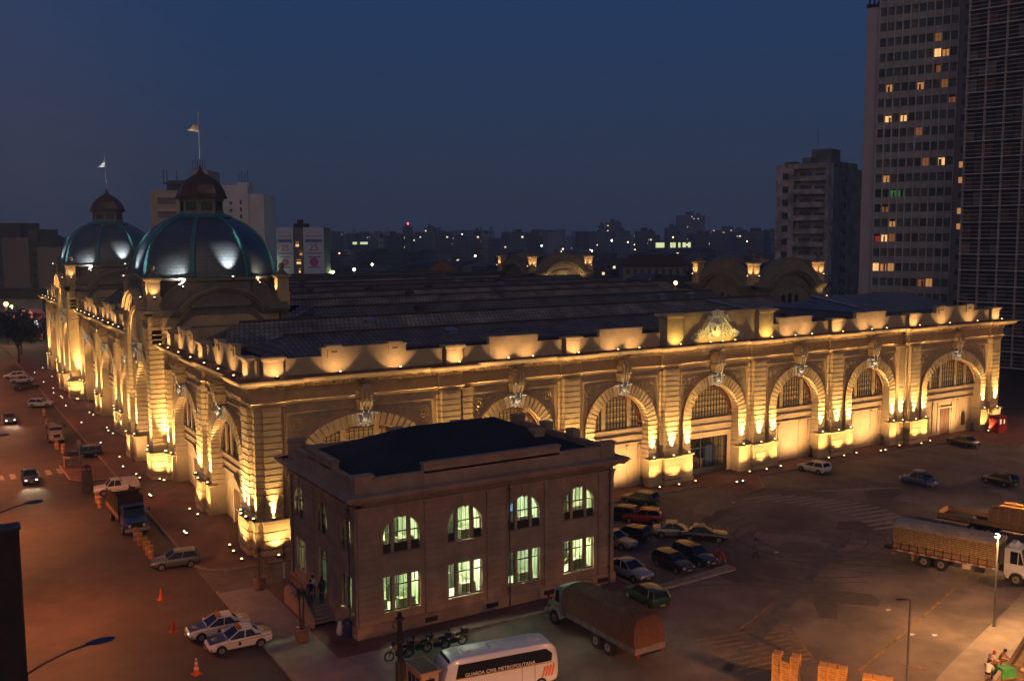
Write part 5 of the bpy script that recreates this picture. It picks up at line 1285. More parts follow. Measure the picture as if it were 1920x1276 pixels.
# ---- trucks
def truck_base(t, L, W_, axles, r, cabx, cab_m, nose=True, cabh=2.7):
    hw = W_/2
    g = MB(); g.box(-L/2+.2, -.42, .75, L/2-.4, .42, 1.0)
    for x in axles: g.box(x-.08, -hw+.1, r-.08, x+.08, hw-.1, r+.08)
    g.build('chassis', bars, t)
    for x in axles:
        for s in (-1, 1):
            g = MB(); g.wheel((x, s*(hw-.2), r), r, .34, n=22); w = g.build('wheel', black, t, 40)
            g = MB(); g.wheel((x, s*(hw-.02), r), r*.52, .03, n=16); g.m = 1; g.wheel((x, s*(hw+.0), r), r*.22, .06, n=10); g.build('rim', [rimm, mat('hub_rust', (.2, .1, .05), .6)], w)
    # cab with bonnet
    g = MB(); x0, x1, x2 = cabx     # rear of cab, windscreen base, nose
    def ring(x, w, z0, z1): return [(x, -w*.9, z0), (x, -w, z0+.15), (x, -w, z1-.25), (x, -w*.93, z1-.04), (x, -w*.5, z1), (x, 0, z1+.02), (x, w*.5, z1), (x, w*.93, z1-.04), (x, w, z1-.25), (x, w, z0+.15), (x, w*.9, z0)]
    cw = hw*.9; zb = 1.72
    if nose: loft(g, [ring(x0, cw, .7, zb), ring(x1, cw, .7, zb), ring(x1+.3, cw*.97, .75, zb-.02), ring(x2-.35, cw*.86, .75, zb-.2), ring(x2, cw*.8, .75, zb-.38)])
    else: loft(g, [ring(x0, cw, .6, zb), ring(x2-.1, cw, .6, zb), ring(x2, cw*.96, .65, zb-.05)])
    if nose:
        for s in (-1, 1): g.tube([(axles[-1]-r-.15, s*(hw-.22), r+.05), (axles[-1]-.3, s*(hw-.22), 2*r+.12), (axles[-1]+.35, s*(hw-.22), 2*r+.1), (axles[-1]+r+.12, s*(hw-.22), r+.25)], .2, 6)
    g.build('cab_body', cab_m, t, 40)
    xt = x1-.28 if nose else x2-.35; xb = x1 if nose else x2-.08
    g = MB(); g.add([(x0+.1, -cw*.97, zb-.02), (xb, -cw*.97, zb-.02), (xb, cw*.97, zb-.02), (x0+.1, cw*.97, zb-.02), (x0+.15, -cw*.88, cabh-.12), (xt, -cw*.88, cabh-.12), (xt, cw*.88, cabh-.12), (x0+.15, cw*.88, cabh-.12)], [(0, 3, 2, 1), (4, 5, 6, 7), (0, 1, 5, 4), (1, 2, 6, 5), (2, 3, 7, 6), (3, 0, 4, 7)])
    g.build('cab_glass', cglass, t)
    g = MB(); loft(g, [ring(x0, cw*.93, cabh-.14, cabh+.02), ring(x0+.2, cw*.95, cabh-.14, cabh+.08), ring(xt-.1, cw*.94, cabh-.14, cabh+.07), ring(xt+.06, cw*.9, cabh-.14, cabh-.0)])
    for s in (-1, 1):
        g.tube([(xb, s*cw*.96, zb), (xt, s*cw*.9, cabh-.1)], .06, 4); g.box(x0, s*cw*.93-.05, zb-.1, x0+.4, s*cw*.93+.05, cabh-.05); g.tube([(x0+.95 if nose else x0+1.1, s*cw*.97, zb), (x0+.98 if nose else x0+1.1, s*cw*.9, cabh-.1)], .04, 4)
    g.box(x0, -cw*.9, zb-.1, x0+.1, cw*.9, cabh-.1); g.build('cab_roof', cab_m, t, 40)
    for s in (-1, 1):
        g = MB(); g.tube([(xb-.05, s*cw, 2.1), (xb+.1, s*(cw+.32), 2.2)], .025, 4); g.box(xb+.06, s*(cw+.3)-.09, 1.95, xb+.12, s*(cw+.3)+.09, 2.4); g.build('mirror', bars, t)
        g = MB(); g.ball((x2+.02, s*cw*.62, 1.0), .14, .5, 1, 1, 10); g.build('headlight', headm, t)
    g = MB(); g.box(x2-.05, -hw*.92, .5, x2+.14, hw*.92, .78); g.build('front_bumper', bars if not nose else chrome, t)
    g = MB(); g.box(x2-.02, -cw*.5, .85, x2+.03, cw*.5, 1.28); g.build('grille', bars, t)
def stakes(g, x0, x1, hw, z0, z1, n, boards, th=.05):
    for s in (-1, 1):
        for k in range(n+1): x = x0+(x1-x0)*k/n; g.box(x-.05, s*hw-.06, z0-.1, x+.05, s*hw+.06, z1+.02)
        for b in range(boards): z = z0+(z1-z0)*b/boards; g.box(x0, s*hw-th/2, z+.02, x1, s*hw+th/2, z+(z1-z0)/boards*.72)
# tarpaulin truck, parked nose to the annex
t = thing('tarpaulin_truck', 'old truck with a load under a rust brown tarpaulin parked before the annex', 'truck', (15.3, -29.4, .008), R(91))
truck_base(t, 10.6, 2.5, (-2.4, -1.1, 3.75), .52, (2.9, 4.05, 5.05), paint('pale_green', (.22, .27, .22), 0, .4), True, 2.75)
g = MB(); g.box(-5.2, -1.25, 1.08, 2.7, 1.25, 1.22)
for s in (-1, 1):
    for k in range(16): g.m = k % 2+1; g.box(-5.15+k*.49, min(s*1.25, s*1.29), 1.06, -4.68+k*.49, max(s*1.25, s*1.29), 1.42)
g.m = 1; g.box(-5.28, -1.25, 1.0, -5.2, 1.25, 1.4); g.m = 3; g.box(-5.3, -1.2, .85, -5.22, 1.2, .93)
g.build('load_bed', [bars, mat('grey_board', (.15, .12, .13), .8), mat('blue_grey_board', (.10, .10, .13), .8), iron], t)
g = MB(); secs = []; random.seed(4)
for k in range(25):
    f = k/24; x = -5.25+8.0*f; zt = 3.15+.35*math.sin(f*math.pi*.85+.5)*.8+random.uniform(-.04, .04); dz = random.uniform(-.03, .03)
    wtop = 1.0+random.uniform(-.03, .03); ring = [(x, -1.27, 1.38), (x, -1.3, 1.9+dz), (x, -1.18, 2.75+dz), (x, -wtop, zt-.16), (x, -.5, zt-.03), (x, 0, zt), (x, .5, zt-.03), (x, wtop, zt-.16), (x, 1.18, 2.75), (x, 1.3, 1.9), (x, 1.27, 1.38)]
    if k == 0: ring = [(px+.22*(pz-1.38)/1.9, py*.98, pz) for px, py, pz in ring]
    secs.append(ring)
loft(g, secs); 
for k in range(8):
    x = -4.8+k*.98; g.tube([(x, -1.31, 1.45), (x+.05, -1.2, 2.7), (x+.05, -.86, 3.38), (x+.1, 0, 3.55), (x+.05, .86, 3.38), (x+.05, 1.2, 2.7), (x, 1.31, 1.45)], .025, 4)
g.build('tarpaulin', mat('rust_canvas', (.105, .045, .024), .85, var=.2, scale=2.5, bump=.9, bscale=3.), t, 35)
for s in (-1, 1): g = MB(); g.box(-5.3, s*1.0-.1, .82, -5.24, s*1.0+.1, .98); g.build('taillight', tailm, t)
g = MB(); g.box(.4, -1.2, .55, 1.6, -.75, 1.0); g.build('fuel_tank', mat('blue_grey_tank', (.08, .12, .14), .5), t)
# loaded white truck at right
woodm = mat('load_wood', (.42, .26, .11), .8, var=.35, scale=6)
wood2 = mat('side_boards', (.30, .17, .07), .8, var=.35, scale=4)
sack = mat('sack_cloth', (.42, .33, .22), .9, var=.25, scale=2, bump=1., bscale=3)
t = thing('loaded_truck', 'long white cab truck piled with wooden crates under pale sacking', 'truck', (48.55, -33.9, .008), R(-71))
truck_base(t, 12.6, 2.5, (-2.6, -1.25, 4.35), .52, (3.45, 4.85, 6.1), paint('white_g', (.70, .66, .60), 0), True, 2.85)
g = MB(); g.box(-5.2, -1.28, 1.1, 3.1, 1.28, 1.25)
for s in (-1, 1):
    for k in range(18): g.m = 1+k % 2; g.box(-5.2+k*.46, min(s*1.28, s*1.31), 1.0, -4.76+k*.46, max(s*1.28, s*1.31), 1.16)
    g.m = 3; g.box(-5.2, s*1.26-.03, 1.25, 3.1, s*1.26+.03, 1.62)
    g.m = 0
    for k in range(13): g.box(-5.15+k*.67, s*1.3-.04, 1.1, -5.08+k*.67, s*1.3+.04, 1.75)
g.build('load_bed', [bars, mat('reflective_red', (.35, .08, .04), .5), mat('reflective_white', (.45, .4, .35), .5), wood2], t)
random.seed(9)
g = MB(); g.box(-5.05, -1.12, 1.25, 2.95, 1.12, 3.1)
g.m = 1
for s in (-1, 1):
    for r_ in range(10):
        x = -5.1; z = 1.66+r_*.148
        while x < 2.95: 
            w = random.uniform(.30, .36); g.box(x, min(s*1.1, s*(1.2+random.uniform(0, .03))), z, min(3.0, x+w-.03), max(s*1.1, s*(1.2+random.uniform(0, .03))), z+.105); x += w
for r_ in range(10):
    for k in range(7): g.box(-5.17, -1.15+k*.33, 1.66+r_*.148, -5.04, -1.15+k*.33+.29, 1.77+r_*.148)
g.build('crate_load', [bars, woodm], t)
g = MB(); secs = []
for k in range(31):
    f = k/30; x = -5.15+8.25*f; b_ = random.uniform(-.05, .07); secs.append([(x, -1.24, 2.98), (x, -1.25, 3.14), (x, -.9, 3.34+b_), (x, -.35, 3.5+b_), (x, .3, 3.5+b_*.5), (x, .9, 3.33), (x, 1.25, 3.12), (x, 1.24, 2.98)])
loft(g, secs); g.build('sacking', sack, t, 45)
g = MB(); g.frus(3.6, -.55, 4.3, .55, 2.9, 3.7, -.5, 4.05, .5, 3.2); g.build('air_deflector', paint('white_g', (.7, .66, .6)), t, 30)
g = MB(); g.box(1.3, -1.25, .55, 2.0, -.8, 1.0); g.m = 1; g.box(.4, -1.24, .6, 1.0, -.9, 1.0); g.build('fuel_tank', [iron, mat('white_box', (.5, .45, .35), .6)], t)
g = MB(); g.box(-3.6, -1.22, .35, -3.5, -.8, 1.0); g.box(-5.3, -1.1, .6, -5.1, 1.1, .7); g.build('mudflap', wood2, t)
# flatbed truck behind it
t = thing('flatbed_truck', 'flatbed truck with empty wooden deck and stacked crates behind the loaded truck', 'truck', (60.0, -30.6, .008), R(-73))
truck_base(t, 12.4, 2.5, (-2.6, -1.2, 4.3), .5, (3.6, 4.95, 6.0), paint('brown', (.12, .06, .04), 0, .5), True, 2.7)
g = MB(); g.box(-5.6, -1.3, 1.1, 3.3, 1.3, 1.25)
g.m = 1; g.box(-5.65, -1.3, 1.1, -5.58, 1.3, 1.75)
for s in (-1, 1): g.box(-5.6, s*1.3-.03, 1.12, 3.3, s*1.3+.03, 1.6)
g.m = 2; g.frus(-4.2, -1.0, -2.6, .2, 1.26, -4.1, -.9, -2.8, 0, 1.5)
g.build('load_bed', [bars, wood2, mat('dark_tarp_roll', (.04, .05, .06), .8)], t)
G3 = 'crates on the flatbed truck'
crate_m = [mat('crate_slats', (.48, .27, .09), .8, var=.3, scale=5), bars]
def crate_mesh(w=.62, d=.42, h=.36):
    g = MB(); g.m = 1; g.box(-w/2+.02, -d/2+.02, .02, w/2-.02, d/2-.02, h-.03); g.m = 0
    for z in (0, .12, .24):
        for s in (-1, 1): g.box(-w/2, s*d/2-.012, z, w/2, s*d/2+.012, z+.09); g.box(s*w/2-.012, -d/2, z, s*w/2+.012, d/2, z+.09)
    for sx in (-1, 1):
        for sy in (-1, 1): g.box(sx*w/2-.03, sy*d/2-.03, 0, sx*w/2+.03, sy*d/2+.03, h)
    for k in range(4): g.box(-w/2+.02+k*.15, -d/2, h-.03, -w/2+.14+k*.15, d/2, h-.01)
    return g
cr0 = None
def crate(x, y, z, rz, label, group, sc=1.):
    global cr0
    if cr0 is None: cr0 = crate_mesh().build('wooden_crate', crate_m); o = cr0
    else: o = cr0.copy(); COL.objects.link(o)
    o.location = (x, y, z); o.rotation_euler = (0, 0, rz); o.scale = (sc, sc, sc); tag(o, label, 'crate', group); return o
tm = Matrix.Translation((60.0, -30.6, 0)) @ Matrix.Rotation(R(-73), 4, 'Z')
random.seed(3)
COLN = ['rearmost', 'second', 'third', 'fourth', 'fifth']
for i in range(5):
    for j in range(2):
        for k in range(4 if i else 3):
            p = tm @ Vector((-.9+i*.88, -.85+j*.9+(.35 if j else 0), 1.26+k*.47)); crate(p.x, p.y, p.z, R(-73)+random.uniform(-.05, .05), 'crate on the flatbed truck, %s column from the tail, %s row, %s layer up' % (COLN[i], ('near', 'far')[j], ORD[k]), G3, 1.28)
# crate stacks by the lower edge
G4 = 'crates in the stacks by the lower edge'
for si, (x, y, nm) in enumerate([(20.1, -41.7, 'left'), (21.15, -44.3, 'middle'), (22.1, -46.7, 'right')]):
    d = Vector((.92, -1.4)).normalized(); q = Vector((-d.y, d.x))
    for i in range(3):
        for k in range(6):
            if k == 5 and i == 1 and si == 0: continue
            px = x+d.x*(i-1)*.52; py = y+d.y*(i-1)*.52; lean = .0
            crate(px+random.uniform(-.03, .03), py+random.uniform(-.03, .03), .008+k*.398, math.atan2(q.y, q.x)+random.uniform(-.06, .06), 'crate in the %s stack at the lower edge, %s column, %s layer up' % (nm, ('left', 'middle', 'right')[i], ORD[k]), G4, 1.1)
# blue truck with high crates on the street
t = thing('blue_truck', 'blue cab truck with tall dark stake sides parked on the street', 'truck', (-7.15, 16.3, .008), R(-89))
truck_base(t, 8.8, 2.3, (-2.4, 3.1), .48, (1.9, 3.2, 4.2), paint('blue_cab', (.02, .05, .14), 0, .4), True, 2.55)
g = MB(); g.box(-4.3, -1.15, 1.0, 1.7, 1.15, 1.14); g.m = 1; stakes(g, -4.3, 1.7, 1.12, 1.15, 1.6, 6, 3)
g.m = 2; stakes(g, -1.9, 1.7, 1.1, 1.62, 3.2, 4, 5); g.box(1.62, -1.1, 1.2, 1.7, 1.1, 3.2); g.box(-.35, -1.1, 1.2, -.27, 1.1, 3.2); g.box(-4.3, -1.1, 1.2, -4.25, 1.1, 1.7); stakes(g, -4.2, -2.0, 1.08, 1.62, 2.9, 3, 4)
g.build('load_bed', [bars, wood2, mat('dark_boards', (.05, .03, .02), .85)], t)
g = MB(); g.box(-4.0, -.95, 1.15, 1.5, .95, 2.3); g.build('cargo', bars, t)
# old light truck farther up
t = thing('old_truck', 'old orange lit light truck with loaded bed facing the camera up the street', 'truck', (-8.0, 64.2, .008), R(-92), G2)
truck_base(t, 6.4, 1.9, (-1.7, 1.9), .38, (.8, 2.0, 3.0), paint('cream', (.45, .32, .22), 0, .5), True, 2.05)
g = MB(); g.box(-3.1, -.95, .85, .7, .95, 1.0); g.m = 1; stakes(g, -3.1, .7, .92, 1.0, 1.7, 4, 3); g.box(.64, -.9, 1.0, .7, .9, 1.75); g.build('load_bed', [bars, wood2], t)
g = MB(); [g.ball((-2.6+k*.55, random.uniform(-.4, .4), 1.6), .42, n=8) for k in range(6)]; g.build('sacks', sack, t, 60)
# bus
t = thing('guard_bus', 'white minibus with black window band and orange flash beside the guard booth', 'bus', (5.35, -32.3, .008), R(172))
g = MB(); bw2 = 1.05; secs = []
for x, z0, z1, w in ((-3.75, .75, 2.0, .86), (-3.62, .45, 2.45, .95), (-3.3, .35, 2.78, 1), (-2.6, .32, 2.86, 1), (2.6, .32, 2.86, 1), (3.0, .32, 2.80, .99), (3.4, .34, 2.55, .97), (3.68, .42, 1.6, .93), (3.78, .55, 1.1, .86)):
    w *= bw2; secs.append([(x, -w*.9, z0), (x, -w, z0+.12), (x, -w, z0+(z1-z0)*.5), (x, -w*.96, z1-.28), (x, -w*.86, z1-.06), (x, -w*.4, z1), (x, w*.4, z1), (x, w*.86, z1-.06), (x, w*.96, z1-.28), (x, w, z0+(z1-z0)*.5), (x, w, z0+.12), (x, w*.9, z0)])
loft(g, secs); g.build('body', paint('white_h', (.62, .62, .66), 0), t, 35)
g = MB()
for s in (-1, 1): y0, y1 = sorted((s*bw2*.93, s*(bw2+.012))); g.prism([(-3.25, 1.72), (2.95, 1.62), (2.75, 2.5), (-2.9, 2.52), (-3.3, 2.2)], y0, y1)
g.build('window_band', cglass, t)
g = MB(); g.add([(3.70, -.88, 1.35), (3.70, .88, 1.35), (3.12, .84, 2.66), (3.12, -.84, 2.66), (3.66, -.9, 1.33), (3.66, .9, 1.33), (3.0, .8, 2.66), (3.0, -.8, 2.66)], [(0, 1, 2, 3), (4, 7, 6, 5), (0, 4, 5, 1), (2, 6, 7, 3), (0, 3, 7, 4), (1, 5, 6, 2)])
g.box(3.2, -.75, 2.5, 3.3, .75, 2.74); g.build('windscreen', cglass, t)
g = MB()
for s in (-1, 1): y0, y1 = sorted((s*bw2*.99, s*(bw2+.014))); g.box(-3.3, y0, 1.62, 2.95, y1, 1.68); g.m = 1; g.box(-2.15, y0, .5, -2.13, y1, 1.62); g.box(-1.3, y0, .5, -1.28, y1, 1.62); g.m = 0
g.build('side_trim', [mat('ochre_line', (.45, .25, .05), .5), bars], t)
for s in (-1, 1):
    y0, y1 = sorted((s*bw2*.98, s*(bw2+.016)))
    for k in range(4): g = MB(); g.prism([(-2.7-.2*k, .8), (-2.58-.2*k, .8), (-2.78-.2*k, 1.45+.05*k), (-2.88-.2*k, 1.4)], y0, y1); g.build('orange_flash', mat('orange_paint', (.6, .12, .02), .5), t)
hm_ = mat('hatch_plastic', (.55, .53, .55), .5)
g = MB(); g.lathe([(.5, 0), (.5, .03), (.42, .05)], 18, (-2.4, 0, 2.87)); g.build('roof_emblem', hm_, t, 40)
for q in ((-.2, -.35, 2.86, .5, .35, 2.93), (1.7, -.3, 2.86, 2.2, .3, 2.92)): g = MB(); g.box(*q); g.build('roof_hatch', hm_, t)
wheel_set(t, 7.4, 2.1, (-2.55, 2.45), .38, .25)
def writing(txt, size, m, loc, rot, parent, name='lettering'):
    cu = bpy.data.curves.new(name, 'FONT'); cu.body = txt; cu.size = size; cu.extrude = .004; cu.align_x = 'CENTER'
    tmp = bpy.data.objects.new('tmp', cu); COL.objects.link(tmp); dg = bpy.context.evaluated_depsgraph_get(); me = bpy.data.meshes.new_from_object(tmp.evaluated_get(dg)); bpy.data.objects.remove(tmp)
    me.materials.clear(); me.materials.append(m); o = bpy.data.objects.new(name, me); COL.objects.link(o); o.parent = parent; o.location = loc; o.rotation_euler = rot; return o
writing('GUARDA CIVIL METROPOLITANA', .30, mat('white_letters', (.75, .75, .75), .6), (.1, bw2+.02, 1.72), (R(90), 0, R(180)), t)
# motorbikes
def moto(x, y, rz, label):
    t = thing('motorbike', label, 'motorbike', (x, y, .15), R(rz), 'motorbikes beside the bus')
    for xx in (-.62, .68):
        g = MB()
        P = [(xx+.30*math.cos(a*math.pi/8), 0, .31+.30*math.sin(a*math.pi/8)) for a in range(17)]; g.tube(P, .055, 6); w = g.build('wheel', black, t, 60)
        g = MB()
        for k in range(6): a = k*math.pi/3; g.tube([(xx, 0, .31), (xx+.27*math.cos(a), 0, .31+.27*math.sin(a))], .012, 4)
        g.ball((xx, 0, .31), .06, n=6); g.build('rim', rimm, w)
    g = MB(); g.tube([(.68, 0, .31), (.5, 0, .8), (.42, 0, 1.0)], .04, 6); g.tube([(.45, 0, .85), (.0, 0, .6), (-.62, 0, .31)], .045, 6); g.box(-.2, -.13, .28, .25, .13, .6); g.tube([(.1, -.14, .3), (-.4, -.16, .28), (-.9, -.16, .4)], .045, 6); g.build('frame', iron, t)
    g = MB(); g.ball((.15, 0, .82), .24, 1.3, .7, .7, 10); g.build('fuel_tank', paint('orange_tank', (.4, .12, .03)), t, 60)
    g = MB(); g.box(-.7, -.14, .75, -.05, .14, .86); g.m = 1; g.box(-.95, -.22, .80, -.6, .22, 1.15); g.build('seat', [black, mat('top_box', (.03, .03, .035), .5)], t)
    g = MB(); g.tube([(.38, -.36, 1.05), (.42, 0, 1.0), (.38, .36, 1.05)], .02, 5); g.m = 1; g.ball((.56, 0, .9), .11, n=8); g.m = 0; g.frus(.45, -.16, .5, .16, .95, .32, -.12, .36, .12, 1.3); g.build('handlebar', [iron, headm], t)
for x, y, rz, l in [(2.1, -25.45, 175, 'motorbike at the left end of the row, behind the dark pole'), (3.6, -25.3, 180, 'second motorbike from the left in the row behind the bus'), (4.8, -25.5, 172, 'third motorbike from the left in the row behind the bus'), (6.1, -25.5, 178, 'motorbike at the right end of the row behind the bus')]: moto(x, y, rz, l)
# ================================================================ STREET FURNITURE
SOD = (1, .29, .065); SODW = (1, .50, .18)
polem = mat('lamp_pole', (.10, .10, .11), .5, metal=.4)
def street_lamp(x, y, z, rz, arm, power, col, label, lit=False, cone=150, r=.09, group='street lamps', headcol=(.03, .06, .14)):
    t = thing('street_lamp', label, 'street lamp', (x, y, 0.004), rz, group)
    g = MB(); g.lathe([(r*1.8, 0), (r*1.8, .12), (r*1.2, .2), (r, 1.2), (r*.6, z-.25)], 10); g.build('pole', polem, t, 40)
    g = MB()
    if arm > .8: g.tube([(0, 0, z-.9), (arm*.35, 0, z-.45), (arm*.7, 0, z-.12), (arm, 0, z)], .055, 6, .04)
    else: g.tube([(0, 0, z-.3), (0, 0, z-.05), (arm*.4, 0, z+.02), (arm, 0, z)], .05, 6)
    g.build('arm', polem, t, 40)
    g = MB(); s = 1. if arm > .8 else .55
    g.ball((arm+.42*s, 0, z+.04), .30*s, 2.1, .85, .42, 12); h = g.build('lamp_head', mat('lamp_head_blue' if arm > .8 else 'lamp_head_grey', headcol if arm > .8 else (.06, .06, .06), .4, metal=.2), t, 60)
    g = MB(); g.ball((arm+.42*s, 0, z-.03*s), .10*s, 1.2, .8, .3, 10)
    g.build('lens', mat('sodium_lens', (1, .7, .4), .3, emit=(1, .75, .35), es=25 if True else 1, var=0) if power else headm, h, 60)
    if power:
        ld = bpy.data.lights.new('lamp_light', 'SPOT'); ld.energy = power; ld.color = col; ld.spot_size = R(cone); ld.spot_blend = .5; ld.shadow_soft_size = .12
        o = bpy.data.objects.new('lamp_light', ld); COL.objects.link(o); o.parent = t; o.location = (arm+.42*s, 0, z-.18)
    return t
PL = 7800
STREET_LAMPS = [(-20.6, -35.0), (-20.6, -6.8), (-20.6, 21), (-20.6, 49), (-20.6, 77), (-20.6, 105), (-20.6, 133), (-20.6, 161)]
nm = ['nearest the camera at the lower left', 'second along the street, above the dark roof', 'third along the street', 'fourth along the street', 'fifth along the street', 'sixth along the street', 'seventh along the street', 'eighth along the street']
for i, (x, y) in enumerate(STREET_LAMPS): street_lamp(x, y, 9., R(3), 3.1, PL*(.85 if i == 0 else 1), SOD, 'curved arm street lamp with blue grey head, '+nm[i])
lamp_t = street_lamp(39.7, -42.5, 6.75, R(200), 0.25, 6000, SODW, 'thin street lamp with a bright lit head on the right hand pavement', cone=165, r=.085, group='plaza lamps')
g = MB(); g.ball((.32, 0, 6.70), .17, n=10); g.build('glowing_bulb', mat('bright_bulb', (1, .9, .7), .3, emit=(1, .85, .55), es=40, var=0), lamp_t, 60)
street_lamp(23.9, -47.3, 6.75, R(150), .25, 0, SODW, 'thin unlit street lamp beside the crate stacks', r=.085, group='plaza lamps')
street_lamp(62.5, -36.2, 6.75, R(200), .25, 9000, SODW, 'thin added street lamp on the pavement beyond the right edge', cone=165, r=.085, group='plaza lamps')  # unseen lamp added to brighten the right side of the plaza
# unseen cobra lamps, added to light the annex, yard and plaza
street_lamp(2, -61, 8, R(80), 1.2, 48000, (1, .40, .14), 'added street lamp out of view below the lower edge facing the annex', cone=170)
street_lamp(24, -64, 10, R(120), 1.2, 42000, (1, .38, .10), 'tall street lamp beyond the lower right edge', cone=170)
street_lamp(119, -32, 11, R(160), 1.2, 60000, (1, .52, .24), 'tall added street lamp out of view beyond the right edge of the plaza', cone=170)
street_lamp(-13, -58, 8, R(80), 1.2, 14000, SOD, 'added street lamp below the lower left edge of the view', cone=170)

# utility pole
t = thing('utility_pole', 'dark thick utility pole with fittings in front of the guard booth', 'pole', (-.8, -32.0, KH))
g = MB(); g.lathe([(.19, 0), (.17, 3), (.14, 5.9)], 10); g.build('pole', mat('tarred_wood', (.025, .02, .018), .9), t, 40)
g = MB(); g.box(-.2, -.17, 5.5, .2, .17, 5.62); g.tube([(-.16, 0, 5.4), (-.42, 0, 5.42), (-.44, 0, 5.2), (-.36, 0, 5.05)], .035, 5); g.box(-.24, -.15, 1.9, .28, .15, 3.0); g.box(-.2, -.2, 4.2, .2, .2, 4.32); g.build('fittings', bars, t)
# booth
t = thing('guard_booth', 'small plastered guard booth with flat dark roof between the pole and the bus', 'booth', (.58, -32.0, KH))
g = MB(); g.box(-.55, -1.0, 0, .55, 1.0, 2.35); g.build('wall', annexst, t)
g = MB(); g.box(-.68, -1.13, 2.35, .68, 1.13, 2.46); g.m = 1; g.box(-.56, -1.0, 2.461, .56, 1.0, 2.49); g.build('roof', [annexst, mat('roof_panel', (.10, .055, .05), .6)], t)
for y in (-.55, .0, .55): g = MB(); g.box(-.565, y-.2, 1.1, -.54, y+.2, 2.0); g.build('window', cglass, t)
g = MB(); g.box(-.3, -1.012, 1.1, .3, -.99, 2.0); g.m = 1; g.box(-.05, -1.02, 2.02, .05, -1.01, 2.1); g.build('window', [cglass, bars], t)
# white post, trestle, bin, sack
g = MB(); g.lathe([(.1, 0), (.1, 1.5)], 10); g.m = 1; g.lathe([(.075, 1.5), (.07, 2.9)], 10); g.frus(-.2, -.16, .2, .16, 0, -.1, -.1, .1, .1, .12)
tag(g.build('post', [mat('white_post', (.5, .45, .42), .6), polem], loc=(.6, -6.9, KH), smooth=40), 'slim half white post at the near corner of the annex', 'post')
t = thing('trestle', 'small folding trestle standing by the palm at the market corner', 'trestle', (-.2, -4.3, .01), R(20))
for s in (-1, 1): g = MB(); g.tube([(s*.1, 0, 1.3), (s*.55, .2, 0)], .035, 5); g.build('leg', wood2, t); g = MB(); g.tube([(s*.1, 0, 1.3), (s*.4, -.35, 0)], .035, 5); g.build('leg', wood2, t)
g = MB(); g.box(-.42, -.04, .55, .42, .04, .62); g.box(-.2, -.05, 1.2, .2, .05, 1.32); g.build('crossbar', wood2, t)
t = thing('litter_bin', 'round blue litter bin with a hood against the annex wall', 'bin', (.62, -20.2, KH))
g = MB(); g.lathe([(.28, 0), (.33, .05), (.34, .95)], 14); g.build('barrel', mat('blue_plastic', (.03, .03, .12), .5), t, 40)
g = MB(); g.lathe([(.36, .95), (.36, 1.0), (.28, 1.18), (.12, 1.27)], 14); g.m = 1; g.box(-.37, -.14, .8, -.33, .14, .92); g.build('hood', [mat('blue_plastic_dark', (.015, .015, .05), .4), chrome], t, 40)
g = MB(); g.ball((0, 0, .30), .3, .85, .85, 1.15, 10); g.frus(-.16, -.16, .16, .16, .55, -.06, -.06, .06, .06, .95); g.ball((0, 0, .95), .12, 1, 1, .6, 8)
tag(g.build('rubbish_sack', mat('white_plastic', (.62, .55, .50), .5, bump=.6, bscale=6), loc=(.25, -19.75, KH), smooth=60), 'knotted white rubbish sack leaning beside the blue bin', 'sack')
# potted palms
def palm(x, y, h, label, rnd):
    random.seed(rnd); t = thing('potted_palm', label, 'potted plant', (x, y, KH), 0, 'potted palms by the annex')
    g = MB(); g.lathe([(.36, 0), (.42, .05), (.50, .45), (.52, .85), (.58, .88), (.58, .98), (.48, .98), (.46, .9), (.0, .88)], 16, capt=False); g.build('pot', mat('clay_pot', (.28, .15, .09), .85, var=.3), t, 40)
    g = MB()
    for s in ((-1, 1) if h > 3 else (0,)): g.tube([(s*.1, 0, .85), (s*.13, .03, .85+(h-.9)*.5), (s*.16, 0, h-.1)], .07, 7, .05)
    g.build('stem', mat('palm_stem', (.12, .07, .04), .9, var=.3), t)
    g = MB()
    for s in ((-1, 1) if h > 3 else (0,)):
        for k in range(34):
            a = random.uniform(0, 6.28); e = random.uniform(-.5, 1.25); L = random.uniform(.55, .85); c = (s*.16, 0, h-.15)
            p1 = (c[0]+math.cos(a)*L*.55*math.cos(e), c[1]+math.sin(a)*L*.55*math.cos(e), c[2]+L*.55*math.sin(e)+.08); p2 = (c[0]+math.cos(a)*L*math.cos(e), c[1]+math.sin(a)*L*math.cos(e), c[2]+L*math.sin(e)-.12)
            w = .035; q = (-math.sin(a)*w, math.cos(a)*w)
            g.add([(c[0]-q[0]*.5, c[1]-q[1]*.5, c[2]), (c[0]+q[0]*.5, c[1]+q[1]*.5, c[2]), (p1[0]+q[0], p1[1]+q[1], p1[2]), (p1[0]-q[0], p1[1]-q[1], p1[2]), p2], [(0, 1, 2, 3), (3, 2, 4)])
    g.build('leaves', mat('palm_leaf', (.045, .06, .02), .7, var=.4), t)
palm(-1.7, -7.9, 3.0, 'single stemmed spiky palm in a clay pot at the market corner', 1); palm(-2.3, -19.4, 3.4, 'twin stemmed palm in a clay pot before the annex steps', 2)
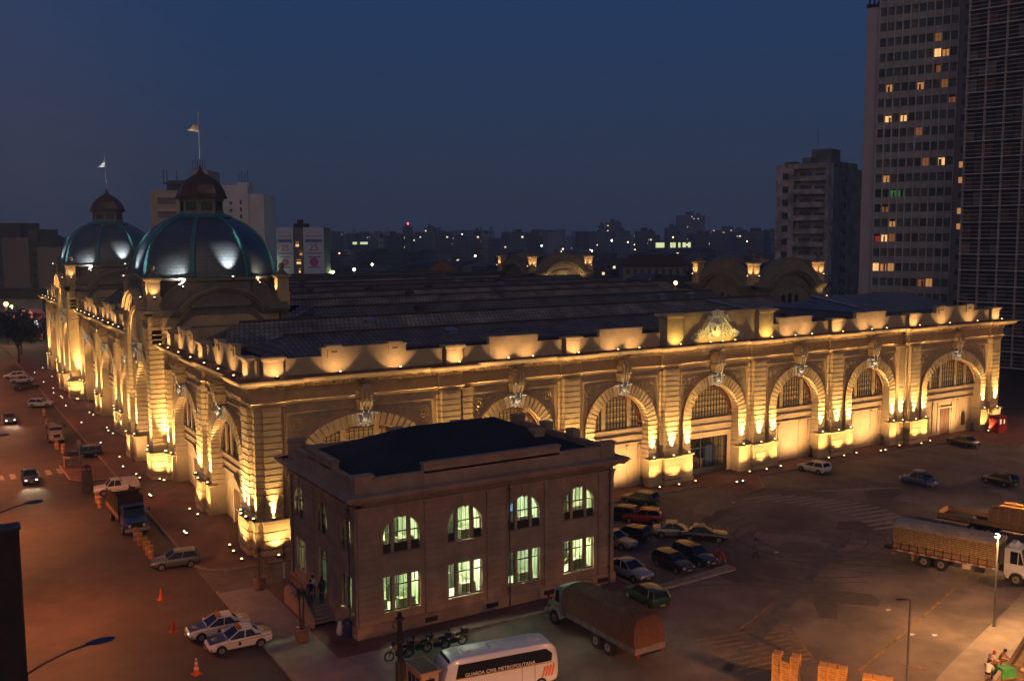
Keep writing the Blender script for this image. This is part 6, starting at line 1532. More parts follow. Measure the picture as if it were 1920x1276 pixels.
# traffic cones and street posts
def cone(x, y, s, label, banded=True):
    t = thing('traffic_cone', label, 'traffic cone', (x, y, .008), R(15), 'traffic cones on the street')
    g = MB(); g.box(-.2*s, -.2*s, 0, .2*s, .2*s, .04*s); g.lathe([(.15*s, .04*s), (.03*s, .75*s)], 12); g.build('cone_body', mat('orange_cone', (.65, .10, .02), .6), t, 40)
    if banded:
        for a, b in ((.25, .38), (.5, .6), (.7, .77)): g = MB(); g.lathe([((.153-.16*a)*s+.004, a*s), ((.153-.16*b)*s+.006, b*s)], 12); g.build('band', mat('cone_white', (.7, .65, .6), .6), t, 40)
cone(-9.6, -20.4, 1.35, 'large orange and white banded cone nearest the camera'); cone(-9.3, -12.6, 1.2, 'plain orange cone in the middle of the road between two others', False); cone(-8.7, -5.8, 1.2, 'plain orange cone farthest from the camera, near the grey hatchback', False)
opost = mat('orange_post', (.42, .20, .06), .7, var=.3)
b0 = None
PN_ = ['by the dark blue car', 'left of the white pickup', 'at the rear of the blue truck', 'first before the bonnet of the blue truck', 'second before the blue truck', 'third before the blue truck', 'fourth before the blue truck', 'nearest the bonnet of the grey hatchback', 'beside the white hatchback up the street', 'behind the old light truck', 'before the old light truck']
for i, (x, y) in enumerate([(-8.2, 54.6), (-8.3, 26.6), (-8.4, 24.4), (-7.4, 10.9), (-7.4, 9.2), (-7.2, 7.7), (-7.3, 6.1), (-7.3, 4.9), (-7.1, 85.7), (-7.8, 75.1), (-8.6, 57.5)]):
    if b0 is None:
        g = MB(); g.lathe([(.27, 0), (.25, .1), (.22, 1.0), (.26, 1.02), (.26, 1.12), (.0, 1.15)], 12, capt=False); g.m = 1; g.lathe([(.245, .55), (.24, .72)], 12, capt=False)
        b0 = g.build('road_barrel', [opost, mat('pale_band', (.5, .35, .2), .7)], smooth=40); o = b0
    else: o = b0.copy(); COL.objects.link(o)
    o.location = (x, y, .008); tag(o, 'knee high orange road barrel '+PN_[i], 'road barrel', 'orange road barrels')
t = thing('road_barrier', 'folding orange barrier standing at the end of the kerb island', 'barrier', (33.1, -22.1, .14), R(70))
for s in (-1, 1):
    g = MB()
    for x in (-.5, .5): g.tube([(x, s*.05, 1.0), (x, s*.35, 0)], .035, 5)
    for z in (.45, .8): g.box(-.55, s*(.38-z*.32)-.02, z-.08, .55, s*(.38-z*.32)+.02, z+.08)
    g.build('panel', mat('orange_board', (.45, .07, .02), .6), t)
# traffic island with planter, cart and wrapped kiosk
g = MB(); g.prism([(-9.4, 46.5), (-9.6, 44), (-9.5, 38), (-8.3, 36.3), (-4.8, 36.2), (-4.8, 46.5)], .004, .16, 'z'); g.m = 1
for a, b in (((-9.6, 46.3), (-9.5, 38)), ((-9.5, 38), (-8.3, 36.3)), ((-8.3, 36.3), (-5.0, 36.2))): stripe(g, a, b, .2, .161, .18)
struct('traffic_island', g, [redtile, mat('yellow_kerb', (.45, .28, .06), .7)])
t = thing('planter', 'square concrete planter on the traffic island', 'planter', (-8.2, 45.0, .16))
g = MB(); g.box(-1.0, -.6, 0, 1.0, .6, 1.1); g.box(-1.08, -.68, 1.1, 1.08, .68, 1.22); g.build('box', mat('planter_concrete', (.3, .2, .12), .85, var=.3), t)
g = MB(); random.seed(5)
for k in range(200): x, y, z = random.uniform(-.9, .9), random.uniform(-.5, .5), random.uniform(1.2, 1.75); a = random.uniform(0, 3); g.add([(x, y, z), (x+.14*math.cos(a), y+.14*math.sin(a), z+.04), (x+.05, y, z+.16)], [(0, 1, 2)])
g.build('shrub', mat('shrub_leaf', (.04, .05, .02), .7, var=.4), t)
g = MB(); g.lathe([(.05, 0), (.04, 3.4)], 8); g.box(-.22, -.02, 2.7, .22, .02, 3.3); tag(g.build('sign_post', [mat('galvanised', (.35, .3, .25), .5)], loc=(-7.6, 44.3, .16)), 'tall thin sign post on the traffic island', 'sign')
t = thing('draped_kiosk', 'tall narrow dark draped kiosk standing in the road beside the traffic island', 'kiosk', (-8.5, 31.9, .008))
g = MB(); g.lathe([(.62, 0), (.6, .8), (.52, 1.9), (.42, 2.5), (.5, 2.7), (.2, 2.95), (0, 3.0)], 10, capt=False); g.build('drape', mat('dark_drape', (.035, .028, .035), .8, var=.5, scale=3, bump=1, bscale=5), t)
g = MB(); [g.ball((.4*math.cos(k), .4*math.sin(k), 2.6), .16, n=6) for k in range(7)]; g.build('hanging_goods', mat('hanging_goods', (.25, .14, .07), .8, var=.5, scale=8), t)
# red telephone kiosk at the right corner
t = thing('telephone_kiosk', 'red kiosk with two lit openings at the right end of the market', 'kiosk', (103.6, -1.7, KH), R(0))
redk = mat('red_kiosk', (.28, .015, .01), .5)
g = MB(); g.box(-.95, -.7, 0, .95, .7, 1.0); g.box(-.95, -.7, 1.0, -.7, .7, 2.1); g.box(.7, -.7, 1.0, .95, .7, 2.1); g.box(-.12, -.7, 1.0, .12, .7, 2.1); g.box(-.7, .62, 1.0, .7, .7, 2.1); g.box(-.95, -.7, 1.95, .95, .7, 2.1); g.build('body', redk, t)
g = MB(); g.frus(-1.02, -.77, 1.02, .77, 2.1, -.9, -.65, .9, .65, 2.28); g.build('roof', redk, t)
g = MB(); g.box(-.55, -.66, 1.2, -.25, -.63, 1.9); g.box(.3, -.66, 1.2, .55, -.63, 1.8); g.build('lit_notice', mat('lit_notice', (.9, .8, .6), .5, emit=(1, .75, .4), es=.7), t)
# stone guards at the feet of the arches
s0 = None
for i, (u, d) in enumerate([(14.6+.9, -.5), (30.0, 0), (43.3, 0), (69.8, 0), (83.0, 0), (101.3, -.5)]):
    if s0 is None:
        g = MB(); g.lathe([(.26, 0), (.24, .25), (.16, .5), (.18, 1.0), (.1, 1.15)], 10); s0 = g.build('guard_bollard', bars, smooth=40); o = s0
    else: o = s0.copy(); COL.objects.link(o)
    o.location = (u, 1.15+d, 0.16); tag(o, 'dark bollard at the right foot of the %s arch of the long front' % ORD[[0, 1, 2, 4, 5, 6][i]], 'bollard', 'bollards inside the arches')
# low timber barrier running from the corner pedestal
# ================================================================ PEOPLE
def person(loc, rz, pose, skin, shirt, trous, hairc, label, cap=None, sleeve=True, scale=1.):
    """one continuous skinned body; pose gives joint positions"""
    J = {'pel': (0, 0, .95), 'waist': (0, .0, 1.12), 'chest': (0, 0, 1.36), 'neck': (0, 0, 1.50), 'head': (0, .02, 1.60), 'top': (0, .01, 1.72)}
    for s, n in ((-1, 'l'), (1, 'r')):
        J.update({n+'sh': (s*.19, 0, 1.42), n+'el': (s*.25, .0, 1.14), n+'wr': (s*.26, .08, .90), n+'hip': (s*.10, 0, .90), n+'kn': (s*.11, .03, .50), n+'an': (s*.11, 0, .09), n+'to': (s*.12, .17, .04)})
    J.update(pose)
    Rr = {'pel': .135, 'waist': .13, 'chest': .155, 'neck': .058, 'head': .092, 'top': .075}
    for n in 'lr': Rr.update({n+'sh': .068, n+'el': .045, n+'wr': .030, n+'hip': .10, n+'kn': .062, n+'an': .042, n+'to': .035})
    E_ = [('pel', 'waist'), ('waist', 'chest'), ('chest', 'neck'), ('neck', 'head'), ('head', 'top')]
    for n in 'lr': E_ += [('chest', n+'sh'), (n+'sh', n+'el'), (n+'el', n+'wr'), ('pel', n+'hip'), (n+'hip', n+'kn'), (n+'kn', n+'an'), (n+'an', n+'to')]
    names = list(J); V = [Vector(J[k]) for k in names]; RD = [Rr[k] for k in names]; ED = [(names.index(a), names.index(b)) for a, b in E_]
    for n in 'lr':
        w = Vector(J[n+'wr']); d = (w-Vector(J[n+'el'])).normalized(); sd = d.cross(Vector((1, 0, 0)));  sd = Vector((0, 1, 0)) if sd.length < .1 else sd.normalized()
        ip = len(V); V.append(w+d*.07); RD.append(.034); ED.append((names.index(n+'wr'), ip))
        for k, L in enumerate((.07, .085, .08, .065)):
            o = sd*((k-1.5)*.021); i1 = len(V); V.append(w+d*.10+o); RD.append(.0095); V.append(w+d*(.10+L)+o*1.1+Vector((0, 0, 0))); RD.append(.008); ED += [(ip, i1), (i1, i1+1)]
        i1 = len(V); V.append(w+d*.07+sd*-.05); RD.append(.011); V.append(w+d*.11+sd*-.065); RD.append(.009); ED += [(ip, i1), (i1, i1+1)]
    me = bpy.data.meshes.new('tmp'); me.from_pydata([tuple(v) for v in V], ED, []); ob = bpy.data.objects.new('tmp', me); COL.objects.link(ob)
    bm = bmesh.new(); bm.from_mesh(me); bm.verts.ensure_lookup_table(); ly = bm.verts.layers.skin.verify()
    for i, v in enumerate(bm.verts): v[ly].radius = (RD[i], RD[i]); v[ly].use_root = (i == 0)
    for i in (1, 2): bm.verts[i][ly].radius = (RD[i]*1.15, RD[i]*.8)
    bm.to_mesh(me); bm.free()
    ob.modifiers.new('s', 'SKIN'); sb = ob.modifiers.new('u', 'SUBSURF'); sb.levels = 1
    dg = bpy.context.evaluated_depsgraph_get(); m2 = bpy.data.meshes.new_from_object(ob.evaluated_get(dg)); bpy.data.objects.remove(ob)
    m2.materials.clear()
    for c in (skin, shirt, trous, black): m2.materials.append(c)
    seg = [(a, b) for a, b in ED]
    up = {n: Vector(J[n]) for n in J}
    def matof(p):
        best = None; bd = 9
        for a, b in E_:
            A, B = up[a], up[b]; t = max(0, min(1, (p-A).dot(B-A)/max(1e-6, (B-A).length_squared))); dd = (A+(B-A)*t-p).length/(Rr[a]+Rr[b])
            if dd < bd: bd = dd; best = (a, b, t)
        a, b, t = best
        if a in ('neck', 'head') or (a == 'chest' and b == 'neck' and t > .75): return 0
        if b in ('lwr', 'rwr'): return 1 if sleeve and t < .9 else 0
        if b in ('lel', 'rel'): return 1 if sleeve or t < .55 else 0
        if b in ('lto', 'rto') or b in ('lan', 'ran') and t > .93: return 3
        if a == 'pel' and b == 'waist': return 1 if t > .2 else 2
        if a in ('waist', 'chest'): return 1
        return 2
    for p in m2.polygons:
        p.use_smooth = True; c = p.center
        far = min((Vector(J[n+'wr'])-c).length for n in 'lr') if True else 9
        p.material_index = matof(Vector(c))
        for n in 'lr':
            w = Vector(J[n+'wr']); d = (w-Vector(J[n+'el'])).normalized()
            if (Vector(c)-w).dot(d) > .01 and (Vector(c)-w).length < .25: p.material_index = 0
    o = bpy.data.objects.new('person', m2); COL.objects.link(o); o.location = loc; o.rotation_euler = (0, 0, rz); o.scale = (scale,)*3
    tag(o, label, 'person')
    hp = Vector(J['head'])*.45+Vector(J['top'])*.55; g = MB(); g.ball((hp.x, hp.y-.02, hp.z+.035), .105, 1, 1.08, .95, 12); g.build('cap' if cap else 'hair', cap or hairc, o, 60)
    g = MB(); hh = Vector(J['head'])
    g.ball((hh.x, hh.y+.10, hh.z+.01), .018, .8, 1.2, 1.3, 6); g.build('nose', skin, o, 60)
    for s in (-1, 1): g = MB(); g.ball((hh.x+s*.034, hh.y+.088, hh.z+.035), .010, n=6); g.build('eye', bars, o); g = MB(); g.ball((hh.x+s*.092, hh.y, hh.z+.015), .022, .4, .8, 1.3, 6); g.build('ear', skin, o, 60)
    g = MB(); g.box(hh.x-.025, hh.y+.086, hh.z-.045, hh.x+.025, hh.y+.097, hh.z-.037); g.build('mouth', mat('lips', (.25, .08, .06), .6), o)
    return o
sk1 = mat('skin_tan', (.38, .20, .12), .6, var=.05); sk2 = mat('skin_brown', (.20, .10, .06), .6, var=.05)
navyc = mat('navy_uniform', (.012, .014, .03), .8); whites = mat('white_shirt', (.62, .60, .62), .8); darkt = mat('dark_trousers', (.02, .02, .025), .8); hair = mat('black_hair', (.01, .008, .007), .5)
brownc = mat('brown_shirt', (.16, .08, .05), .8); redcap = mat('red_cap', (.45, .02, .02), .7)
FA = R(90)
person((-.1, -15.0, .95), R(150), {}, sk1, navyc, navyc, hair, 'person in dark uniform standing on the left edge of the annex landing', cap=navyc)
person((.35, -14.2, .95), R(160), {'rel': (.30, .12, 1.20), 'rwr': (.12, .26, 1.16)}, sk1, whites, darkt, hair, 'person in white shirt and dark trousers standing at the annex door')
person((.6, -15.35, .95), R(130), {}, sk2, navyc, navyc, hair, 'person in dark uniform with back to the lit annex doorway', cap=navyc)
person((.85, -14.8, .95), R(200), {'lel': (-.3, .05, 1.15), 'lwr': (-.15, .2, 1.0)}, sk2, darkt, darkt, hair, 'person in black leaning by the lit annex doorway')
sit = {'pel': (0, 0, .50), 'waist': (0, .05, .68), 'chest': (0, .16, .90), 'neck': (0, .26, 1.02), 'head': (0, .33, 1.10), 'top': (0, .36, 1.22), 'lhip': (-.1, .02, .48), 'rhip': (.1, .02, .48), 'lkn': (-.12, .45, .52), 'rkn': (.12, .45, .52), 'lan': (-.12, .40, .09), 'ran': (.12, .40, .09), 'lto': (-.12, .57, .04), 'rto': (.12, .57, .04), 'lsh': (-.19, .17, .95), 'rsh': (.19, .17, .95), 'lel': (-.24, .35, .74), 'rel': (.24, .35, .74), 'lwr': (-.14, .56, .66), 'rwr': (.14, .56, .66)}
person((31.55, -47.35, .10), R(-75), sit, sk1, whites, darkt, hair, 'person in white shirt and dark trousers crouched forward on the lower right pavement')
person((32.9, -46.55, .15), R(-120), sit, sk2, mat('pale_shirt', (.5, .42, .36), .8), brownc, hair, 'person in pale shirt with a red cap sitting beside the green cloth', cap=redcap)
person((33.9, -46.6, .15), R(-165), dict(sit, **{'rel': (.26, .38, .86), 'rwr': (.2, .6, .8)}), sk2, brownc, mat('khaki', (.14, .09, .05), .8), hair, 'bare armed person in brown leaning on the low wall at the lower right', sleeve=False)
for i, (x, y, z, rz) in enumerate([(31.55, -47.35, .11, -75), (32.9, -46.55, .155, -120), (33.9, -46.6, .155, -165)]):
    t = thing('wooden_stool', 'low wooden stool under the %s seated person' % ('white shirted', 'red capped', 'brown clad')[i], 'stool', (x, y, z), R(rz), 'stools at the lower right')
    g = MB(); g.box(-.17, -.15, .32, .17, .15, .365); g.build('seat', wood2, t)
    for sx in (-.13, .13):
        for sy in (-.11, .11): g = MB(); g.box(sx-.02, sy-.02, 0, sx+.02, sy+.02, .32); g.build('leg', wood2, t)
t = thing('green_table', 'low crate table covered by a green cloth between the seated people', 'table', (32.95, -47.6, .1), R(-20))
g = MB(); g.box(-.4, -.3, 0, .4, .3, .62); g.build('crate_base', wood2, t)
g = MB(); g.frus(-.52, -.42, .52, .42, .12, -.43, -.33, .43, .33, .66); g.build('cloth', mat('green_cloth', (.03, .22, .06), .8, var=.3), t, 30)
person((36.4, -22.9, .008), R(200), {'lkn': (-.11, .14, .5), 'lan': (-.11, .2, .1), 'lto': (-.11, .36, .05), 'rkn': (.11, -.02, .5), 'ran': (.11, -.2, .12), 'rto': (.11, -.05, .05)}, sk2, mat('grey_shirt', (.09, .08, .08), .8), darkt, hair, 'person in grey clothes walking alone across the dark plaza')
# tarpaulin heap behind the people
g = MB(); random.seed(8)
for k in range(60): g.ball((random.uniform(-2.2, 2.2), random.uniform(-.9, .9), random.uniform(.0, .35)), random.uniform(.12, .3), 1.4, 1, .6, 6)
o = g.build('rubble_heap', mat('rubble', (.28, .18, .09), .9, var=.5, scale=4), loc=(36.2, -48.0, .1), rot=R(25)); tag(o, 'heap of straw coloured rubble behind the people at the lower right', 'rubble'); o['kind'] = 'stuff'
# papers on the plaza
for i, (x, y) in enumerate([(39.2, -22.6), (36.3, -36.4), (33.9, -40.2), (35.1, -41.1), (47.5, -8.7)]):
    g = MB(); g.add([(-.2, -.12, .0), (.18, -.15, .03), (.22, .12, .01), (-.15, .14, .06)], [(0, 1, 2, 3)]); g.add([(-.2, -.12, .004), (.18, -.15, .034), (.22, .12, .014), (-.15, .14, .064)], [(0, 3, 2, 1)])
    tag(g.build('paper_scrap', mat('paper', (.6, .55, .5), .9), loc=(x, y, .012)), 'white scrap of paper on the plaza, %s' % ['near the swirling tyre marks', 'right of the yellow hatching', 'left of two near the unlit lamp', 'right of two near the unlit lamp', 'by the faded stripes at the gate'][i], 'litter', 'paper scraps')
g = MB(); g.box(-.75, -.05, 0, .75, .05, .06); tag(g.build('plank', wood2, loc=(29.6, -43.6, .01), rot=R(-60)), 'dark plank lying on the plaza right of the unlit lamp', 'plank')
# ================================================================ TOWERS AND CITY
CX, CY, CZc = -23.54, -82.075, 27.44
fh = Vector((.51843, .85512)); rh = Vector((.85512, -.51843))
def far(px, d): k = (px-960)/1854.7; return (CX+fh.x*d+rh.x*d*k, CY+fh.y*d+rh.y*d*k)
def zpx(y, d): return CZc+(441-y)/1854.7*d*1.006
def frame(A, B):
    A = Vector(A); B = Vector(B); u = (B-A); L = u.length; return math.atan2(u.y, u.x), L
# slender tower with ribs and balconies
A = (142.3, 51.3); B = (148.2, 38.0); rz, L = frame(A, B)
t = thing('apartment_tower', 'tall ribbed apartment tower with scattered lit windows at the right', 'tower', (A[0], A[1], 0), rz)
conc1 = mat('tower_concrete', (.56, .51, .46), .85, var=.15, scale=.5, stain=((.14, .12, .12), .15, .5))
conc2 = mat('tower_band', (.38, .35, .33), .85, var=.2, scale=.6)
pinkc = mat('tower_side', (.50, .42, .40), .85, var=.1, scale=.4, stain=((.36, .3, .3), .1, .4))
H1 = 84.; n_col = 10; cw = L/n_col; fl_h = 2.93
g = MB(); g.box(0, .45, 0, L, 13, H1); g.build('core', conc2, t)
g = MB(); g.box(-2.6, .3, 0, 0, 13, 71.8); g.build('side_wall', pinkc, t)
g = MB(); g.box(-2.7, .2, 71.8, 0.1, 13.1, 72.5); [g.box(-2.5+k*.6, 1+k, 72.5, -2.2+k*.6, 1.3+k, 73.6) for k in range(4)]; g.build('roof_parapet', bars, t)
z0 = zpx(96, 201)-1.1-fl_h*24
fls = [z0+fl_h*i for i in range(0, 29)]
g = MB()
for z in fls: g.box(0, .12, z-1.35, L, .45, z-.0)
g.build('spandrels', conc2, t)
for k in range(n_col+1):
    g = MB(); g.box(k*cw-.11, -.15, 4, k*cw+.11, .45, H1); g.build('rib', conc1, t)
litw = {}
for c, r in [(7, 0), (7, 1), (8, 1), (7, 2), (1, 3), (8, 3), (5, 3), (9, 4), (1, 5), (3, 5), (5, 6), (6, 8), (8, 8), (1, 9), (1, 11), (2, 12), (1, 13), (0, 13), (2, 13), (0, 15), (1, 15), (2, 15), (6, 16), (7, 16), (4, 17)]: litw[(c, 24-r)] = 'o'
litw[(2, 14)] = litw[(3, 14)] = 'g'; litw[(0, 11)] = 'r'
LW = {'o3': mat('lit_window_dim', (.5, .3, .15), .6, emit=(1, .34, .08), es=.16, var=.6, scale=4), 'o': mat('lit_window_amber', (.8, .5, .2), .6, emit=(1, .42, .12), es=.45, var=.5, scale=3), 'o2': mat('lit_window_bright', (.9, .6, .3), .6, emit=(1, .55, .2), es=1.1, var=.3, scale=3), 'g': mat('lit_window_green', (.2, .5, .2), .6, emit=(.12, .6, .2), es=.12), 'r': mat('lit_window_red', (.5, .1, .05), .6, emit=(1, .12, .05), es=.2)}
wd = [mat('dark_window_a', (.06, .062, .07), .25), mat('dark_window_b', (.17, .13, .11), .5, var=.5, scale=2), mat('dark_window_c', (.10, .11, .13), .3)]
random.seed(12); rest = MB(); cnt = 0
cells = [(c, i) for i in range(len(fls)-1) for c in range(n_col)]
cells.sort(key=lambda q: (q not in litw, -(abs(q[1]-18) < 6), q[1]))
wm = {}
for c, i in cells:
    z = fls[i]; x0, x1 = c*cw+.13, (c+1)*cw-.13
    if (c, i) in litw or cnt < 96:
        g = MB(); g.box(x0, .36, z+.02, x1, .44, z+fl_h-1.4)
        m_ = LW[random.choice(('o2', 'o', 'o', 'o3')) if litw[(c, i)] == 'o' else litw[(c, i)]] if (c, i) in litw else random.choice(wd)
        if (c, i) in litw and random.random() < .7: g.m = 1; xq = random.uniform(x0, x1-.5); g.box(xq, .34, z+.02, xq+random.uniform(.15, .5), .36, z+fl_h-1.4*random.uniform(1, 1.5)); g.m = 0; g.m = 1; g.box(x0, .335, z+fl_h-1.4-random.uniform(.1, .5), x1, .36, z+fl_h-1.4); g.m = 0
        g.m = 1; g.box((x0+x1)/2-.03, .33, z, (x0+x1)/2+.03, .36, z+fl_h-1.4)
        g.build('window', [m_, bars], t); cnt += 1
    else: rest.m = random.randrange(3); rest.box(x0, .36, z+.02, x1, .44, z+fl_h-1.4)
o = rest.build('window', wd, t); o['kind'] = 'stuff'
g = MB(); g.box(L, .25, 0, L+2.3, 12, H1+2); g.build('stair_wall', mat('stair_wall', (.30, .25, .26), .85, var=.1), t)
for i in range(4, 29):
    g = MB(); z = fls[i]-.6; g.box(L+.95, .2, z, L+1.9, .26, z+1.1); g.build('stair_window', LW['o'] if i in (16, 15, 14, 13, 12) and i != 14 else wd[0], t)
# tower with sun shades
A2 = (143.6, 32.8); B2 = (147.0, 18.6); rz2, L2 = frame(A2, B2); L2 = 34
t = thing('louvred_tower', 'broad dark tower covered with horizontal sun shades at the right edge', 'tower', (A2[0], A2[1], 0), rz2)
g = MB(); g.box(0, .9, 0, L2, 14, 96); g.build('core', mat('dark_core', (.035, .03, .03), .8), t)
slatm = mat('sun_shade', (.46, .38, .35), .8, var=.3, scale=.8); slatd = mat('sun_shade_edge', (.62, .54, .52), .8, var=.25, scale=.8)
random.seed(6)
for i in range(32):
    z = 3+i*2.93; g = MB(); g.box(-.15, -.1, z, L2, .9, z+.16)
    g.build('floor_slab', slatd, t)
    g = MB()
    for k in range(1, 4): g.box(0, .0, z+k*.73, L2, .07, z+k*.73+.10)
    g.build('sun_shade', slatm, t)
g = MB()
for k in range(11): g.box(k*3.3-.06, -.02, 3, k*3.3+.06, .88, 96)
g.build('fins', slatm, t)
g = MB()
for i in range(32):
    z = 3+i*2.93
    for k in range(20):
        q = random.random()
        if q < .75: g.m = random.choice((0, 0, 1, 1, 2, 3)); x = k*1.65; h = random.uniform(.7, 2.4); g.box(x+.1, .82, z+.25, x+1.5, .895, z+.25+h)
o = g.build('curtained_windows', [mat('curtain_a', (.08, .06, .05), .7), mat('curtain_b', (.14, .08, .055), .7), mat('curtain_c', (.20, .19, .18), .7), mat('curtain_d', (.05, .06, .07), .4)], t); o['kind'] = 'stuff'
# old balcony block
A3 = (151.5, 86.6); B3 = (156.1, 74.9); rz3, L3 = frame(A3, B3)
t = thing('balcony_block', 'weathered mid rise block with stacked balconies left of the ribbed tower', 'apartment block', (A3[0], A3[1], 0), rz3)
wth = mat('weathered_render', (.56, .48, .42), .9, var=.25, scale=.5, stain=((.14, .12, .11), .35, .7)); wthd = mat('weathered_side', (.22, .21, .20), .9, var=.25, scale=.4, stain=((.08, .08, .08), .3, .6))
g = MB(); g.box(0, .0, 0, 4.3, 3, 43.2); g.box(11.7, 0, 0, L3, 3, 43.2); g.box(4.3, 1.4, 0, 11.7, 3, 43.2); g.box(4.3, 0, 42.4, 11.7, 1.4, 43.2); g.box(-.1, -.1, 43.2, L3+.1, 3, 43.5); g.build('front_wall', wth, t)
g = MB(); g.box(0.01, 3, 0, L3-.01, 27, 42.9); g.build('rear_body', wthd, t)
g = MB(); g.box(7.6, 2, 43.2, 12.2, 8, 46.8); g.box(5.8, 1.0, 43.2, 7.8, 5, 45.0); g.box(1.2, 1.5, 43.2, 4.0, 4, 44.2); g.box(10.5, 9, 42.9, 12.3, 20, 44.2); g.tube([(8.6, 3, 46.8), (8.6, 3, 51.2)], .06, 5)
for k in range(5): g.tube([(9+k*.8, 9+k*2, 43), (9+k*.8, 9+k*2, 45.6)], .05, 4)
g.build('roof_structures', wthd, t)
for i in range(13):
    z = 40.2-i*3.02
    g = MB(); g.box(4.3, -.35, z-.6, 11.7, -.2, z+.55); g.box(4.3, -.2, z-.62, 11.7, 1.4, z-.5); g.build('balcony', wth, t)
    g = MB(); g.box(1.6, -.03, z-.2, 3.0, .02, z+1.3); g.build('window', wd[0], t)
    g = MB(); g.m = 0; g.box(5.2, 1.36, z-.4, 8.0, 1.39, z+1.5); g.m = 1; g.box(8.8, 1.36, z-.4, 11.0, 1.39, z+1.2); g.build('window', [wd[1], wd[2]], t)
    g = MB(); g.box(L3, 8.6, z-.4, L3+.05, 9.6, z+1.0); g.box(L3, 10.4, z-.6, L3+.3, 11.4, z+.6); g.build('window', wd[0], t)
def block(name, px0, px1, d, ytop, m, label, cat='building', depth=14, top=None, d2=None, group=None, base=-.05):
    a = far(px0, d); b_ = far(px1, d2 or d); rz_, L_ = frame(a, b_); z = zpx(ytop, (d+(d2 or d))/2)
    t = thing(name, label, cat, (a[0], a[1], 0), rz_, group); g = MB(); g.box(0, 0, base, L_, depth, z); g.build('walls', m, t); return t, L_, z
# blocks behind the domes
t, L_, z = block('apartment_block', 289, 352, 335, 355, mat('beige_render', (.42, .32, .24), .9, var=.15), 'beige block with recessed balconies behind the nearer dome')
for i in range(6):
    g = MB(); g.box(2.0, -.25, z-1.2-i*4.6-1.2, 9.0, .0, z-1.2-i*4.6); g.build('balcony', mat('beige_light', (.5, .4, .3), .9), t)
    g = MB(); g.box(2.4, -.03, z-1.3-i*4.6-3.2, 8.6, .0, z-2.4-i*4.6); g.build('window', wd[1], t)
g = MB(); g.box(5, 2, z, 13.6, 9, z+2.2); g.frus(4, 1, 20, 10, z+2.2, 6, 2, 19, 9, z+3.4); [g.tube([(3.5+k*1.1, 4, z+2), (3.5+k*1.1, 4, z+7)], .12, 4) for k in (0, 1, 4)]; g.build('roof_structures', mat('dark_grey_roof', (.08, .08, .08), .9), t)
t, L_, z = block('water_tower', 366, 397, 330, 318, mat('beige_render', (.42, .32, .24), .9), 'beige rooftop tower rising directly behind the cupola of the nearer dome')
g = MB(); [g.tube([(.5+k*.8, 1, z), (.5+k*.8, 1, z+3.2)], .09, 4) for k in range(6)]; g.tube([(4, 3, z-14), (8, 3, z-8)], .5, 5); g.build('antennas', bars, t)
t, L_, z = block('apartment_block', 413, 500, 300, 362, mat('white_render', (.60, .55, .56), .9, var=.1, stain=((.32, .29, .3), .1, .4)), 'plain white apartment block right of the nearer dome')
g = MB(); g.box(1.8, -.6, 0, 9.5, 2, z+2.6); g.box(6, 1, z, 9.6, 5, z+3.4); g.build('stair_core', mat('white_render', (.60, .55, .56), .9), t)
for i in range(9):
    g = MB(); g.box(3.9, -.66, z-3.2-i*2.15, 4.7, -.59, z-2.3-i*2.15); g.box(7.0, -.66, z-3.1-i*2.15, 7.6, -.59, z-1.9-i*2.15); g.build('window', wd[0] if i != 3 else LW['o'], t)
g = MB(); [g.tube([(6+k*.9, 3, z+3), (6+k*.9, 3, z+6+k % 2)], .08, 4) for k in range(4)]; g.build('antennas', bars, t)
# block with two hanging banners
t, L_, z = block('banner_block', 522, 610, 262, 424, mat('block_grey', (.16, .15, .17), .9), 'grey block carrying two tall white banners with the number 25', depth=9)
k_ = L_/88.
ban = mat('banner_cloth', (.50, .52, .62), .8, var=.05)
for nm_, x0, x1 in (('banner', 0, 31), ('banner', 50, 88)):
    g = MB(); g.box(x0*k_, -.35, z-15, x1*k_, -.2, z); b_ = g.build('banner', ban, t); cx = (x0+x1)/2*k_; w = (x1-x0)*k_
    g = MB()
    for a in range(9): q = math.pi*a/8; g.box(cx+w*.36*math.cos(q)-.07, -.37, z-2.2+1.1*math.sin(q), cx+w*.36*math.cos(q)+.07, -.351, z-2.05+1.1*math.sin(q))
    g.box(cx-w*.38, -.37, z-2.4, cx+w*.38, -.351, z-2.25); g.build('crown_emblem', bars, b_)
    g = MB(); g.box(cx-w*.42, -.37, z-3.9, cx+w*.42, -.351, z-3.1); g.box(cx-w*.45, -.37, z-6.9, cx+w*.45, -.351, z-6.65); g.box(cx-w*.3, -.37, z-7.9, cx+w*.3, -.351, z-7.6); g.box(cx-w*.3, -.37, z-10.6, cx+w*.3, -.351, z-10.3); g.build('blue_print', mat('print_blue', (.12, .16, .36), .8), b_)
    g = MB(); g.wheel((cx, -.36, z-9.1), w*.22, .018, n=16); g.build('red_disc', mat('print_red', (.42, .12, .18), .8), b_)
    writing('25', 2.6*(1 if x0 else .85), mat('print_crimson', (.38, .05, .16), .8), (cx, -.355, z-6.1), (R(90), 0, 0), b_, 'number')
for i in range(6): g = MB(); g.box(33*k_, -.3, z-2-i*2.3-.1, 48*k_, -.1, z-2-i*2.3+.35); g.build('balcony', mat('block_brown', (.2, .14, .1), .9), t)
for i, (a, b_) in enumerate([(35, 41), (42, 47), (36, 44), (40, 43)]): g = MB(); g.box(a*k_, -.15, z-5.0-i*2.3, b_*k_, -.05, z-3.9-i*2.3); g.build('lit_window', LW['o2'] if i != 1 else LW['o'], t)
g = MB(); g.box(31*k_, .5, z, 54*k_, 5, z+1.0); g.box(37*k_, 1, z+1, 46*k_, 3, z+2.0); g.build('roof_structures', bars, t)
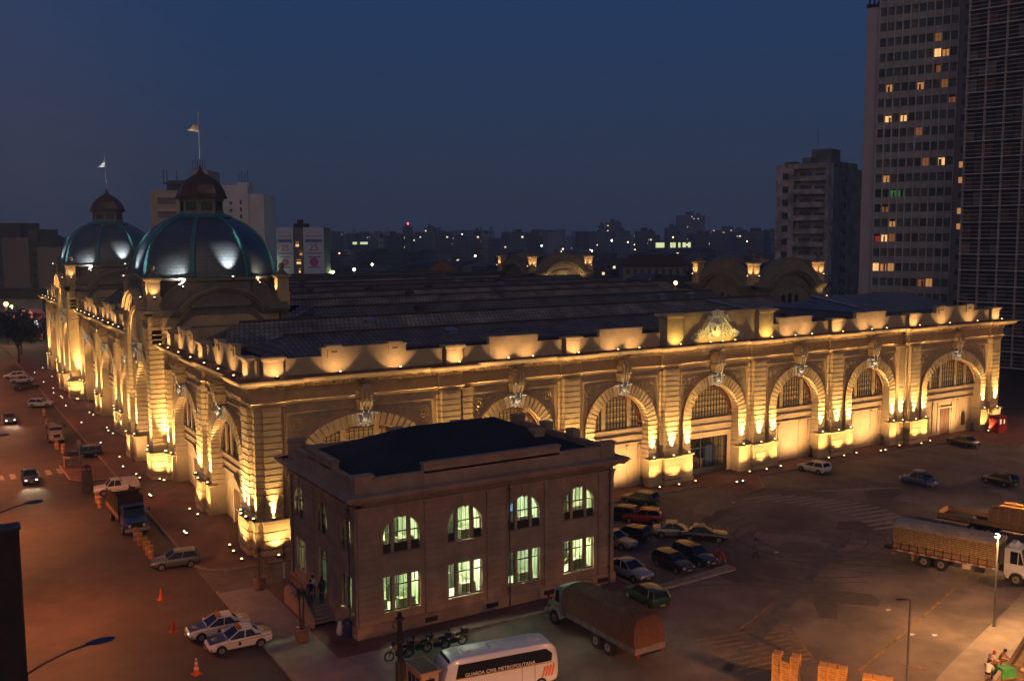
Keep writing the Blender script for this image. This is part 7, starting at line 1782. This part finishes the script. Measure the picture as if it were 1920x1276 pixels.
# left edge
lm = mat('mauve_render', (.16, .115, .12), .9, var=.15); lm2 = mat('dark_mauve', (.075, .06, .07), .9, var=.2)
block('apartment_block', -20, 44, 335, 413, lm2, 'dark stepped block at the far left edge, tallest of the three')
block('apartment_block', 9, 58, 300, 440, lm, 'plain mauve gabled block at the left edge, in front of the tallest one')
t, L_, z = block('apartment_block', 58, 75, 302, 425, lm2, 'narrow dark block between two mauve blocks at the left edge')
g = MB(); [g.box(1, -.2, z-5-i*3.2, 2.2, 0, z-3.8-i*3.2) for i in range(5)]; g.build('windows', bars, t)
t, L_, z = block('apartment_block', 74, 128, 300, 458, lm, 'mauve block with a dark sloping roof left of the farther dome')
g = MB(); g.add([(-1, 0, z), (L_+1, 0, z), (L_+1, 14, z+.1), (-1, 14, z), (0, 7, z+5.0), (L_*.3, 7, z+4.0), (L_, 7, z+.6)], [(0, 1, 6, 5, 4), (3, 4, 5, 6, 2), (0, 4, 3), (1, 2, 6), (0, 3, 2, 1)]); g.build('roof', bars, t)
t, L_, z = block('warehouse', -60, 78, 292, 553, mat('pale_wall', (.24, .21, .2), .9, var=.3, scale=.3), 'long low pale warehouse across the far end of the street', depth=20)
g = MB(); g.prism([(-1, z), (L_+1, z), (L_, z+2.6), (0, z+2.6)], -1, 18); g.build('roof', bars, t)
t, L_, z = block('market_stall_row', 22, 76, 268, 590, mat('pink_awning_wall', (.35, .12, .12), .8), 'row of market stalls under a pink lit awning at the far end of the street', 'stalls', depth=4)
g = MB(); g.prism([(-.5, z), (L_+.5, z), (L_*.7, z+2.2), (L_*.3, z+2.2)], -1.5, 4); g.build('awning', mat('pink_lit_awning', (.42, .12, .13), .7, emit=(1, .2, .2), es=.10), t)  # pink light on the awning put into its colour and a faint glow
g = MB(); g.box(L_*.82, -1.55, z-2.6, L_*.97, -1.45, z-.6); g.build('lit_sign', mat('white_sign', (.9, .9, .9), .5, emit=(.85, 1, .95), es=2.2), t)
g = MB(); g.box(L_*.2, -.1, z-3.2, L_*.6, -.02, z-1.6); g.build('lit_counter', mat('counter_light', (.6, .7, .7), .5, emit=(.6, .9, .9), es=.35), t)
# trees
def tree(x, y, h, w, label, seed, leaf, cat='tree', group=None, n=1500, ls=.32):
    random.seed(seed); t = thing('leafy_tree', label, cat, (x, y, 0), 0, group)
    g = MB(); g.tube([(0, 0, 0), (.1, .05, h*.25), (-.05, .1, h*.5)], .24*h/10, 7, .13*h/10); tips = []
    for k in range(9):
        a = k*2.4+random.uniform(-.3, .3); r_ = w*random.uniform(.45, .85); z = h*random.uniform(.5, .9); p = (math.cos(a)*r_, math.sin(a)*r_, z)
        g.tube([(0, 0, h*random.uniform(.25, .45)), (p[0]*.5, p[1]*.5, h*.25+z*.45), p], .09*h/10, 5, .03); tips.append((p, random.uniform(.30, .5)*w))
    tips.append(((0, 0, h*.88), w*.5)); g.build('trunk', mat('bark', (.08, .055, .035), .9), t)
    g = MB()
    for k in range(n):
        p, r_ = random.choice(tips); d = Vector((random.gauss(0, 1), random.gauss(0, 1), random.gauss(0, .8))).normalized()*r_*random.uniform(.3, 1.0)**.6
        c = Vector(p)+d; s = ls*random.uniform(.6, 1.3); u = Vector((random.gauss(0, 1), random.gauss(0, 1), random.gauss(0, .6))).normalized(); v = u.orthogonal().normalized()
        g.add([c-u*s, c+v*s*.5, c+u*s, c-v*s*.5], [(0, 1, 2, 3)])
    g.build('crown', leaf, t)
lf = mat('dark_leaves', (.035, .045, .02), .7, var=.5, scale=.8)
tree(-4.4, 159, 11.5, 5.6, 'large dark street tree standing nearest beside the far corner of the market', 1, lf, group='street trees', n=2600, ls=.4)
tree(-14.5, 171, 11, 6, 'dark street tree at the left edge beyond the parked cars', 2, lf, group='street trees', n=2400, ls=.4)
tree(-2.4, 176, 8, 3.8, 'smaller dark tree between the market corner and the pink stalls', 3, lf, group='street trees', n=1200, ls=.4)
# city lamps
def city_lamp(px, y, d, col, es, r, label, group='distant lamps', e=0):
    x, yy = far(px, d); z = zpx(y, d); t = thing('distant_lamp', label, 'lamp', (x, yy, 0), 0, group)
    g = MB(); g.tube([(0, 0, 0), (0, 0, z-r*.6)], max(.08, d*.0002), 5); g.build('pole', bars, t)
    g = MB(); g.ball((0, 0, z), r, n=8); g.build('globe', mat('city_glow_%s' % '_'.join(str(int(c*10)) for c in col)+('_%d' % es), col, .5, emit=col, es=es, var=0), t, 60)
    if e: point(0, 0, z-r-.4, e, col, .3, t)
GRN = (.75, 1, .45)
for px, y, d, r, l, e in [(625, 507, 270, .42, 'bright greenish lamp leftmost of three in the park behind the roofs', 900), (665, 502, 285, .40, 'bright greenish lamp middle of three in the park behind the roofs', 900), (699, 493, 300, .34, 'greenish lamp rightmost of three in the park behind the roofs', 700), (506, 492, 260, .22, 'small greenish lamp just right of the nearer dome', 300), (20, 568, 262, .34, 'greenish white lamp at the far left by the stalls', 1500)]: city_lamp(px, y, d, GRN, 16, r, l, e=e)
city_lamp(10, 563, 255, (1, .38, .08), 14, .55, 'large orange lamp at the far left edge above the stalls', e=4000)
city_lamp(1121, 524, 215, (1, .62, .2), 14, .28, 'warm roof lamp right of the distant rear pavilion', e=200); city_lamp(1267, 530, 160, (1, .6, .22), 12, .3, 'warm roof lamp left of the right hand rear pavilion', e=200)
city_lamp(767, 418, 900, (1, .08, .08), 8, .9, 'red aircraft warning lamp on a distant tower')
LB = ['white distant street light', 'yellow distant street light', 'orange distant street light']
random.seed(31)
LPX = sorted(random.choice([random.uniform(505, 1450), random.uniform(620, 1300)]) for i in range(46))
for i in range(46):
    px = LPX[i]; y = random.uniform(443, 478); d = random.uniform(500, 1900); c = random.choice([(1, .95, .7), (1, .8, .4), (1, .5, .2)])
    city_lamp(px, y, d, c, 7, random.uniform(.35, .7)*d/1400+.15, 'small distant street light in the city, %s from the left' % ordinal(i+1), 'small distant street lights')
for i, (px, y, d, r) in enumerate(sorted([(830, 459, 900, 1.0), (868, 438, 1100, .6), (1016, 460, 700, .6), (1147, 451, 900, .9), (1110, 470, 600, .5), (1119, 470, 600, .5), (892, 478, 500, .5), (821, 446, 1100, .8)])):
    city_lamp(px, y, d, (.85, 1, .7), 10, r, 'brighter pale green light in the distant city, %s from the left' % ordinal(i+1), 'brighter distant street lights')
# named distant buildings: (px0, px1, ytop, dist, wall colour, label)
cm = {}
def cmat(k, wall, lit=.03): return citymat('city_'+k, wall, [c*.35 for c in wall], 3.2, 3.1, lit)
NAMED = [
 (711, 721, 444, 620, 'pale', (.22, .23, .27), 'narrow pale block beside a darker one in the middle distance'), (722, 756, 439, 640, 'dk', (.06, .07, .09), 'wide dark block with a stepped top in the middle distance'),
 (757, 772, 424, 900, 'md', (.08, .09, .12), 'slim tower carrying the red warning lamp'), (797, 818, 426, 1000, 'md', (.10, .105, .13), 'grey flat topped tower right of the red lamp'),
 (886, 903, 442, 800, 'rd', (.18, .07, .05), 'block with a dull red upper wall'), (902, 925, 438, 820, 'pale', (.15, .18, .24), 'pale blue stepped block right of the red walled block'),
 (1270, 1320, 405, 1500, 'pk', (.09, .075, .095), 'broad hazy block highest on the horizon'), (1137, 1165, 418, 1200, 'pk', (.085, .07, .08), 'hazy pinkish tower with a pointed top'),
 (1122, 1136, 424, 1300, 'md', (.07, .08, .10), 'thin dark tower left of the pinkish one'), (1250, 1272, 428, 1000, 'md', (.07, .085, .11), 'dark block left of the broad hazy block'), (1298, 1335, 440, 800, 'pk', (.12, .11, .13), 'low pale block under the broad hazy block'),
 (1193, 1228, 434, 900, 'md', (.075, .085, .11), 'dark flat block in the middle of the horizon'), (1335, 1400, 432, 1300, 'md', (.06, .065, .085), 'long dark block near the balcony block'), (1390, 1452, 436, 900, 'md', (.07, .08, .10), 'grey block touching the balcony block'),
 (640, 700, 466, 700, 'pale', (.20, .22, .27), 'low pale blue workshop with a row of openings'), (925, 975, 447, 900, 'md', (.09, .11, .14), 'low wide grey block behind the distant pavilion'), (975, 1050, 436, 1200, 'pale', (.085, .095, .12), 'wide distant grey block over the distant pavilion'), (775, 797, 440, 1000, 'dk', (.05, .06, .08), 'dark block between the red lamp tower and the grey tower'),
]
for px0, px1, yt, d, k, col, lab in NAMED:
    t, L_, z = block('distant_building', px0, px1, d, yt, cmat(k, col), lab, depth=18)
    g = MB(); g.box(L_*.3, 3, z, L_*.6, 9, z+d*.0035); g.box(L_*.7, 3, z, L_*.85, 7, z+d*.002); g.build('roof_structures', bars, t)
for (a, b_, y, d, n_) in [(663, 672, 453, 700, 'left'), (677, 692, 453, 700, 'right')]:
    t, L_, z = block('lit_hall', a, b_, d, y-5, mat('hall_dark', (.07, .08, .1), .9), 'long greenish lit strip window hall, %s of two' % n_, depth=6, group='lit strip halls'); g = MB(); g.box(.2, -.2, z-2.9, L_-.2, .05, z-1.3); g.build('lit_strip', mat('hall_lit_strip', (.6, .7, .5), .5, emit=(.8, 1, .55), es=.9), t)
t, L_, z = block('lit_terrace', 1225, 1297, 800, 452, mat('terrace_dark', (.06, .055, .06), .9), 'low terrace with bright uneven windows below the broad hazy block', depth=10)
for a, b_ in ((4, 20), (31, 41), (46, 50), (54, 60), (64, 69)): g = MB(); g.box(a*L_/72, -.3, z-5.5, b_*L_/72, 0, z-1.5); g.build('lit_window', mat('terrace_lit', (.9, .8, .5), .5, emit=(.9, 1, .5), es=1.0, var=.5, scale=.5), t)
# row building with two rows of windows and tiled roof, gabled shed
t, L_, z = block('school_building', 1168, 1290, 330, 498, mat('plaster_grey', (.22, .19, .19), .9, var=.15), 'long two storey plaster building with regular windows between the rear pavilions', depth=12)
g = MB(); g.prism([(-1, z), (L_+1, z), (L_-4, z+3.6), (4, z+3.6)], -1, 12); g.build('roof', mat('brown_tiles', (.07, .035, .03), .9), t)
for i in range(9):
    for j in range(2): g = MB(); g.box(1.2+i*2.35, -.05, z-2.9-j*3.4, 2.3+i*2.35, .02, z-1.1-j*3.4); g.build('window', LW['g'] if (i, j) == (3, 1) else wd[0], t)
t, L_, z = block('gabled_shed', 805, 852, 300, 506, mat('orange_brick', (.22, .07, .035), .9, var=.2), 'orange brick gabled shed beyond the hall roof', depth=14)
g = MB(); g.prism([(-.5, z), (L_+.5, z), (L_/2, z+3.2)], -.5, 14); g.build('roof', mat('orange_brick', (.22, .07, .035), .9), t)
t, L_, z = block('blue_water_tank', 869, 885, 230, 497, mat('tank_blue', (.10, .12, .17), .7), 'bluish square water tank left of the distant rear pavilion', 'tank', depth=4)
# low rooftops between the hall and the horizon, and the horizon itself
random.seed(77)
roofc = [('rf1', (.045, .04, .045)), ('rf2', (.06, .05, .05)), ('rf3', (.08, .06, .055)), ('rf4', (.04, .045, .055)), ('rf5', (.11, .11, .13))]
HPX = sorted(random.uniform(500, 1460) for i in range(120))
for i in range(120):
    px = HPX[i]; d = random.uniform(300, 640); yt = 522-(d-300)/340*52+random.uniform(-5, 5); w = random.uniform(18, 62)
    k, c = random.choice(roofc); t, L_, z = block('low_house', px, px+w, d, yt, cmat(k, c, .012), 'low dark house among the roofs behind the market, %s from the left' % ordinal(i+1), depth=random.uniform(8, 18), d2=d*random.uniform(.97, 1.03), group='low houses behind the market')
    g = MB(); D_ = 12
    if random.random() < .6: g.prism([(-.4, z), (L_+.4, z), (L_*.5, z+random.uniform(1, 2.6))], -.3, D_) if random.random() < .5 else g.add([(-.4, -.4, z), (L_+.4, -.4, z), (L_+.4, D_, z), (-.4, D_, z), (-.4, D_/2, z+1.8), (L_+.4, D_/2, z+1.8)], [(0, 1, 5, 4), (2, 3, 4, 5), (0, 4, 3), (1, 2, 5), (0, 3, 2, 1)]); g.build('roof', mat('house_roof_%d' % (i % 3), ((.07, .035, .028), (.04, .035, .035), (.09, .09, .10))[i % 3], .9), t)
    else: g.box(L_*.2, 2, z, L_*.4, 5, z+1.5); g.build('roof_tank', bars, t)
SPX = sorted([random.uniform(495, 1460) for i in range(157)]+[random.uniform(74, 300) for i in range(13)])
for i in range(170):
    px = SPX[i]; d = 700+1900*random.random()**1.3; yt = random.uniform(430, 447)+(900-min(d, 900))*.02; w = random.uniform(7, 26)*900/d+4
    sh = .55+.45*random.random(); c = (.075*sh, .085*sh, .115*sh)
    t, L_, z = block('skyline_block', px, px+w, d, yt, cmat('sky%d' % (i % 5), (.06+.012*(i % 5), .068+.012*(i % 5), .09+.014*(i % 5)), .02), 'distant hazy block of the city skyline, %s from the left' % ordinal(i+1), depth=20, group='skyline blocks')
    if random.random() < .4: g = MB(); g.box(L_*.3, 3, z, L_*.6, 8, z+d*.003); g.build('roof_structures', bars, t)
for i, (px, d) in enumerate([(590, 285), (615, 300), (640, 312), (668, 322), (705, 330), (735, 320), (760, 345)]):
    x, y = far(px, d); tree(x, y, random.uniform(9, 13), 6, 'dark park tree behind the hall roof, %s from the left' % ordinal(i+1), 40+i, lf, group='park trees', n=700, ls=.8)
# dark house at the lower left
t = thing('dark_house', 'unlit dark building with a recessed window at the lower left edge', 'building', (-36, -37.4, 0))
dk = mat('dark_render', (.03, .026, .024), .9, var=.2)
g = MB(); g.box(0, 0, 0, 15.66, .4, 15.5); g.prism([(.4, 0), (14, 0), (14, 8), (.4, 14.0)], 0.01, 15.6, 'x'); g.build('wall', dk, t)
g = MB(); g.box(-.1, -.15, 15.5, 15.72, .55, 15.66); g.build('coping', mat('blue_coping', (.04, .05, .07), .6), t)
for x0, z_ in ((11.7, 10.5), (11.7, 5.5)): g = MB(); g.box(x0, -.06, z_, x0+2.6, -.01, z_+3.8); g.m = 1; g.box(x0-.1, -.1, z_-.12, x0+2.7, -.01, z_); g.build('window', [bars, dk], t)
# ================================================================ HAZE
g = MB(); g.box(-700, -160, -1.65, 2800, 3400, 110)
hz = bpy.data.materials.new('evening_haze'); hz.use_nodes = True; n_ = hz.node_tree
for q in list(n_.nodes): n_.nodes.remove(q)
o_ = n_.nodes.new('ShaderNodeOutputMaterial'); v_ = n_.nodes.new('ShaderNodeVolumePrincipled'); v_.inputs['Color'].default_value = (.66, .84, 1, 1); v_.inputs['Density'].default_value = .00042
n_.links.new(v_.outputs[0], o_.inputs['Volume'])
hob = g.build('haze', hz); hob['kind'] = 'stuff'
S.cycles.volume_bounces = 0
